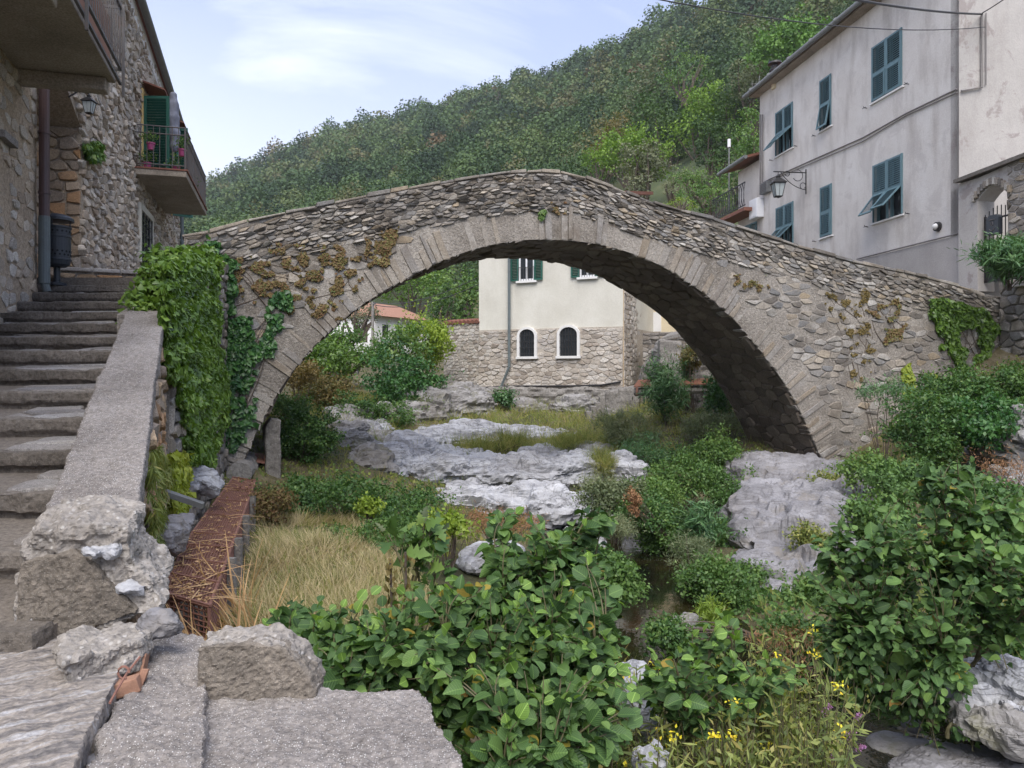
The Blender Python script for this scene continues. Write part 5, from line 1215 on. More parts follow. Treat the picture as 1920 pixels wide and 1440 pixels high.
mb = MB(); mb.blob(P(302, 1172, 2.85), (.075, .07, .055), 2); o = mb.build('grey_stone', M['rock_bank']); rough(o, .010, [(.12, .03, (1, 1, 1)), (.04, .010, (1, 1, 1))]); tag(o, 'angular grey stone wedged at the top of the broken wall stub', 'stone')
mb = MB(); mb.blob(P(195, 1450, 2.15), (.085, .07, .05), 2); o = mb.build('pale_stone', M['rock_bank']); rough(o, .010, [(.12, .03, (1, 1, 1))]); tag(o, 'rounded pale stone at the bottom edge beside the wall stub', 'stone')
for lbl, (x, y, d), (rx_, ry_, rz_), (a, b, c) in (('upper broken orange brick bedded upright in the edge of the slab', (250, 1250, 2.70), (-.2, .12, .25), (.075, .06, .09)), ('lower broken orange brick laid flat in the edge of the slab', (234, 1288, 2.55), (-.1, -.12, .3), (.10, .07, .05)), ('thin upright shard of orange brick against the wall stub', (266, 1280, 2.60), (-.3, .25, .2), (.018, .05, .085))):
    mb = MB(); R_ = Matrix.Rotation(rz_, 3, 'Z') @ Matrix.Rotation(rx_, 3, 'X') @ Matrix.Rotation(ry_, 3, 'Y'); mb.obox(P(x, y, d), R_.col[0], R_.col[1], R_.col[2], a, b, c)
    mb.v = [tuple(np.array(v)+rng_(int(x+k)).uniform(-.007, .007, 3)) for k, v in enumerate(mb.v)]; o = mb.build('broken_brick', M['brick'], None, False, .003); tag(o, lbl, 'brick', 'broken bricks in the slab edge')
mb = MB(); mb.tube([P(262, 1232, 2.52), P(238, 1262, 2.44), P(218, 1296, 2.36), P(206, 1318, 2.3)], .0042, 6); mb.tube([P(232, 1266, 2.42)+Vector((.018*math.cos(a), 0, .02*math.sin(a)+.008)) for a in np.linspace(0, 5.2, 9)], .004, 5)
o = mb.build('iron_rod', M['rust']); tag(o, 'short rusty iron rod with a hooked eye along the slab edge', 'rod')

# ------------------------------------------------------------------ rusty mesh cage over the water main
cg = thing('pipe_cage', 'long rusty wire-mesh cage covering a water main along the foot of the wall', 'pipe cage', onz(350, 1100, -2.0))
ZC = -1.62
Lp = [onz(300, 1112, ZC), onz(360, 1000, ZC), onz(437, 896, ZC)]; Rp = [onz(392, 1138, ZC), onz(441, 1004, ZC), onz(478, 902, ZC)]
def along(p, t):
    return p[0].lerp(p[1], t*2) if t < .5 else p[1].lerp(p[2], t*2-1)
mesh = MB(); fr = MB(); dn = Vector((0, 0, -.34))
NS = 8
for i in range(NS+1):
    t = i/NS; a, b = along(Lp, t), along(Rp, t)
    fr.tube([a+dn, a, b, b+dn], .016, 6); fr.obox((a+b)/2+Vector((0, 0, .012)), (b-a).normalized(), (0, 0, 1), (b-a).normalized().cross(Vector((0, 0, 1))), (b-a).length*1.05, .016, .022)
for p in (Lp, Rp): fr.tube(p, .016, 6); fr.tube([q+dn for q in p], .014, 6)
fr.build('frame', M['rust'], cg)
pan = []
for i in range(NS):
    mb = MB(); t0, t1 = i/NS, (i+1)/NS; a0, a1, b0, b1 = along(Lp, t0), along(Lp, t1), along(Rp, t0), along(Rp, t1); n = int((a1-a0).length/.030)
    sag = .012*random.random()
    for j in range(n+1):
        q = j/n; a, b = a0.lerp(a1, q), b0.lerp(b1, q); mb.tube([a+dn, a, (a+b)/2-Vector((0, 0, sag)), b, b+dn], .0052, 4)
    for j in range(18):
        q = j/17; mb.tube([a0.lerp(b0, q)+Vector((0, 0, .006)), a1.lerp(b1, q)+Vector((0, 0, .006))], .0055, 4)
    for j in range(1, 8): mb.tube([b0+dn*j/8, b1+dn*j/8], .008, 4)
    if i == 0:
        for j in range(1, 10): mb.tube([a0.lerp(b0, j/10), a0.lerp(b0, j/10)+dn], .007, 4)
        for j in range(1, 9): mb.tube([a0+dn*j/9, b0+dn*j/9], .007, 4)
    mb.build('mesh_panel', M['rust'], cg)
r = rng_(88); L = Leaves(); k = 420; tt_ = r.random(k)**1.4; ss_ = r.random(k)
pp_ = np.array([list(along(Lp, a_).lerp(along(Rp, a_), b_)) for a_, b_ in zip(tt_, ss_)])+np.array([0, 0, .016])
L.add(T_SIMPLE, pp_, np.column_stack([r.normal(size=k), r.normal(size=k), r.normal(size=k)*.1]), np.array([0, 0, 1.])+r.normal(size=(k, 3))*.25, .035*(.5+r.random(k)), r.random(k)); L.add(T_BLADE, pp_[:160], np.column_stack([r.normal(size=160), r.normal(size=160), np.abs(r.normal(size=160))*.12]), np.array([0, 0, 1.])+r.normal(size=(160, 3))*.3, .30*(.5+r.random(160)), r.random(160)); L.build('debris', M['straw'], cg)
mb = MB(); mb.tube([(along(Lp, t)+along(Rp, t))/2+Vector((0, 0, -.2)) for t in (0, .25, .5, .75, 1)], .12, 14, .5); mb.build('water_main', M['concrete_old'], cg)
for t in (.28, .45, .62, .8):
    mb = MB(); p = along(Rp, t); mb.obox(p+Vector((.05, 0, -.35)), (1, 0, 0), (0, 1, 0), (0, 0, 1), .06, .06, .75); mb.build('leg', M['concrete_old'], cg)
t = thing('pipe_joint', 'grey concrete pipe collar with a rusty bracket where the main passes the bridge foot', 'pipe', onz(470, 880, ZC))
mb = MB(); a, b = onz(448, 890, ZC-.02), onz(478, 852, ZC+.02); mb.tube([a, b], .20, 16, .5); mb.tube([a.lerp(b, .25), a.lerp(b, .4)], .235, 16, .5); mb.tube([a.lerp(b, .75), a.lerp(b, .9)], .235, 16, .5); mb.build('collar', M['concrete_old'], t, smooth=False)
mb = MB(); c = onz(484, 858, ZC+.12); mb.obox(c, (1, .2, -.2), (0, 1, 0), (.2, 0, 1), .5, .9, .03); mb.obox(c+Vector((.25, -.3, -.2)), (1, 0, 0), (0, 1, 0), (0, 0, 1), .07, .07, .55); mb.obox(c+Vector((-.25, -.55, .0)), (1, .5, -.35), (0, 1, 0), (.3, 0, 1), .75, .06, .05); mb.build('bracket', M['rust'], t)
t = thing('concrete_post', 'mossy concrete slab post standing beside the left foot of the arch', 'post', P(512, 880, 13.2))
mb = MB(); mb.prism([P(497, 905, 13.2), P(527, 905, 13.2), P(527, 787, 13.2), P(508, 785, 13.2), (P(497, 800, 13.2))], (-.2, .5, 0)); o = mb.build('post', M['concrete_old'], t); rough(o, .03, [(.4, .02, (1, 1, 1)), (.1, .01, (1, 1, 1))], True)
mb = MB(); mb.obox((P(305, 922, 6.9)+P(375, 946, 7.2))/2, (P(375, 946, 7.2)-P(305, 922, 6.9)).normalized(), (0, 1, .2), (.2, -.2, 1), .48, .05, .05); o = mb.build('steel_bar', M['gutter']); tag(o, 'short grey steel bar propped between the wall and the rusty cage', 'bar')

# ------------------------------------------------------------------ limestone ledges and boulders
def rock(lbl, pts, mat, voxel, seed, layers=None, name='rock_ledge', cat='rock', flat=None):
    """pts: ellipsoids (px, py, depth, rx, ry, rz in metres); together they make one rock"""
    mb = MB()
    for (x, y, d, a, b, c) in pts: mb.blob(P(x, y, d), (a, b, c), 3)
    o = mb.build(name, mat); off = np.array([seed*7.3, seed*3.1, seed*1.7])
    Ls = (layers or [(1.8, .20, (1, 1, 1.6)), (-.7, .075, (1, 1, 3.6)), (-.24, .028, (1, 1, 4.5)), (.1, .014, (1, 1, 3))])
    def strat(co, no):
        z = co[:, 2]+.25*perlin(co/1.7+off)+.12*co[:, 0]; s = perlin(np.column_stack([co[:, 0]/3+off[0], co[:, 1]/3, z*5.]))
        n2 = no.copy(); n2[:, 2] *= .2
        return co+n2*(s*.13)[:, None]*min(1, voxel/.05)
    rough(o, voxel, Ls, False, None, strat); return tag(o, lbl, cat)
rock('long pale limestone ledge across the stream bed below the grassy shelf', [(735, 878, 17, .75, .9, .42), (820, 885, 17.2, 1.1, 1.0, .45), (930, 884, 17.4, 1.3, 1.0, .42), (1020, 880, 17.4, 1.2, 1.0, .42), (1080, 876, 17.6, .7, .9, .40)], M['rock'], .05, 1)
rock('lower pale limestone shelf just in front of the long ledge', [(880, 945, 15, .7, .7, .34), (960, 946, 15, 1.0, .8, .34), (1045, 950, 14.8, .8, .7, .36)], M['rock'], .05, 2)
rock('upper white limestone shelf winding below the house footing', [(720, 845, 20.5, .7, 1, .3), (790, 832, 21.5, 1.1, 1.2, .38), (880, 822, 22.5, 1.3, 1.2, .36), (970, 820, 23.5, 1.5, 1.2, .36), (1070, 822, 24, 1.2, 1.2, .34)], M['rock'], .06, 3)
rock('grey layered ledge at the left side of the stream bed', [(650, 850, 19.5, .7, 1.2, .45), (700, 836, 20, .9, 1.0, .36), (640, 885, 18.5, .5, .9, .4)], M['rock_mossy'], .055, 4)
rock('grey knoll of bare rock below the garden wall', [(800, 780, 26, 1.3, 1.6, .9), (870, 765, 27, 1.3, 1.4, .85), (740, 812, 24.5, 1.2, 1.5, .6)], M['rock_mossy'], .08, 5)
rock('pale outcrop among the bushes right of the long ledge', [(1160, 880, 17.6, .55, .7, .48), (1190, 893, 17, .35, .6, .3)], M['rock'], .05, 6)
rock('small flat pale rock behind the foreground sapling', [(925, 1042, 9.4, .38, .5, .16), (890, 1050, 9.3, .25, .4, .12)], M['rock'], .03, 7, [(.4, .06, (1, 1, 1)), (.12, .02, (1, 1, 2))])
rock('white rock half hidden in the leaves of the central alder', [(1035, 1165, 6.6, .22, .4, .13)], M['rock'], .025, 8, [(.3, .05, (1, 1, 1)), (.1, .02, (1, 1, 2))])
rock('white boulder behind the right side of the central alder', [(1180, 1290, 4.9, .16, .25, .14), (1205, 1330, 4.6, .12, .2, .12)], M['rock'], .02, 9, [(.3, .05, (1, 1, 1)), (.1, .02, (1, 1, 2))])
rock('pale stone among the flowering weeds at the bottom edge', [(1220, 1425, 3.7, .09, .1, .07)], M['rock'], .012, 10, [(.2, .02, (1, 1, 1)), (-.08, .014, (1, 1, 1)), (.03, .006, (1, 1, 1))])
def crag(lbl, front, mat, vox, seed, back=(.6, 2.6, -.1)):
    bm = bmesh.new(); pts = [P(*q) for q in front]
    for p in pts: bm.verts.new(p); bm.verts.new(p+Vector(back))
    h = bmesh.ops.convex_hull(bm, input=bm.verts); bmesh.ops.delete(bm, geom=[v for v in bm.verts if not v.link_faces], context='VERTS')
    bmesh.ops.recalc_face_normals(bm, faces=bm.faces); me = bpy.data.meshes.new('bedrock'); bm.to_mesh(me); bm.free(); me.materials.append(mat); o = bpy.data.objects.new('bedrock', me); COL.objects.link(o)
    rough(o, vox, [(-1.9, .22, (1, 1, 1.3)), (-.8, .08, (1, 1, 1.6)), (-.3, .03, (1, 1, 2)), (.12, .02, (1, 1, 2))]); return tag(o, lbl, 'rock')
crag('large lavender-grey bedrock face under the right foot of the arch', [(1388, 880, 16.4), (1470, 872, 16.2), (1575, 880, 15.6), (1660, 900, 14.8), (1376, 960, 14.6), (1395, 1030, 12.4), (1412, 1092, 10.6), (1500, 1112, 10.2), (1600, 1095, 10.2), (1700, 1060, 10.6), (1560, 985, 12.2), (1470, 955, 13.6)], M['rock_bank'], .05, 11)
rock('pale broken rock at the stream edge below the bedrock mass', [(1455, 1115, 10.4, .34, .5, .2), (1530, 1150, 9.3, .34, .5, .14), (1490, 1130, 9.8, .3, .4, .16)], M['rock_bank'], .03, 12, [(.5, .09, (1, 1, 1.6)), (.15, .035, (1, 1, 2))])
rock('small grey rock at the water edge below the bush over the dark pool', [(1290, 1168, 8.8, .17, .2, .07)], M['rock_mossy'], .02, 13, [(.2, .05, (1, 1, 1)), (-.1, .02, (1, 1, 1)), (.05, .01, (1, 1, 1))])
rock('white rock with dark fissures at the right edge near the stream', [(1875, 1295, 5.8, .34, .5, .11), (1815, 1285, 6.0, .18, .3, .08), (1930, 1285, 5.7, .28, .4, .13)], M['rock'], .018, 14, [(.45, .07, (1, 1, 1.6)), (-.22, .045, (1, 1, 2.2)), (.07, .016, (1, 1, 2))])
rock('dark boulder beneath the white rock at the right edge', [(1885, 1350, 5.5, .34, .35, .13), (1940, 1370, 5.3, .3, .3, .15)], M['rock_mossy'], .025, 15, [(.4, .06, (1, 1, 1)), (-.2, .035, (1, 1, 2)), (.06, .012, (1, 1, 1))])
rock('pale gravel spit in the shallow water at the bottom right', [(1800, 1432, 5.5, .35, .3, .05), (1880, 1440, 5.4, .4, .35, .06), (1760, 1455, 5.3, .3, .3, .05)], M['rock_bank'], .025, 16, [(.3, .03, (1, 1, 1)), (.06, .012, (1, 1, 1))])
rock('flat brown rock just under the stream surface', [(1690, 1398, 5.95, .26, .2, .05)], M['rock_mossy'], .022, 17, [(.3, .03, (1, 1, 1))])
rock('round grey stone at the water edge below the round-leaved bush', [(1712, 1358, 6.1, .07, .08, .06)], M['rock_bank'], .015, 18, [(.2, .02, (1, 1, 1))])
rock('white jagged stone at the foot of the ivy beside the cage', [(362, 892, 8.8, .16, .25, .18), (395, 900, 9, .14, .2, .16)], M['rock'], .03, 19, [(.3, .08, (1, 1, 1)), (.1, .03, (1, 1, 1))])
rock('pale angular stone between the parapet wall and the cage', [(325, 1000, 6.4, .10, .18, .16), (345, 985, 6.8, .08, .15, .1)], M['rock_bank'], .022, 20, [(.25, .05, (1, 1, 1)), (.08, .02, (1, 1, 1))])
rock('grey crag at the right edge below the bank wall', [(1910, 850, 13.6, .55, 1.2, .8), (1915, 950, 12, .5, 1.0, .7), (1980, 880, 12.5, .8, 1.5, 1.1)], M['rock_mossy'], .055, 21)
rock('brown layered rock face under the cream house footing', [(1075, 770, 27, .9, .8, .5), (1150, 790, 26, .8, .8, .4), (985, 775, 27.4, .9, .7, .5)], M['rock_mossy'], .07, 22)

def bed(lbl, pts, mat, vox, seed, lift=.0):
    q = []
    for (x, y, d, a, b, c) in pts:
        p = onz(x, y, -2.2) if d is None else P(x, y, d); z = gz(p.x, p.y)+lift-c*.55; q.append((HX+p.x/p.y*F, HY-z/p.y*F, p.y, a, b, c))
    return rock(lbl, q, mat, vox, seed)
bed('broad sheet of pale bedrock behind the long ledge', [(760, 870, 19, .9, 1.1, .45), (850, 860, 19.4, 1.1, 1.1, .4), (690, 850, 21.8, .8, 1.2, .5), (1110, 850, 20, .8, 1.0, .45), (1020, 860, 19.6, .8, 1.0, .3)], M['rock'], .055, 31, .12)
bed('dark wet rock step at the left end of the long ledge', [(690, 900, 16.2, .5, .6, .4), (660, 905, 17.4, .6, .8, .5), (645, 880, 18.6, .5, .8, .4)], M['rock_mossy'], .05, 32, .16)
bed('sloping bedrock sheet left of the upper white shelf', [(650, 830, 22.4, .9, 1.2, .5), (700, 815, 24, 1.1, 1.3, .55), (760, 800, 25, 1.0, 1.2, .5)], M['rock_mossy'], .06, 33, .2)
bed('pale rock flank between the lower shelf and the dark bush', [(1100, 930, 15.2, .5, .8, .4), (1090, 985, 13.2, .4, .7, .3)], M['rock'], .045, 34, .2)
T_CUP = _tmpl([0, .18, .45, .75, 1], [.06, .33, .42, .30, .04], True, .34, .42)
# ------------------------------------------------------------------ plants
def rad(d, px): return px/F*d
def stems(mb, base, tips, r0, bow=.15, n=6, rr=None):
    rr = rr or rng_(1)
    for tp in tips:
        L = (Vector(tp)-Vector(base)).length; b = Vector(rr.normal(size=3)*L*bow); b.z = abs(b.z)*.6
        j = Vector(rr.normal(size=3)*r0*1.5); j.z = 0
        mb.tube(bez(Vector(base)+j, tp, b, n), list(np.linspace(r0, r0*.22, n)), 5)
def shrub(name, lbl, cat, px, py, d, rx, ry, mat, seed, rd=None, ncl=60, m=26, clr=.16, leaf=.07, T=T_SIMPLE, group=None, base=None, shell=.35, up=.45, droop=.1, wood='bark', r0=.012, lobes=None, nst=9, part='foliage', tone=(0, 1)):
    """bush: crown of leaf clumps spread through lobed ellipsoids, on stems from its foot"""
    r = rng_(seed); c = P(px, py, d); R = (rad(d, rx)*1.14, (rd or rad(d, (rx+ry)/2))*1.1, rad(d, ry)*1.14)
    bx = Vector(base) if base is not None else Vector((c.x, c.y, min(gz(c.x, c.y) if d < 60 else c.z-R[2]*1.2, c.z-R[2]*.6)))
    t = thing(name, lbl, cat, bx, group); L = Leaves(); tips = []
    lob = lobes if lobes else [(0, 0, 0, 1)]
    if lobes is None:
        lob = [(0, 0, -.1, .62)]+[tuple(list(v*np.array([.72, .7, .6])*r.uniform(.7, 1.1))+[r.uniform(.26, .5)]) for v in sph(r, 10)]
    w = np.array([q[3]**2 for q in lob]); w = w/w.sum()
    for (ox, oy, oz, s), ww in zip(lob, w):
        k = max(3, int(ncl*ww))
        cc = clumps(L, r, (c.x+ox*R[0], c.y+oy*R[1], c.z+oz*R[2]), (R[0]*s, R[1]*s, R[2]*s), k, m, clr, leaf, T, shell, up, droop, tone)
        tips += [Vector(x) for x in cc[:max(1, int(nst*ww+.5))]]
    ns = max(4, ncl//5)
    for k in range(ns):   # loose shoots that break the outline
        v = sph(r, 1)[0]; v[2] = abs(v[2])*.9-.15; Rv = np.array(R); a = np.array(c)+Rv*v*.6; b = np.array(c)+Rv*v*r.uniform(.95, 1.4)+np.array([0, 0, .18*R[2]*r.random()])
        q = r.uniform(0, 1, 16); p = a+(b-a)*q[:, None]+r.normal(size=(16, 3))*leaf*.5
        L.add(T, p, r.normal(size=(16, 3))+(b-a)/np.linalg.norm(b-a)*.8, r.normal(size=(16, 3))*.6+np.array([0, 0, .7]), leaf*(.5+.6*r.random(16)), tone[0]+(tone[1]-tone[0])*np.clip(.6+r.normal(size=16)*.25, 0, 1))
    L.build(part, mat, t); mb = MB(); stems(mb, bx, tips, r0, .12, 6, r); mb.build('stem', M[wood], t); return t
def tree(name, lbl, px, py, d, rx, ry, mat, seed, ncl=70, m=30, clr=None, leaf=None, base_py=None, group='trees on the slope behind the bridge', tone=(0, 1), lobes=None, shell=.45, tr=.16):
    c = P(px, py, d); rz = rad(d, ry); by = P(px, base_py if base_py else py+ry*1.7, d)
    s = rad(d, (rx+ry)/2)
    t = shrub(name, lbl, 'tree', px, py, d, rx, ry, mat, seed, None, ncl, m, clr or s*.17, leaf or max(.06, s*.085), T_CLUMP, group, by, shell, .5, .1, 'bark', tr, lobes, 9, 'crown', tone)
    for ch in t.children:
        if ch.name.startswith('stem'): ch.name = 'trunk'
    return t
# trees one can tell apart on the slope behind the bridge and the grey house
tree('stone_pine', 'broad round-headed stone pine rising behind the grey house roof', 1495, 88, 78, 92, 56, M['pine'], 301, 110, 36, base_py=230, lobes=[(0, 0, 0, .8), (.4, 0, -.2, .5), (-.45, 0, -.25, .5), (.1, .2, .25, .6), (-.2, -.3, .1, .5)])
tree('scots_pine', 'tall open pine with bare dark limbs standing out of the wooded slope', 1285, 128, 105, 50, 38, M['bush'], 302, 46, 24, base_py=200, shell=.75, tr=.2)
tree('leafy_tree', 'bright green feathery tree directly below the tall open pine', 1320, 225, 92, 62, 62, M['fresh_tree'], 303, 90, 32)
tree('leafy_tree', 'yellow-green rounded tree standing above the bridge crown on the right', 1195, 285, 78, 66, 58, M['fresh_tree'], 304, 95, 34, tone=(.2, 1))
tree('grey_oak', 'grey-green rounded holm oak just above the bridge parapet', 1205, 325, 66, 52, 55, M['olive_tree'], 305, 90, 34)
tree('grey_oak', 'smaller pale grey oak beside the floodlight on the bridge', 1268, 345, 64, 26, 32, M['olive_tree'], 306, 50, 26, tone=(.3, 1))
tree('dark_evergreen', 'dark evergreen tree left of the annex balcony', 1338, 268, 74, 44, 72, M['dark_tree'], 307, 90, 32)
tree('leafy_tree', 'fresh green tree close behind the grey house gutter end', 1402, 262, 60, 34, 62, M['bush'], 308, 80, 32)
tree('grey_oak', 'grey oak rising between the stone pine and the house chimney', 1415, 165, 84, 46, 52, M['olive_tree'], 309, 80, 30, tone=(0, .7))
tree('leafy_tree', 'spreading green tree low behind the right slope of the bridge', 1330, 372, 56, 48, 32, M['bush'], 310, 70, 30)
tree('leafy_tree', 'yellow-green bush-like tree touching the parapet right of the floodlight', 1268, 388, 54, 34, 18, M['yellow_bush'], 311, 40, 26)
tree('leafy_tree', 'light green tree left of the grey oak above the bridge crown', 1128, 305, 82, 34, 40, M['fresh_tree'], 312, 60, 28, tone=(.0, .6))
tree('dark_evergreen', 'tall dark cypress-like tree on the skyline left of centre', 935, 172, 300, 14, 26, M['dark_tree'], 313, 26, 16, base_py=205)
tree('dark_evergreen', 'small dark tree with a flat top on the skyline right of the cypress-like tree', 963, 165, 300, 10, 14, M['dark_tree'], 314, 20, 14, base_py=190)
tree('dark_evergreen', 'dark green tree behind the yellow-green rounded tree', 1250, 230, 98, 60, 66, M['dark_tree'], 315, 90, 32, tone=(.2, 1))
tree('leafy_tree', 'olive-brown tree beside the light green tree above the bridge', 1140, 255, 100, 52, 44, M['autumn_bush'], 316, 70, 30, tone=(.3, .7))
tree('dark_evergreen', 'dark leafy tree rising left of the grey house gutter', 1372, 210, 88, 50, 58, M['dark_tree'], 317, 90, 32, tone=(.1, 1))
tree('leafy_tree', 'mid green tree under the dark evergreen beside the annex', 1390, 345, 62, 34, 50, M['bush'], 318, 70, 30, tone=(0, .8))
tree('leafy_tree', 'olive green tree on the bare slope left of the annex balcony', 1318, 335, 60, 46, 30, M['bush'], 346, 70, 30)
tree('grey_oak', 'grey-green tree high on the slope left of the tall open pine', 1215, 180, 118, 48, 44, M['olive_tree'], 319, 70, 28, tone=(0, .6))
# garden trees and shrubs on the left bank seen through the arch
GB = 'shrubs on the left bank beyond the arch'
tree('leafy_tree', 'big dense green tree against the cream house, beyond the wires', 852, 560, 56, 62, 66, M['bush'], 320, 100, 36, group='trees beyond the arch')
tree('dark_evergreen', 'dark rounded tree beside the orange roof of the white house', 838, 585, 50, 30, 34, M['dark_tree'], 321, 60, 28, group='trees beyond the arch')
tree('leafy_tree', 'light green tree above the white house, up the left slope', 775, 535, 74, 60, 42, M['fresh_tree'], 322, 80, 30, group='trees beyond the arch', tone=(0, .6))
tree('olive_tree', 'grey-green olive tree left of the utility pole', 672, 590, 56, 42, 30, M['olive_tree'], 323, 60, 28, group='trees beyond the arch')
tree('garden_tree', 'round garden tree in front of the white house', 640, 652, 30, 66, 42, M['bush'], 324, 110, 36, group='trees beyond the arch', tone=(0, .8), base_py=720)
shrub('shrub', 'yellow-green feathery shrub between the white house and the garden wall', 'shrub', 800, 632, 29.3, 52, 56, M['yellow_bush'], 325, None, 90, 34, .22, .13, group=GB)
shrub('shrub', 'bright green shrub below the white house', 'shrub', 742, 652, 28, 60, 44, M['bush'], 326, None, 90, 34, .2, .12, group=GB)
shrub('vine_thicket', 'large dark vine-covered thicket left of the garden wall', 'shrub', 748, 715, 25.5, 90, 58, M['ivy_dark'], 327, None, 150, 42, .2, .12, group=GB)
shrub('shrub', 'pale green hanging vine shrub beside the dark hoarding', 'shrub', 612, 668, 27, 64, 46, M['ivy'], 328, None, 90, 36, .18, .11, group=GB, tone=(0, .7))
shrub('shrub', 'orange-brown shrub under the hoarding', 'shrub', 602, 733, 23.5, 52, 38, M['autumn_bush'], 329, None, 90, 34, .16, .09, group=GB)
shrub('shrub', 'dry brownish shrub close to the arch at far left', 'shrub', 558, 705, 21.5, 38, 36, M['autumn_bush'], 330, None, 60, 28, .16, .08, group=GB, tone=(.0, .5))
shrub('shrub', 'low green shrub between the orange shrub and the grey ledge', 'shrub', 655, 766, 22.5, 60, 28, M['bramble'], 331, None, 80, 30, .14, .08, group=GB)
shrub('shrub', 'green weed shrub on the knoll below the garden wall', 'shrub', 860, 742, 26.5, 34, 12, M['bush'], 332, None, 40, 26, .12, .08, group=GB)
shrub('shrub', 'dark green bush at the foot of the drainpipe of the cream house', 'shrub', 942, 748, 26.8, 20, 20, M['oleander'], 333, None, 40, 28, .14, .09, group=GB)
shrub('shrub', 'wide tangled green bush at the foot of the dark thicket', 'shrub', 725, 775, 23, 70, 26, M['bush'], 336, None, 110, 38, .14, .075, group=GB, tone=(0, .8))
shrub('shrub', 'grey-green weeds beside the grey knoll of rock', 'shrub', 790, 765, 25, 40, 22, M['olive_bush'], 337, None, 60, 34, .13, .08, group=GB)
shrub('shrub', 'dense dark bush filling the left foot of the arch', 'shrub', 568, 815, 14.6, 62, 66, M['bramble'], 334, None, 190, 46, .11, .055, group='bushes on the left bank below the arch')
shrub('shrub', 'green bush behind the dense dark bush at the left foot of the arch', 'shrub', 545, 765, 17, 36, 36, M['bush'], 335, None, 80, 36, .12, .06, group='bushes on the left bank below the arch', tone=(0, .7))
# brambles on the left bank
BR = 'bramble thickets on the left bank'
shrub('bramble_thicket', 'broad dark bramble thicket in front of the lower limestone shelf', 'bramble', 735, 950, 11.3, 120, 56, M['bramble'], 340, .9, 210, 46, .11, .05, group=BR)
shrub('bramble_thicket', 'bramble thicket beside the far end of the rusty cage', 'bramble', 560, 925, 11.6, 80, 40, M['bramble'], 341, .8, 130, 40, .1, .05, group=BR)
shrub('bramble_thicket', 'lighter bramble patch reaching towards the sapling', 'bramble', 720, 1010, 9.2, 90, 46, M['bush'], 342, .7, 120, 40, .09, .045, group=BR, tone=(0, .75))
shrub('bramble_thicket', 'mixed green and brown brambles at the foot of the concrete post', 'bramble', 500, 940, 10.4, 44, 34, M['dry_creeper'], 343, .5, 70, 34, .08, .045, group=BR)
shrub('yellow_sprig', 'yellow-leaved sprig standing in the brambles', 'plant', 692, 950, 10.2, 20, 18, M['yellow_bush'], 344, .15, 18, 14, .06, .055)
shrub('yellow_sprig', 'yellow-green leafy sprig behind the fig shoot', 'plant', 838, 988, 8.6, 42, 26, M['yellow_bush'], 345, .2, 40, 16, .07, .06)
shrub('brown_weeds', 'reddish-brown dry weed clump in front of the lower limestone shelf', 'weeds', 945, 975, 11, 62, 30, M['brown_weed'], 346, .6, 80, 36, .09, .05, T_LANCE)
# right bank beyond the arch
RBk = 'bushes on the right bank below the arch'
shrub('oleander', 'tall dark oleander between the two rusty pipe covers', 'oleander', 1250, 722, 21.6, 36, 62, M['oleander'], 350, None, 110, 40, .16, .15, T_LANCE, RBk)
shrub('shrub', 'dark hanging foliage against the arch beside the grey buttress', 'shrub', 1352, 745, 20.5, 26, 62, M['ivy_dark'], 351, None, 90, 36, .14, .08, group=RBk)
shrub('shrub', 'orange and green creeper draped over the top of the grey buttress', 'shrub', 1300, 668, 22.2, 24, 28, M['autumn_bush'], 352, None, 50, 30, .12, .07, group=RBk)
shrub('shrub', 'green trailing plant on the corner of the concrete pier', 'shrub', 1286, 688, 22.6, 12, 40, M['ivy_dark'], 353, None, 40, 28, .1, .06, group=RBk)
shrub('shrub', 'grey-green feathery willow bush in front of the pier', 'shrub', 1180, 798, 20, 58, 40, M['olive_bush'], 354, None, 110, 40, .14, .10, T_LANCE, RBk)
shrub('shrub', 'grey-green broad bush under the right side of the arch', 'shrub', 1320, 800, 19.2, 66, 34, M['olive_bush'], 355, None, 110, 40, .13, .09, T_LANCE, RBk, tone=(0, .7))
shrub('shrub', 'dark green bush below the willow bush', 'shrub', 1212, 845, 18, 50, 38, M['oleander'], 356, None, 100, 40, .12, .08, T_LANCE, RBk)
shrub('shrub', 'fresh green bush against the right foot of the arch', 'shrub', 1350, 850, 17.2, 52, 42, M['bush'], 357, None, 120, 40, .12, .06, group=RBk)
shrub('shrub', 'mid green bush in the middle of the right bank', 'shrub', 1275, 900, 15, 66, 46, M['bush'], 358, None, 130, 44, .12, .055, group=RBk, tone=(0, .8))
shrub('shrub', 'olive-brown bush in front of the long ledge', 'shrub', 1150, 940, 13, 66, 42, M['olive_bush'], 359, None, 120, 44, .11, .05, group=RBk, tone=(0, .6))
shrub('shrub', 'dark bush overhanging the stream in the middle of the view', 'shrub', 1200, 958, 12.6, 62, 32, M['bramble'], 360, .6, 120, 44, .11, .05, group=RBk, base=(2.9, 12.8, -2.7))
shrub('dock_stalk', 'rusty brown seed stalk standing among the right bank bushes', 'plant', 1187, 940, 11.9, 12, 32, M['brown_weed'], 361, .12, 30, 26, .05, .035, base=(2.5, 12.2, -2.7))
shrub('shrub', 'bushy green growth in front of the bedrock mass', 'shrub', 1350, 915, 14.6, 36, 40, M['bush'], 362, None, 80, 40, .1, .05, group=RBk, tone=(0, .6))
shrub('oleander', 'young willow-leaved oleander shoots beside the bedrock mass', 'oleander', 1310, 980, 12.2, 46, 40, M['oleander'], 363, .4, 60, 30, .1, .13, T_LANCE, RBk)
shrub('shrub', 'brownish thin bush at the stream edge below the oleander shoots', 'shrub', 1300, 1052, 10.4, 44, 44, M['olive_bush'], 364, .6, 110, 40, .1, .055, T_LANCE, RBk, tone=(0, .6))
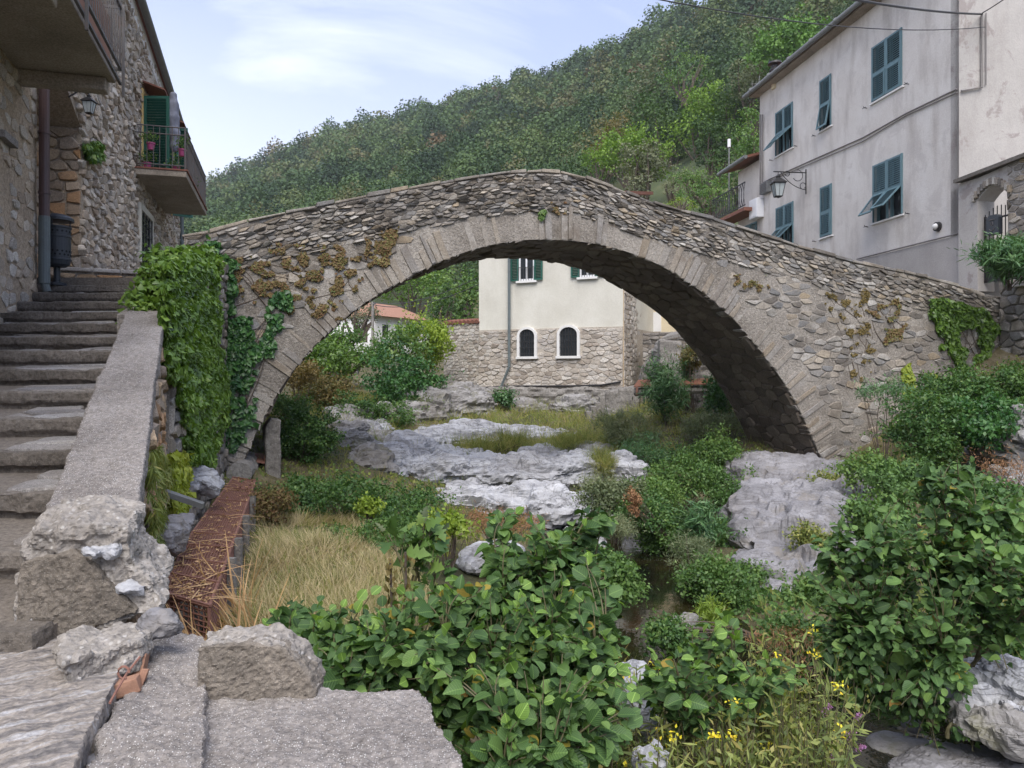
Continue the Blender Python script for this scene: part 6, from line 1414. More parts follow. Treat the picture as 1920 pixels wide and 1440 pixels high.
shrub('shrub', 'leafy green bush hanging over the dark water', 'shrub', 1340, 1090, 9.6, 56, 48, M['bush'], 365, .6, 130, 40, .1, .05, group=RBk, tone=(0, .75))
shrub('shrub', 'small bright plant at the foot of the bush over the water', 'shrub', 1340, 1150, 8.4, 26, 24, M['yellow_bush'], 366, .2, 34, 24, .07, .06, T_LANCE, RBk, tone=(0, .5))
shrub('brown_weeds', 'tangle of bare brown twigs beside the pale broken rock', 'weeds', 1480, 1215, 7.2, 60, 36, M['brown_weed'], 367, .4, 50, 22, .09, .05, T_LANCE)
shrub('shrub', 'dark low bush between the stream and the round-leaved bush', 'shrub', 1500, 1190, 7.6, 70, 36, M['hazel'], 368, .4, 80, 30, .1, .06, group=RBk)
shrub('shrub', 'wild green bush hiding the foot of the grey buttress', 'shrub', 1310, 850, 18.2, 50, 30, M['bramble'], 380, None, 100, 40, .12, .06, group=RBk)
shrub('shrub', 'pale weedy bush at the right end of the long ledge', 'shrub', 1130, 905, 15.6, 40, 26, M['olive_bush'], 381, None, 70, 36, .1, .06, T_LANCE, RBk, tone=(.2, 1))
shrub('shrub', 'bright weedy bush between the willow bush and the small concrete steps', 'shrub', 1150, 830, 20.5, 40, 26, M['weeds'], 382, None, 70, 36, .12, .09, T_LANCE, RBk)
shrub('shrub', 'low tangle in front of the dark bush overhanging the stream', 'shrub', 1150, 985, 11.6, 44, 18, M['olive_bush'], 383, .5, 80, 36, .09, .05, T_LANCE, RBk, base=(.7, 12, -2.7))
shrub('shrub', 'green thicket above the oleander shoots on the right bank', 'shrub', 1240, 930, 14.2, 60, 36, M['bush'], 384, .6, 110, 42, .11, .055, group=RBk, tone=(.1, .9))
shrub('shrub', 'weedy growth on the top edge of the bedrock mass', 'shrub', 1560, 905, 14.6, 34, 18, M['weeds'], 385, .4, 46, 30, .09, .06, group=RBk)
shrub('shrub', 'low bush on the left bank behind the brambles', 'shrub', 640, 900, 15, 66, 24, M['bramble'], 386, .7, 100, 40, .1, .055, group=BR)
shrub('shrub', 'scrubby olive growth at the left end of the grey layered ledge', 'shrub', 610, 855, 17.5, 30, 28, M['olive_bush'], 387, .6, 60, 34, .1, .06, group=BR)
shrub('shrub', 'bush climbing beside the right springing of the arch', 'shrub', 1402, 925, 16, 30, 44, M['bush'], 388, .5, 80, 40, .11, .055, group=RBk)
shrub('shrub', 'dark bush at the left edge of the bedrock face', 'shrub', 1372, 1015, 12.8, 40, 44, M['bramble'], 389, .5, 90, 40, .1, .055, group=RBk)
shrub('shrub', 'bush hanging over the left side of the dark pool', 'shrub', 1105, 1050, 9.8, 46, 34, M['bramble'], 390, .4, 80, 40, .09, .05, group=RBk)
shrub('shrub', 'scrub between the oleander shoots and the stream', 'shrub', 1240, 1000, 12.4, 46, 36, M['bush'], 391, .5, 90, 40, .1, .05, group=RBk, tone=(0, .7), base=(2.9, 12.4, -2.7))
shrub('shrub', 'low scrub at the foot of the bedrock face beside the pale broken rock', 'shrub', 1415, 1150, 9.2, 40, 34, M['bush'], 392, .4, 80, 38, .09, .05, group=RBk, tone=(0, .6))
shrub('shrub', 'weedy bush in the middle of the bedrock face', 'shrub', 1520, 1010, 11.6, 34, 30, M['weeds'], 393, .3, 60, 36, .08, .05, group=RBk)
shrub('shrub', 'green scrub along the lower left of the bedrock face', 'shrub', 1415, 1080, 10.6, 44, 36, M['bush'], 394, .4, 80, 40, .09, .05, group=RBk, tone=(0, .8))
shrub('shrub', 'leafy scrub at the bottom of the bedrock face', 'shrub', 1545, 1130, 9.0, 60, 36, M['hazel'], 395, .4, 90, 38, .1, .06, group=RBk, tone=(.2, 1))
shrub('shrub', 'bush leaning over the pool from behind the alder sapling', 'shrub', 1160, 1088, 9.0, 36, 44, M['bush'], 396, .4, 80, 38, .09, .05, group=RBk, base=(.55, 9.0, -2.7), tone=(0, .8))
shrub('shrub', 'low dark scrub closing the near end of the dark pool', 'shrub', 1255, 1195, 7.7, 46, 32, M['bramble'], 397, .35, 80, 38, .08, .045, group=RBk, base=(2.5, 7.9, -2.7))
# shelf vegetation and stones
shrub('grass_tussock', 'long tuft of yellow-green grass on the shelf above the long ledge', 'grass', 930, 832, 20, 78, 18, M['grass'], 370, .7, 90, 40, .14, .22, T_BLADE, None, None, .2, .2, -1.6)
shrub('grass_tussock', 'green tuft of grass right of the shelf above the long ledge', 'grass', 1080, 836, 19.6, 56, 20, M['grass'], 371, .6, 70, 40, .14, .22, T_BLADE, None, None, .2, .2, -1.6)
shrub('grass_tussock', 'bright grass clump at the right end of the long ledge', 'grass', 1120, 872, 17, 36, 24, M['grass'], 372, .4, 60, 40, .12, .2, T_BLADE, None, None, .2, .2, -1.6)
shrub('grass_tussock', 'grass clump between the grey layered ledge and the upper white shelf', 'grass', 690, 862, 18.6, 22, 14, M['grass'], 373, .4, 30, 30, .1, .16, T_BLADE, None, None, .2, .2, -1.6)
# ------------------------------------------------------------------ ivy and creepers on the masonry
def face_patch(name, lbl, wall, polys, mat, n, leaf, seed, T=T_IVY, depth=.12, cat='ivy', off=.02, tone=(0, 1), stem=True, group=None, y=(0, 0, -1), clump=.0, thin=0.):
    r = rng_(seed); t = None; L = Leaves(); allp = []
    for poly in polys:
        xs_ = [p[0] for p in poly]; ys_ = [p[1] for p in poly]; A = 0
        N = int(n*(max(xs_)-min(xs_))*(max(ys_)-min(ys_))/10000)
        px = r.uniform(min(xs_), max(xs_), N); py = r.uniform(min(ys_), max(ys_), N)
        px2 = px+16*perlin(np.column_stack([px/22, py/22, py*0+seed])); py2 = py+16*perlin(np.column_stack([px/22, py/22, py*0+seed+9]))
        ok = inpoly(px2, py2, poly)
        if thin: ok &= fbm(np.column_stack([px/24, py/17, py*0+seed*1.3]), 4) > thin
        px, py = px[ok], py[ok]
        q = np.array([wall.at(a, b) for a, b in zip(px, py)])
        if len(q) == 0: continue
        bul = depth*(.45+.55*perlin(np.column_stack([px/35, py/35, px*0+seed])))
        pos = wall.f(q[:, 0], q[:, 1], off+np.maximum(0, bul)*r.random(len(q))**.5); allp.append(pos)
        m_ = len(pos); nn = np.array(wall.n)[None]*.9+np.array([0, 0, .35])+r.normal(size=(m_, 3))*.38
        L.add(T, pos, np.array(y)[None]+r.normal(size=(m_, 3))*.45, nn, leaf*(.6+.75*r.random(m_)), tone[0]+(tone[1]-tone[0])*np.clip(.5+.3*perlin(np.column_stack([px/30, py/30, px*0+3]))+r.normal(size=m_)*.22, 0, 1))
    pos = np.concatenate(allp); t = thing(name, lbl, cat, Vector(pos[np.argmin(pos[:, 2])]), group)
    L.build('foliage', mat, t)
    if stem:
        mb = MB()
        for k in range(14):
            a, b = pos[r.integers(len(pos))], pos[r.integers(len(pos))]
            if np.linalg.norm(a-b) > 2.2: continue
            lo, hi = (a, b) if a[2] < b[2] else (b, a); mb.tube(bez(Vector(lo)-wall.n*.03, Vector(hi)-wall.n*.03, wall.e*r.normal()*.15, 7), list(np.linspace(.012, .005, 7)), 5)
        if mb.v: mb.build('stem', M['bark'], t)
    return t
iv = face_patch('ivy', 'thick fresh green ivy curtain hanging over the wall beside the staircase', RW, [[(296, 600), (300, 500), (330, 476), (372, 474), (395, 500), (402, 580), (398, 640), (420, 700), (418, 800), (398, 850), (372, 872), (345, 860), (338, 800), (318, 720), (300, 680)]], M['ivy'], 36000, .064, 401, depth=.13, thin=-.5)
L = Leaves(); r = rng_(402)
for (x, y, d, a, b, c) in ((318, 525, 8.8, .22, .5, .22), (292, 560, 8.2, .17, .45, .16), (282, 588, 7.7, .11, .3, .12), (340, 495, 9.8, .28, .6, .18), (310, 605, 7.9, .15, .4, .28), (372, 488, 11, .26, .5, .18)):
    clumps(L, r, P(x, y, d), (a, b, c), int(46*(a*b*c)**.33/.3), 34, .08, .060, T_IVY, .6, .5, .6, (.2, 1))
L.build('foliage', M['ivy'], iv)
face_patch('ivy', 'darker ivy climbing the bridge just right of the fresh green curtain', BW, [[(376, 478), (432, 480), (440, 560), (420, 600), (470, 600), (468, 640), (442, 690), (432, 760), (420, 830), (388, 860), (380, 700), (372, 560)]], M['ivy_dark'], 14000, .09, 403, depth=.2)
face_patch('ivy', 'thin ivy strands climbing the left haunch of the arch', BW, [[(506, 560), (538, 540), (546, 565), (528, 590), (516, 640), (512, 665), (488, 655), (500, 610)], [(430, 700), (480, 640), (512, 650), (470, 700), (455, 760), (440, 780)], [(380, 440), (412, 452), (410, 486), (384, 490)], [(440, 780), (480, 745), (480, 800), (430, 850)]], M['ivy_dark'], 5000, .085, 404, depth=.1, thin=-.1)
face_patch('moss_curtain', 'yellow-green creeper hanging low down beside the orange-stained wall', RW, [[(308, 850), (345, 850), (345, 970), (322, 985), (310, 940)]], M['ivy_yellow'], 12000, .06, 405, depth=.12)
face_patch('wall_weeds', 'thin dry weeds rooted in the orange-stained face of the parapet wall', SW, [[(262, 860), (285, 830), (300, 900), (300, 1010), (272, 1040), (258, 960)]], M['weeds'], 7000, .06, 406, T_LANCE, .12, 'weeds')
face_patch('dry_creeper', 'brown dried creeper spread below the left parapet of the bridge', BW, [[(384, 492), (430, 490), (510, 480), (520, 500), (600, 520), (560, 560), (470, 560), (440, 545), (420, 610), (386, 600)], [(505, 462), (620, 455), (660, 470), (620, 510), (560, 540), (520, 500)]], M['dry_creeper'], 15300, .042, 407, depth=.035, thin=.16)
face_patch('dry_creeper', 'olive creeper patch hanging from the parapet near the crown of the arch', BW, [[(684, 455), (720, 440), (748, 418), (745, 445), (728, 470), (735, 498), (690, 500)]], M['dry_creeper'], 17000, .042, 408, depth=.05, thin=-.3)
face_patch('dry_creeper', 'scattered brown creeper sprigs over the left haunch of the arch', BW, [[(610, 490), (680, 480), (680, 540), (620, 560), (640, 600), (560, 590), (520, 570), (580, 540)], [(985, 380), (1060, 378), (1060, 400), (1000, 410)]], M['dry_creeper'], 8500, .042, 409, depth=.035, thin=.2)
face_patch('dry_creeper', 'reddish dead creeper stems on the right haunch of the bridge', BW, [[(1540, 540), (1640, 545), (1630, 600), (1640, 680), (1600, 730), (1590, 640), (1550, 580)]], M['autumn_bush'], 7000, .035, 410, depth=.03, thin=.25, tone=(0, .5))
face_patch('dry_creeper', 'mossy yellow creeper clump under the right parapet of the bridge', BW, [[(1615, 575), (1690, 560), (1700, 600), (1680, 640), (1660, 645), (1650, 600)], [(1375, 510), (1450, 515), (1430, 545), (1385, 540)]], M['dry_creeper'], 11050, .042, 411, depth=.035, thin=.08, tone=(.3, 1))
face_patch('ivy', 'forked green ivy climbing the bridge end below the right parapet', BW, [[(1742, 560), (1800, 565), (1850, 590), (1870, 620), (1850, 640), (1820, 600), (1790, 615), (1810, 670), (1800, 700), (1770, 640), (1748, 612)], [(1830, 600), (1862, 610), (1852, 690), (1870, 740), (1840, 790), (1800, 780), (1780, 720), (1800, 690), (1836, 700)]], M['ivy'], 11000, .1, 412, depth=.14, tone=(0, .75))
face_patch('ivy', 'small yellow-green ivy sprigs low on the right end of the bridge', BW, [[(1690, 690), (1712, 680), (1710, 740), (1692, 750)], [(1735, 700), (1752, 702), (1748, 750), (1728, 752)]], M['ivy_yellow'], 7000, .08, 413, depth=.08, tone=(0, .4))
face_patch('wall_fern', 'tuft of green fern growing from the stone house recess', SH, [[(148, 268), (180, 264), (185, 296), (160, 300)]], M['bush'], 10000, .1, 414, T_SIMPLE, .2, 'fern')
face_patch('wall_fern', 'tiny green tuft in the arch ring at the crown of the bridge', BW, [[(1010, 395), (1032, 393), (1030, 415), (1014, 416)]], M['bush'], 9000, .07, 415, T_SIMPLE, .08, 'fern', stem=False)
# right slope growth
RS_ = 'shrubs on the right slope by the bridge end'
shrub('shrub', 'dark shrub on the slope below the forked ivy', 'shrub', 1745, 812, 13.4, 84, 66, M['bramble'], 430, .9, 170, 44, .13, .065, group=RS_)
shrub('shrub', 'green shrub mass at the right edge under the bank wall', 'shrub', 1835, 790, 13.2, 60, 56, M['ivy_dark'], 431, .8, 130, 42, .13, .08, group=RS_)
shrub('shrub', 'bluish green bush standing in front of the right foot of the arch', 'shrub', 1660, 730, 15.4, 60, 30, M['oleander'], 432, .4, 40, 26, .12, .09, T_LANCE, RS_)
shrub('shrub', 'feathery green bush at the top of the bedrock mass', 'shrub', 1615, 880, 13.2, 44, 36, M['bush'], 433, .4, 70, 36, .1, .06, group=RS_, tone=(.2, 1))
shrub('shrub', 'dark ferny bush to the right of the bedrock mass', 'shrub', 1690, 905, 11.6, 70, 44, M['hazel'], 434, .6, 110, 40, .12, .06, group=RS_)
shrub('shrub', 'thin brown twiggy bush at the right edge above the round-leaved bush', 'shrub', 1890, 880, 10.8, 44, 60, M['brown_weed'], 435, .5, 50, 24, .12, .05, T_LANCE, RS_)
shrub('shrub', 'dense green shrub under the forked ivy at the bridge end', 'shrub', 1800, 735, 15.6, 70, 44, M['bramble'], 437, .8, 140, 42, .13, .07, group=RS_)
shrub('shrub', 'weedy slope growth below the bank wall at the right edge', 'shrub', 1890, 740, 15.2, 50, 56, M['bush'], 438, .8, 130, 40, .13, .07, group=RS_, tone=(0, .7))
shrub('shrub', 'dark bush at the right edge behind the round-leaved bush', 'shrub', 1880, 960, 9.5, 66, 60, M['bramble'], 439, .6, 140, 40, .12, .065, group=RS_)
shrub('shrub', 'green bush between the bedrock mass and the round-leaved bush', 'shrub', 1640, 985, 9.6, 56, 60, M['hazel'], 440, .6, 130, 40, .11, .06, group=RS_)
shrub('shrub', 'bush low at the right edge above the white fissured rock', 'shrub', 1890, 1190, 6.8, 50, 44, M['bramble'], 441, .3, 90, 36, .09, .05, group=RS_)
shrub('oleander', 'clipped oleander bush growing in front of the iron gate', 'oleander', 1900, 488, 16.4, 74, 44, M['oleander'], 436, .7, 170, 40, .13, .15, T_LANCE, None, P(1893, 545, 16.6))
# ------------------------------------------------------------------ alders with large leaves near the camera
def leafy(name, lbl, ells, base, leaf, seed, mat, tipmat, ntw, T=T_BROAD, per=7, tl=.34, wood='twig', tipf=.10, nmain=10, droop=.25):
    """sapling built twig by twig: leaves sit alternately along each twig, which springs from a main stem"""
    r = rng_(seed); base = Vector(base); t = thing(name, lbl, 'sapling' if 'sapling' in name or 'alder' in name else 'shrub', base)
    L, L2, L3, mb = Leaves(), Leaves(), Leaves(), MB(); E = []
    for (x, y, d, rx_, ry_, rd_) in ells: c = P(x, y, d); E.append((np.array(c), np.array([rad(d, rx_), rd_, rad(d, ry_)])))
    vol = np.array([np.prod(e[1])**.7 for e in E]); vol /= vol.sum(); mains = []
    for i in range(nmain):
        c, R = E[i % len(E)]; v = sph(r, 1)[0]; v[2] = abs(v[2]); tip = c+R*v*.75; pts = bez(base+Vector((r.normal()*.08, r.normal()*.08, 0)), tip, (r.normal()*.12, r.normal()*.12, .18), 12)
        mb.tube(pts, list(np.linspace(.017, .004, 12)), 6); mains.append(np.array([list(p) for p in pts[3:]]))
    MP = np.concatenate(mains)
    for i in range(ntw):
        c, R = E[r.choice(len(E), p=vol)]; v = sph(r, 1)[0]; tip = c+R*v*(.45+.6*r.random()**.7)
        j = np.argmin(np.linalg.norm((MP-(tip-np.array([0, 0, .18])))*np.array([1, 1, .8]), axis=1)); root = MP[j]
        dv = tip-root; ln = np.linalg.norm(dv)
        if ln > tl*2.2: root = tip-dv/ln*tl*2.2
        if ln < .1: root = tip-np.array([0, 0, .15])-.1*sph(r, 1)[0]
        pts = bez(Vector(root), Vector(tip), Vector((r.normal()*.03, r.normal()*.03, .04)), 7); mb.tube(pts, list(np.linspace(.0045, .0018, 7)), 4)
        A = np.array([list(p) for p in pts]); n = per+int(r.integers(-1, 3)); s = np.linspace(.15, 1, n); p = np.stack([np.interp(s*6, range(7), A[:, k]) for k in range(3)], 1)
        ax = unit(A[-1]-A[0]); sd = unit(np.cross(ax, [0, 0, 1.])+1e-6); sg = np.where(np.arange(n) % 2 == 0, 1, -1)[:, None]
        y = sd[None]*sg*.9+ax[None]*.65+np.array([0, 0, -droop])+r.normal(size=(n, 3))*.32; y[-1] = ax+r.normal(size=3)*.3
        nr = np.array([0, -.35, 1.])[None]+r.normal(size=(n, 3))*.62
        sz = leaf*(.62+.5*r.random(n))*np.interp(s, [0, .6, 1], [1., 1.05, .68]); y = unit(y); pp_ = p+y*leaf*.22
        tn = np.clip(.38+.25*r.normal(size=n)+.10*r.normal(), 0, 1)
        tipsel = (s > .8) & (r.random(n) < (tipf*3.2 if v[2] > .0 else tipf))
        h_ = ~tipsel; g1 = h_ & (r.random(n) < .5); g2 = h_ & ~g1; sz = sz*r.uniform(.6, 1.15, n)
        L.add(T, pp_[g1], y[g1], nr[g1], sz[g1], tn[g1]); L.add(T_CUP if T is T_BROAD else T, pp_[g2], y[g2], nr[g2], sz[g2], tn[g2]); yl = g2 & (r.random(n) < .05); L3.add(T, pp_[yl]+.004, y[yl], nr[yl], sz[yl]*1.02, tn[yl]); L2.add(T, pp_[tipsel], y[tipsel], nr[tipsel], sz[tipsel], np.clip(tn[tipsel], 0, 1))
    L.build('foliage', mat, t, smooth=True)
    if L3.V: L3.build('yellowed_leaves', M['yellow_leaf'], t, smooth=True)
    if L2.V: L2.build('young_leaves', tipmat, t, smooth=True)
    mb.build('stem', M[wood], t); return t
leafy('alder_sapling', 'large leafy alder sapling filling the centre foreground', [(1030, 1120, 3.75, 125, 110, .45), (880, 1215, 3.5, 170, 120, .45), (690, 1215, 3.6, 120, 80, .4), (1010, 1320, 3.2, 170, 125, .4), (1090, 1240, 3.5, 80, 110, .3), (950, 1430, 3.0, 120, 90, .35), (1110, 1010, 3.9, 44, 56, .2), (970, 1010, 3.9, 50, 60, .2), (570, 1180, 3.8, 70, 40, .25), (620, 1270, 3.4, 70, 60, .3)], (-.05, 3.6, -2.5), .082, 501, M['alder'], M['alder_tip'], 900, per=8, nmain=16)
leafy('alder_sapling', 'small bright alder sapling between the stream and the flowering weeds', [(1345, 1210, 4.3, 62, 60, .2), (1320, 1285, 4.1, 120, 55, .25), (1440, 1260, 4.2, 60, 30, .15), (1270, 1270, 4.0, 60, 40, .2)], (1.1, 4.2, -2.7), .082, 502, M['alder'], M['alder_tip'], 62, per=7, nmain=6, tipf=.3)
leafy('round_leaved_bush', 'big round-leaved bush on the right above the stream', [(1780, 985, 6.0, 130, 110, .4), (1700, 1120, 5.7, 190, 130, .5), (1870, 1100, 5.6, 120, 120, .45), (1610, 1080, 6.0, 90, 110, .35), (1690, 1250, 5.6, 120, 80, .4), (1610, 1220, 5.8, 90, 80, .3), (1900, 1010, 5.9, 80, 90, .3), (1790, 900, 6.1, 60, 50, .2)], (3.5, 6.2, -2.6), .096, 503, M['hazel'], M['alder'], 620, per=8, nmain=16, tipf=.2, droop=.1)
leafy('trailing_bush', 'low trailing round leaves hanging over the water at the right', [(1640, 1305, 5.9, 80, 24, .2), (1760, 1328, 5.8, 100, 26, .25), (1850, 1365, 5.5, 70, 24, .2)], (3.2, 5.6, -2.6), .07, 504, M['hazel'], M['alder'], 130, per=7, nmain=6, tl=.25)
fg = leafy('fig_shoot', 'upright fig shoot with lobed grey-green leaves behind the sapling', [(790, 1000, 6.0, 44, 42, .15), (740, 1020, 5.9, 40, 30, .15), (810, 1060, 5.9, 40, 40, .15)], (-.8, 6.0, -2.2), .17, 505, M['bush'], M['olive_bush'], 20, T_FIG, 4, .2, 'twig', .1, 5)
t = thing('withered_stalk', 'two withered orange-brown stalks with curled dead leaves in the sapling', 'dead plant', P(765, 1170, 4.6))
r = rng_(506); L = Leaves(); mb = MB()
for x, y0, y1 in ((763, 1035, 1170), (735, 1050, 1120)):
    a, b = P(x, y1+60, 4.6), P(x-3, y0, 4.6); mb.tube([a, b], .008, 5); k = 46; q = r.random(k)
    pos = np.array([list(a.lerp(b, .3+.7*t_)) for t_ in q])+r.normal(size=(k, 3))*.018; L.add(T_SIMPLE, pos, np.array([0, 0, -1.])+r.normal(size=(k, 3))*.35, r.normal(size=(k, 3)), .05, r.random(k))
L.build('dead_leaves', M['autumn_bush'], t); mb.build('stem', M['bark'], t)
# ------------------------------------------------------------------ flowering weeds at the bottom
def weed_clump(lbl, px0, px1, d0, d1, h0, h1, n, seed, mat, flowers=None, nf=0, name='flowering_weeds'):
    r = rng_(seed); L = Leaves(); G = Leaves(); FL = Leaves(); mb = MB(); c0 = None
    for i in range(n):
        d = r.uniform(d0, d1); x = (r.uniform(px0, px1)-HX)/F*d; z = gz(x, d); h = r.uniform(h0, h1); b = Vector((x, d, z)); tip = b+Vector((r.normal()*.12, r.normal()*.12, h))
        if c0 is None: c0 = b
        pts = bez(b, tip, (r.normal()*.04, r.normal()*.04, .03), 6); mb.tube(pts, list(np.linspace(.005, .002, 6)), 4)
        A = np.array([list(p) for p in pts]); k = 26; s = r.uniform(.25, 1, k); p = np.stack([np.interp(s*5, range(6), A[:, j]) for j in range(3)], 1)
        L.add(T_LANCE if i % 3 else T_SIMPLE, p+r.normal(size=(k, 3))*.015, r.normal(size=(k, 3))+np.array([0, 0, .55]), np.array([0, 0, 1.])+r.normal(size=(k, 3))*.5, (.075 if i % 3 else .04)*(.6+.8*r.random(k)), np.clip(.45+.3*r.normal(size=k)+.15*r.normal(), 0, 1))
        if flowers and i < nf:
            k = 16; FL.add(T_SIMPLE, np.array(tip)+r.normal(size=(k, 3))*.022*np.array([1, 1, .5]), r.normal(size=(k, 3)), np.array([0, 0, 1.])+r.normal(size=(k, 3))*.5, .022, r.random(k))
    t = thing(name, lbl, 'weeds', c0); L.build('foliage', mat, t); mb.build('stem', M['twig'], t)
    if FL.V: FL.build('flowers', flowers, t)
    return t
weed_clump('tall weeds with yellow flowers at the bottom edge right of the sapling', 1150, 1420, 3.5, 4.6, .6, 1.0, 170, 601, M['weeds'], M['petal_yellow'], 26)
weed_clump('tangled pale weeds with a few yellow flowers beside the brown stream', 1380, 1560, 3.8, 5.0, .6, 1.1, 190, 602, M['weeds'], M['petal_yellow'], 9)
weed_clump('low green weeds under the central sapling', 860, 1200, 3.4, 4.6, .3, .6, 90, 603, M['bush'])
r = rng_(604); t = thing('butterfly_bush', 'arching stems tipped with violet flower spikes beside the stream', 'plant', (1.9, 4.6, -2.6)); mb = MB(); FL = Leaves(); L = Leaves()
for (x, y) in ((1555, 1325), (1612, 1340), (1600, 1372), (1620, 1400), (1560, 1420), (1450, 1350), (1395, 1375)):
    tip = P(x, y, 4.35); pts = bez((1.75+r.normal()*.1, 4.7, -2.65), tip, (0, 0, .12), 9); mb.tube(pts, list(np.linspace(.005, .002, 9)), 4); k = 70
    q = r.random(k)**.7; a, b = pts[-2], pts[-1]; p = np.array([list(Vector(a).lerp(b, .3+.8*v)) for v in q])+r.normal(size=(k, 3))*.008*(1.2-q[:, None]*.7); FL.add(T_SIMPLE, p, r.normal(size=(k, 3)), r.normal(size=(k, 3)), .013, r.random(k))
    A = np.array([list(p) for p in pts]); s = r.uniform(.2, .8, 16); p = np.stack([np.interp(s*8, range(9), A[:, j]) for j in range(3)], 1); L.add(T_LANCE, p, r.normal(size=(16, 3)), np.array([0, 0, 1.])+r.normal(size=(16, 3))*.4, .07, r.random(16))
FL.build('flowers', M['petal_violet'], t); mb.build('stem', M['twig'], t); L.build('foliage', M['weeds'], t)
# ------------------------------------------------------------------ grasses and ground cover: uncountable
def scatter(name, lbl, poly, d_of, N, mat, T, size, seed, lean=.35, mix=None, thin=None, lie=0., kindc='grass'):
    r = rng_(seed); L = Leaves(); P2 = np.array(poly, float)
    x = r.uniform(P2[:, 0].min(), P2[:, 0].max(), N); y = r.uniform(P2[:, 1].min(), P2[:, 1].max(), N); ok = inpoly(x, y, poly)
    if thin is not None: ok &= fbm(np.column_stack([x/1.1, y/1.1, x*0+seed]), 3) > thin
    x, y = x[ok], y[ok]; z = gz_np(np.column_stack([x, y])); ok = z > -2.82; x, y, z = x[ok], y[ok], z[ok]; n = len(x)
    tx = perlin(np.column_stack([x/.7, y/.7, x*0+1])); ty = perlin(np.column_stack([x/.7, y/.7, x*0+5]))
    yd = np.column_stack([tx*1.4*lean*2+lie, ty*lean*2-.1*lie, np.ones(n)])+r.normal(size=(n, 3))*lean
    nr = np.column_stack([-yd[:, 1], yd[:, 0], yd[:, 2]*0])+r.normal(size=(n, 3))*.5+np.array([0, -.6, .2])
    L.add(T, np.column_stack([x, y, z-.01]), yd, nr, size*(.5+.9*r.random(n)), np.clip(.5+.35*tx+r.normal(size=n)*.22, 0, 1))
    o = L.build(name, mat); return tag(o, lbl, kindc, kind='stuff')
mound = [(-2.0, 4.9), (-2.0, 5.5), (-2.48, 7), (-3.0, 9.0), (-3.6, 11), (-2.3, 11.2), (-1.6, 9.8), (-1.0, 8.2), (-.6, 6.8), (-.35, 5.6), (-.7, 4.6), (-1.8, 4.4)]
scatter('dry_grass', 'straw-coloured dry grass covering the mound beside the rusty cage', mound, None, 60000, M['drygrass'], T_BLADE, .19, 701, .75, thin=-.28, lie=.2)
scatter('green_grass', 'green grass mixed into the dry mound', mound, None, 14000, M['grass'], T_BLADE, .17, 707, .6, thin=-.1)
cage_side = [(-2.9, 4.6), (-1.5, 4.4), (-1.7, 5.6), (-2.3, 6.6), (-3.4, 10.0), (-3.75, 10.0), (-3.0, 7.2)]
scatter('straw', 'long golden straw leaning over the near end of the rusty cage', [(-1.95, 4.6), (-1.55, 4.6), (-1.75, 5.6), (-2.2, 6.6), (-2.36, 6.6)], None, 260, M['straw'], T_BLADE, .55, 702, .55, lie=-.35)
scatter('bank_grass', 'short green and yellow grass over the banks of the stream', [(-7, 4), (8, 3), (11, 12), (11, 27), (-8, 29), (-6, 14)], None, 60000, M['grass'], T_BLADE, .22, 703, .5, thin=-.1)
scatter('undergrowth', 'low weedy ground cover over the banks of the stream', [(-7, 4), (8, 3), (12, 12), (12, 26), (-8, 29), (-6, 14)], None, 90000, M['weeds'], T_SIMPLE, .075, 704, .9, thin=-.1, kindc='ground cover')
scatter('leaf_carpet', 'dark leafy ground cover on the right slope and stream edges', [(1.6, 4.5), (8, 3.5), (12, 12), (12, 17), (7, 16), (4, 12), (2.6, 9)], None, 26000, M['bramble'], T_SIMPLE, .10, 705, .9, thin=-.25, kindc='ground cover')
scatter('shore_grass', 'long grass and weeds among the rocks below the cream house', [(-6, 19), (4, 18), (6, 27), (-7, 29)], None, 24000, M['grass'], T_BLADE, .34, 706, .45, thin=-.05)
# ------------------------------------------------------------------ sky, sun, camera
w = bpy.data.worlds.new('World'); SC.world = w; w.use_nodes = True; nt = w.node_tree; nt.nodes.clear()
SUN_EL, SUN_AZ = math.radians(52), math.radians(180)        # azimuth from +Y towards +X: the sun stands behind the camera on the left, veiled
sky = nd(nt, 'ShaderNodeTexSky', {}, sky_type='NISHITA', sun_disc=False, sun_elevation=SUN_EL, sun_rotation=SUN_AZ, altitude=200., air_density=1., dust_density=1.6, ozone_density=1.5)
tc = nt.nodes.new('ShaderNodeTexCoord').outputs['Generated']
sp = nd(nt, 'ShaderNodeSeparateXYZ', {0: tc})
zz = mathn(nt, 'ADD', mathn(nt, 'MAXIMUM', sp.outputs[2], 0.), .16)
pv = nd(nt, 'ShaderNodeCombineXYZ', {0: mathn(nt, 'DIVIDE', sp.outputs[0], zz), 1: mathn(nt, 'DIVIDE', sp.outputs[1], zz), 2: 3.3})
n1 = nd(nt, 'ShaderNodeTexNoise', {'Vector': pv.outputs[0], 'Scale': .85, 'Detail': 9., 'Roughness': .56, 'Distortion': .55}).outputs['Fac']
cl = ramp(nt, n1, CLOUD)
gr = ramp(nt, sp.outputs[2], [(.0, 1.0), (.2, .65), (.45, .0)])
lf = ramp(nt, mathn(nt, 'ADD', mathn(nt, 'MULTIPLY', sp.outputs[0], .5), .5), [(.22, 1.0), (.46, .45), (.60, 0.)])
k = mathn(nt, 'MAXIMUM', cl, mathn(nt, 'MULTIPLY', gr, lf))
veil = mixc(nt, .62, sky.outputs[0], (6.0, 7.0, 10.2))
c = mixc(nt, k, veil, (11.5, 11.8, 12.4))
bg = nd(nt, 'ShaderNodeBackground', {'Color': c, 'Strength': SKY_S}); o = nt.nodes.new('ShaderNodeOutputWorld'); nt.links.new(bg.outputs[0], o.inputs[0])
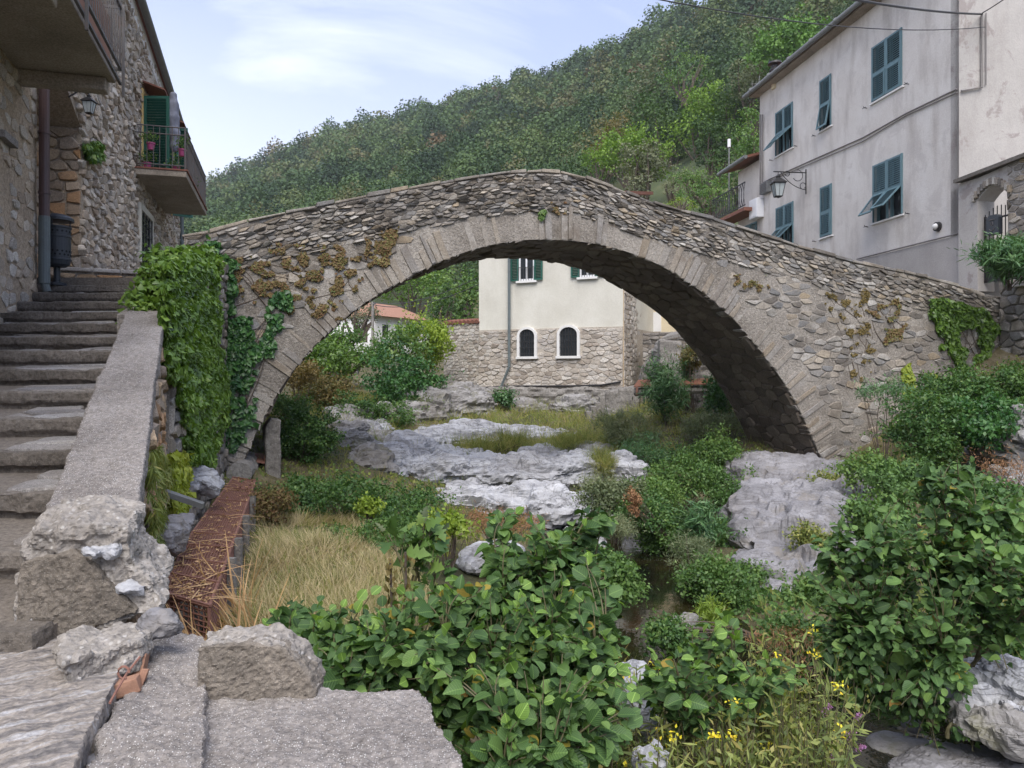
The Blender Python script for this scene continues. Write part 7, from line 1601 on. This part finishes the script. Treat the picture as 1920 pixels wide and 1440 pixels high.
sd = bpy.data.lights.new('sun', 'SUN'); sd.energy = SUN_E; sd.angle = math.radians(50); sd.color = (1, .95, .88)
so = bpy.data.objects.new('sun', sd); COL.objects.link(so)
sdir = Vector((math.sin(SUN_AZ)*math.cos(SUN_EL), math.cos(SUN_AZ)*math.cos(SUN_EL), math.sin(SUN_EL)))
so.rotation_euler = sdir.to_track_quat('Z', 'Y').to_euler()
cd = bpy.data.cameras.new('camera'); cd.sensor_width = 36; cd.lens = F/1920*36; cd.clip_end = 3000; cd.clip_start = .05
cd.shift_y = -20/1920
co = bpy.data.objects.new('camera', cd); COL.objects.link(co); co.rotation_euler = (math.radians(90), 0, 0); SC.camera = co
SC.view_settings.view_transform = 'Standard'; SC.view_settings.look = 'None'; SC.view_settings.exposure = EXPOSURE; SC.view_settings.gamma = 1
SC.render.engine = 'CYCLES'; SC.cycles.use_denoising = True; SC.cycles.max_bounces = 6; SC.cycles.diffuse_bounces = 3; SC.cycles.glossy_bounces = 2; SC.cycles.transmission_bounces = 4
SC.cycles.use_adaptive_sampling = True; SC.cycles.adaptive_threshold = .02
SC.cycles.sample_clamp_indirect = 6

# ------------------------------------------------------------------ thin haze filling the valley air
if HAZE > 0:
    lo = np.array([1e9]*3); hi = -lo
    bpy.context.view_layer.update()
    for o in SC.objects:
        if o.type == 'MESH':
            b = np.array([list(o.matrix_world @ Vector(q)) for q in o.bound_box]); lo = np.minimum(lo, b.min(0)); hi = np.maximum(hi, b.max(0))
    mb = MB(); mb.box(lo[0]-5, hi[0]+5, lo[1]-5, hi[1]+5, lo[2]-1, hi[2]+4, 0); m = bpy.data.materials.new('haze'); m.use_nodes = True; t_ = m.node_tree; t_.nodes.clear()
    ou = t_.nodes.new('ShaderNodeOutputMaterial'); v = nd(t_, 'ShaderNodeVolumePrincipled', {'Color': (.86, .90, 1., 1), 'Density': HAZE, 'Anisotropy': .0}); t_.links.new(v.outputs[0], ou.inputs['Volume'])
    o = mb.build('haze', m); tag(o, 'thin bluish haze in the valley air', 'haze', kind='stuff')
SC.cycles.volume_bounces = 0
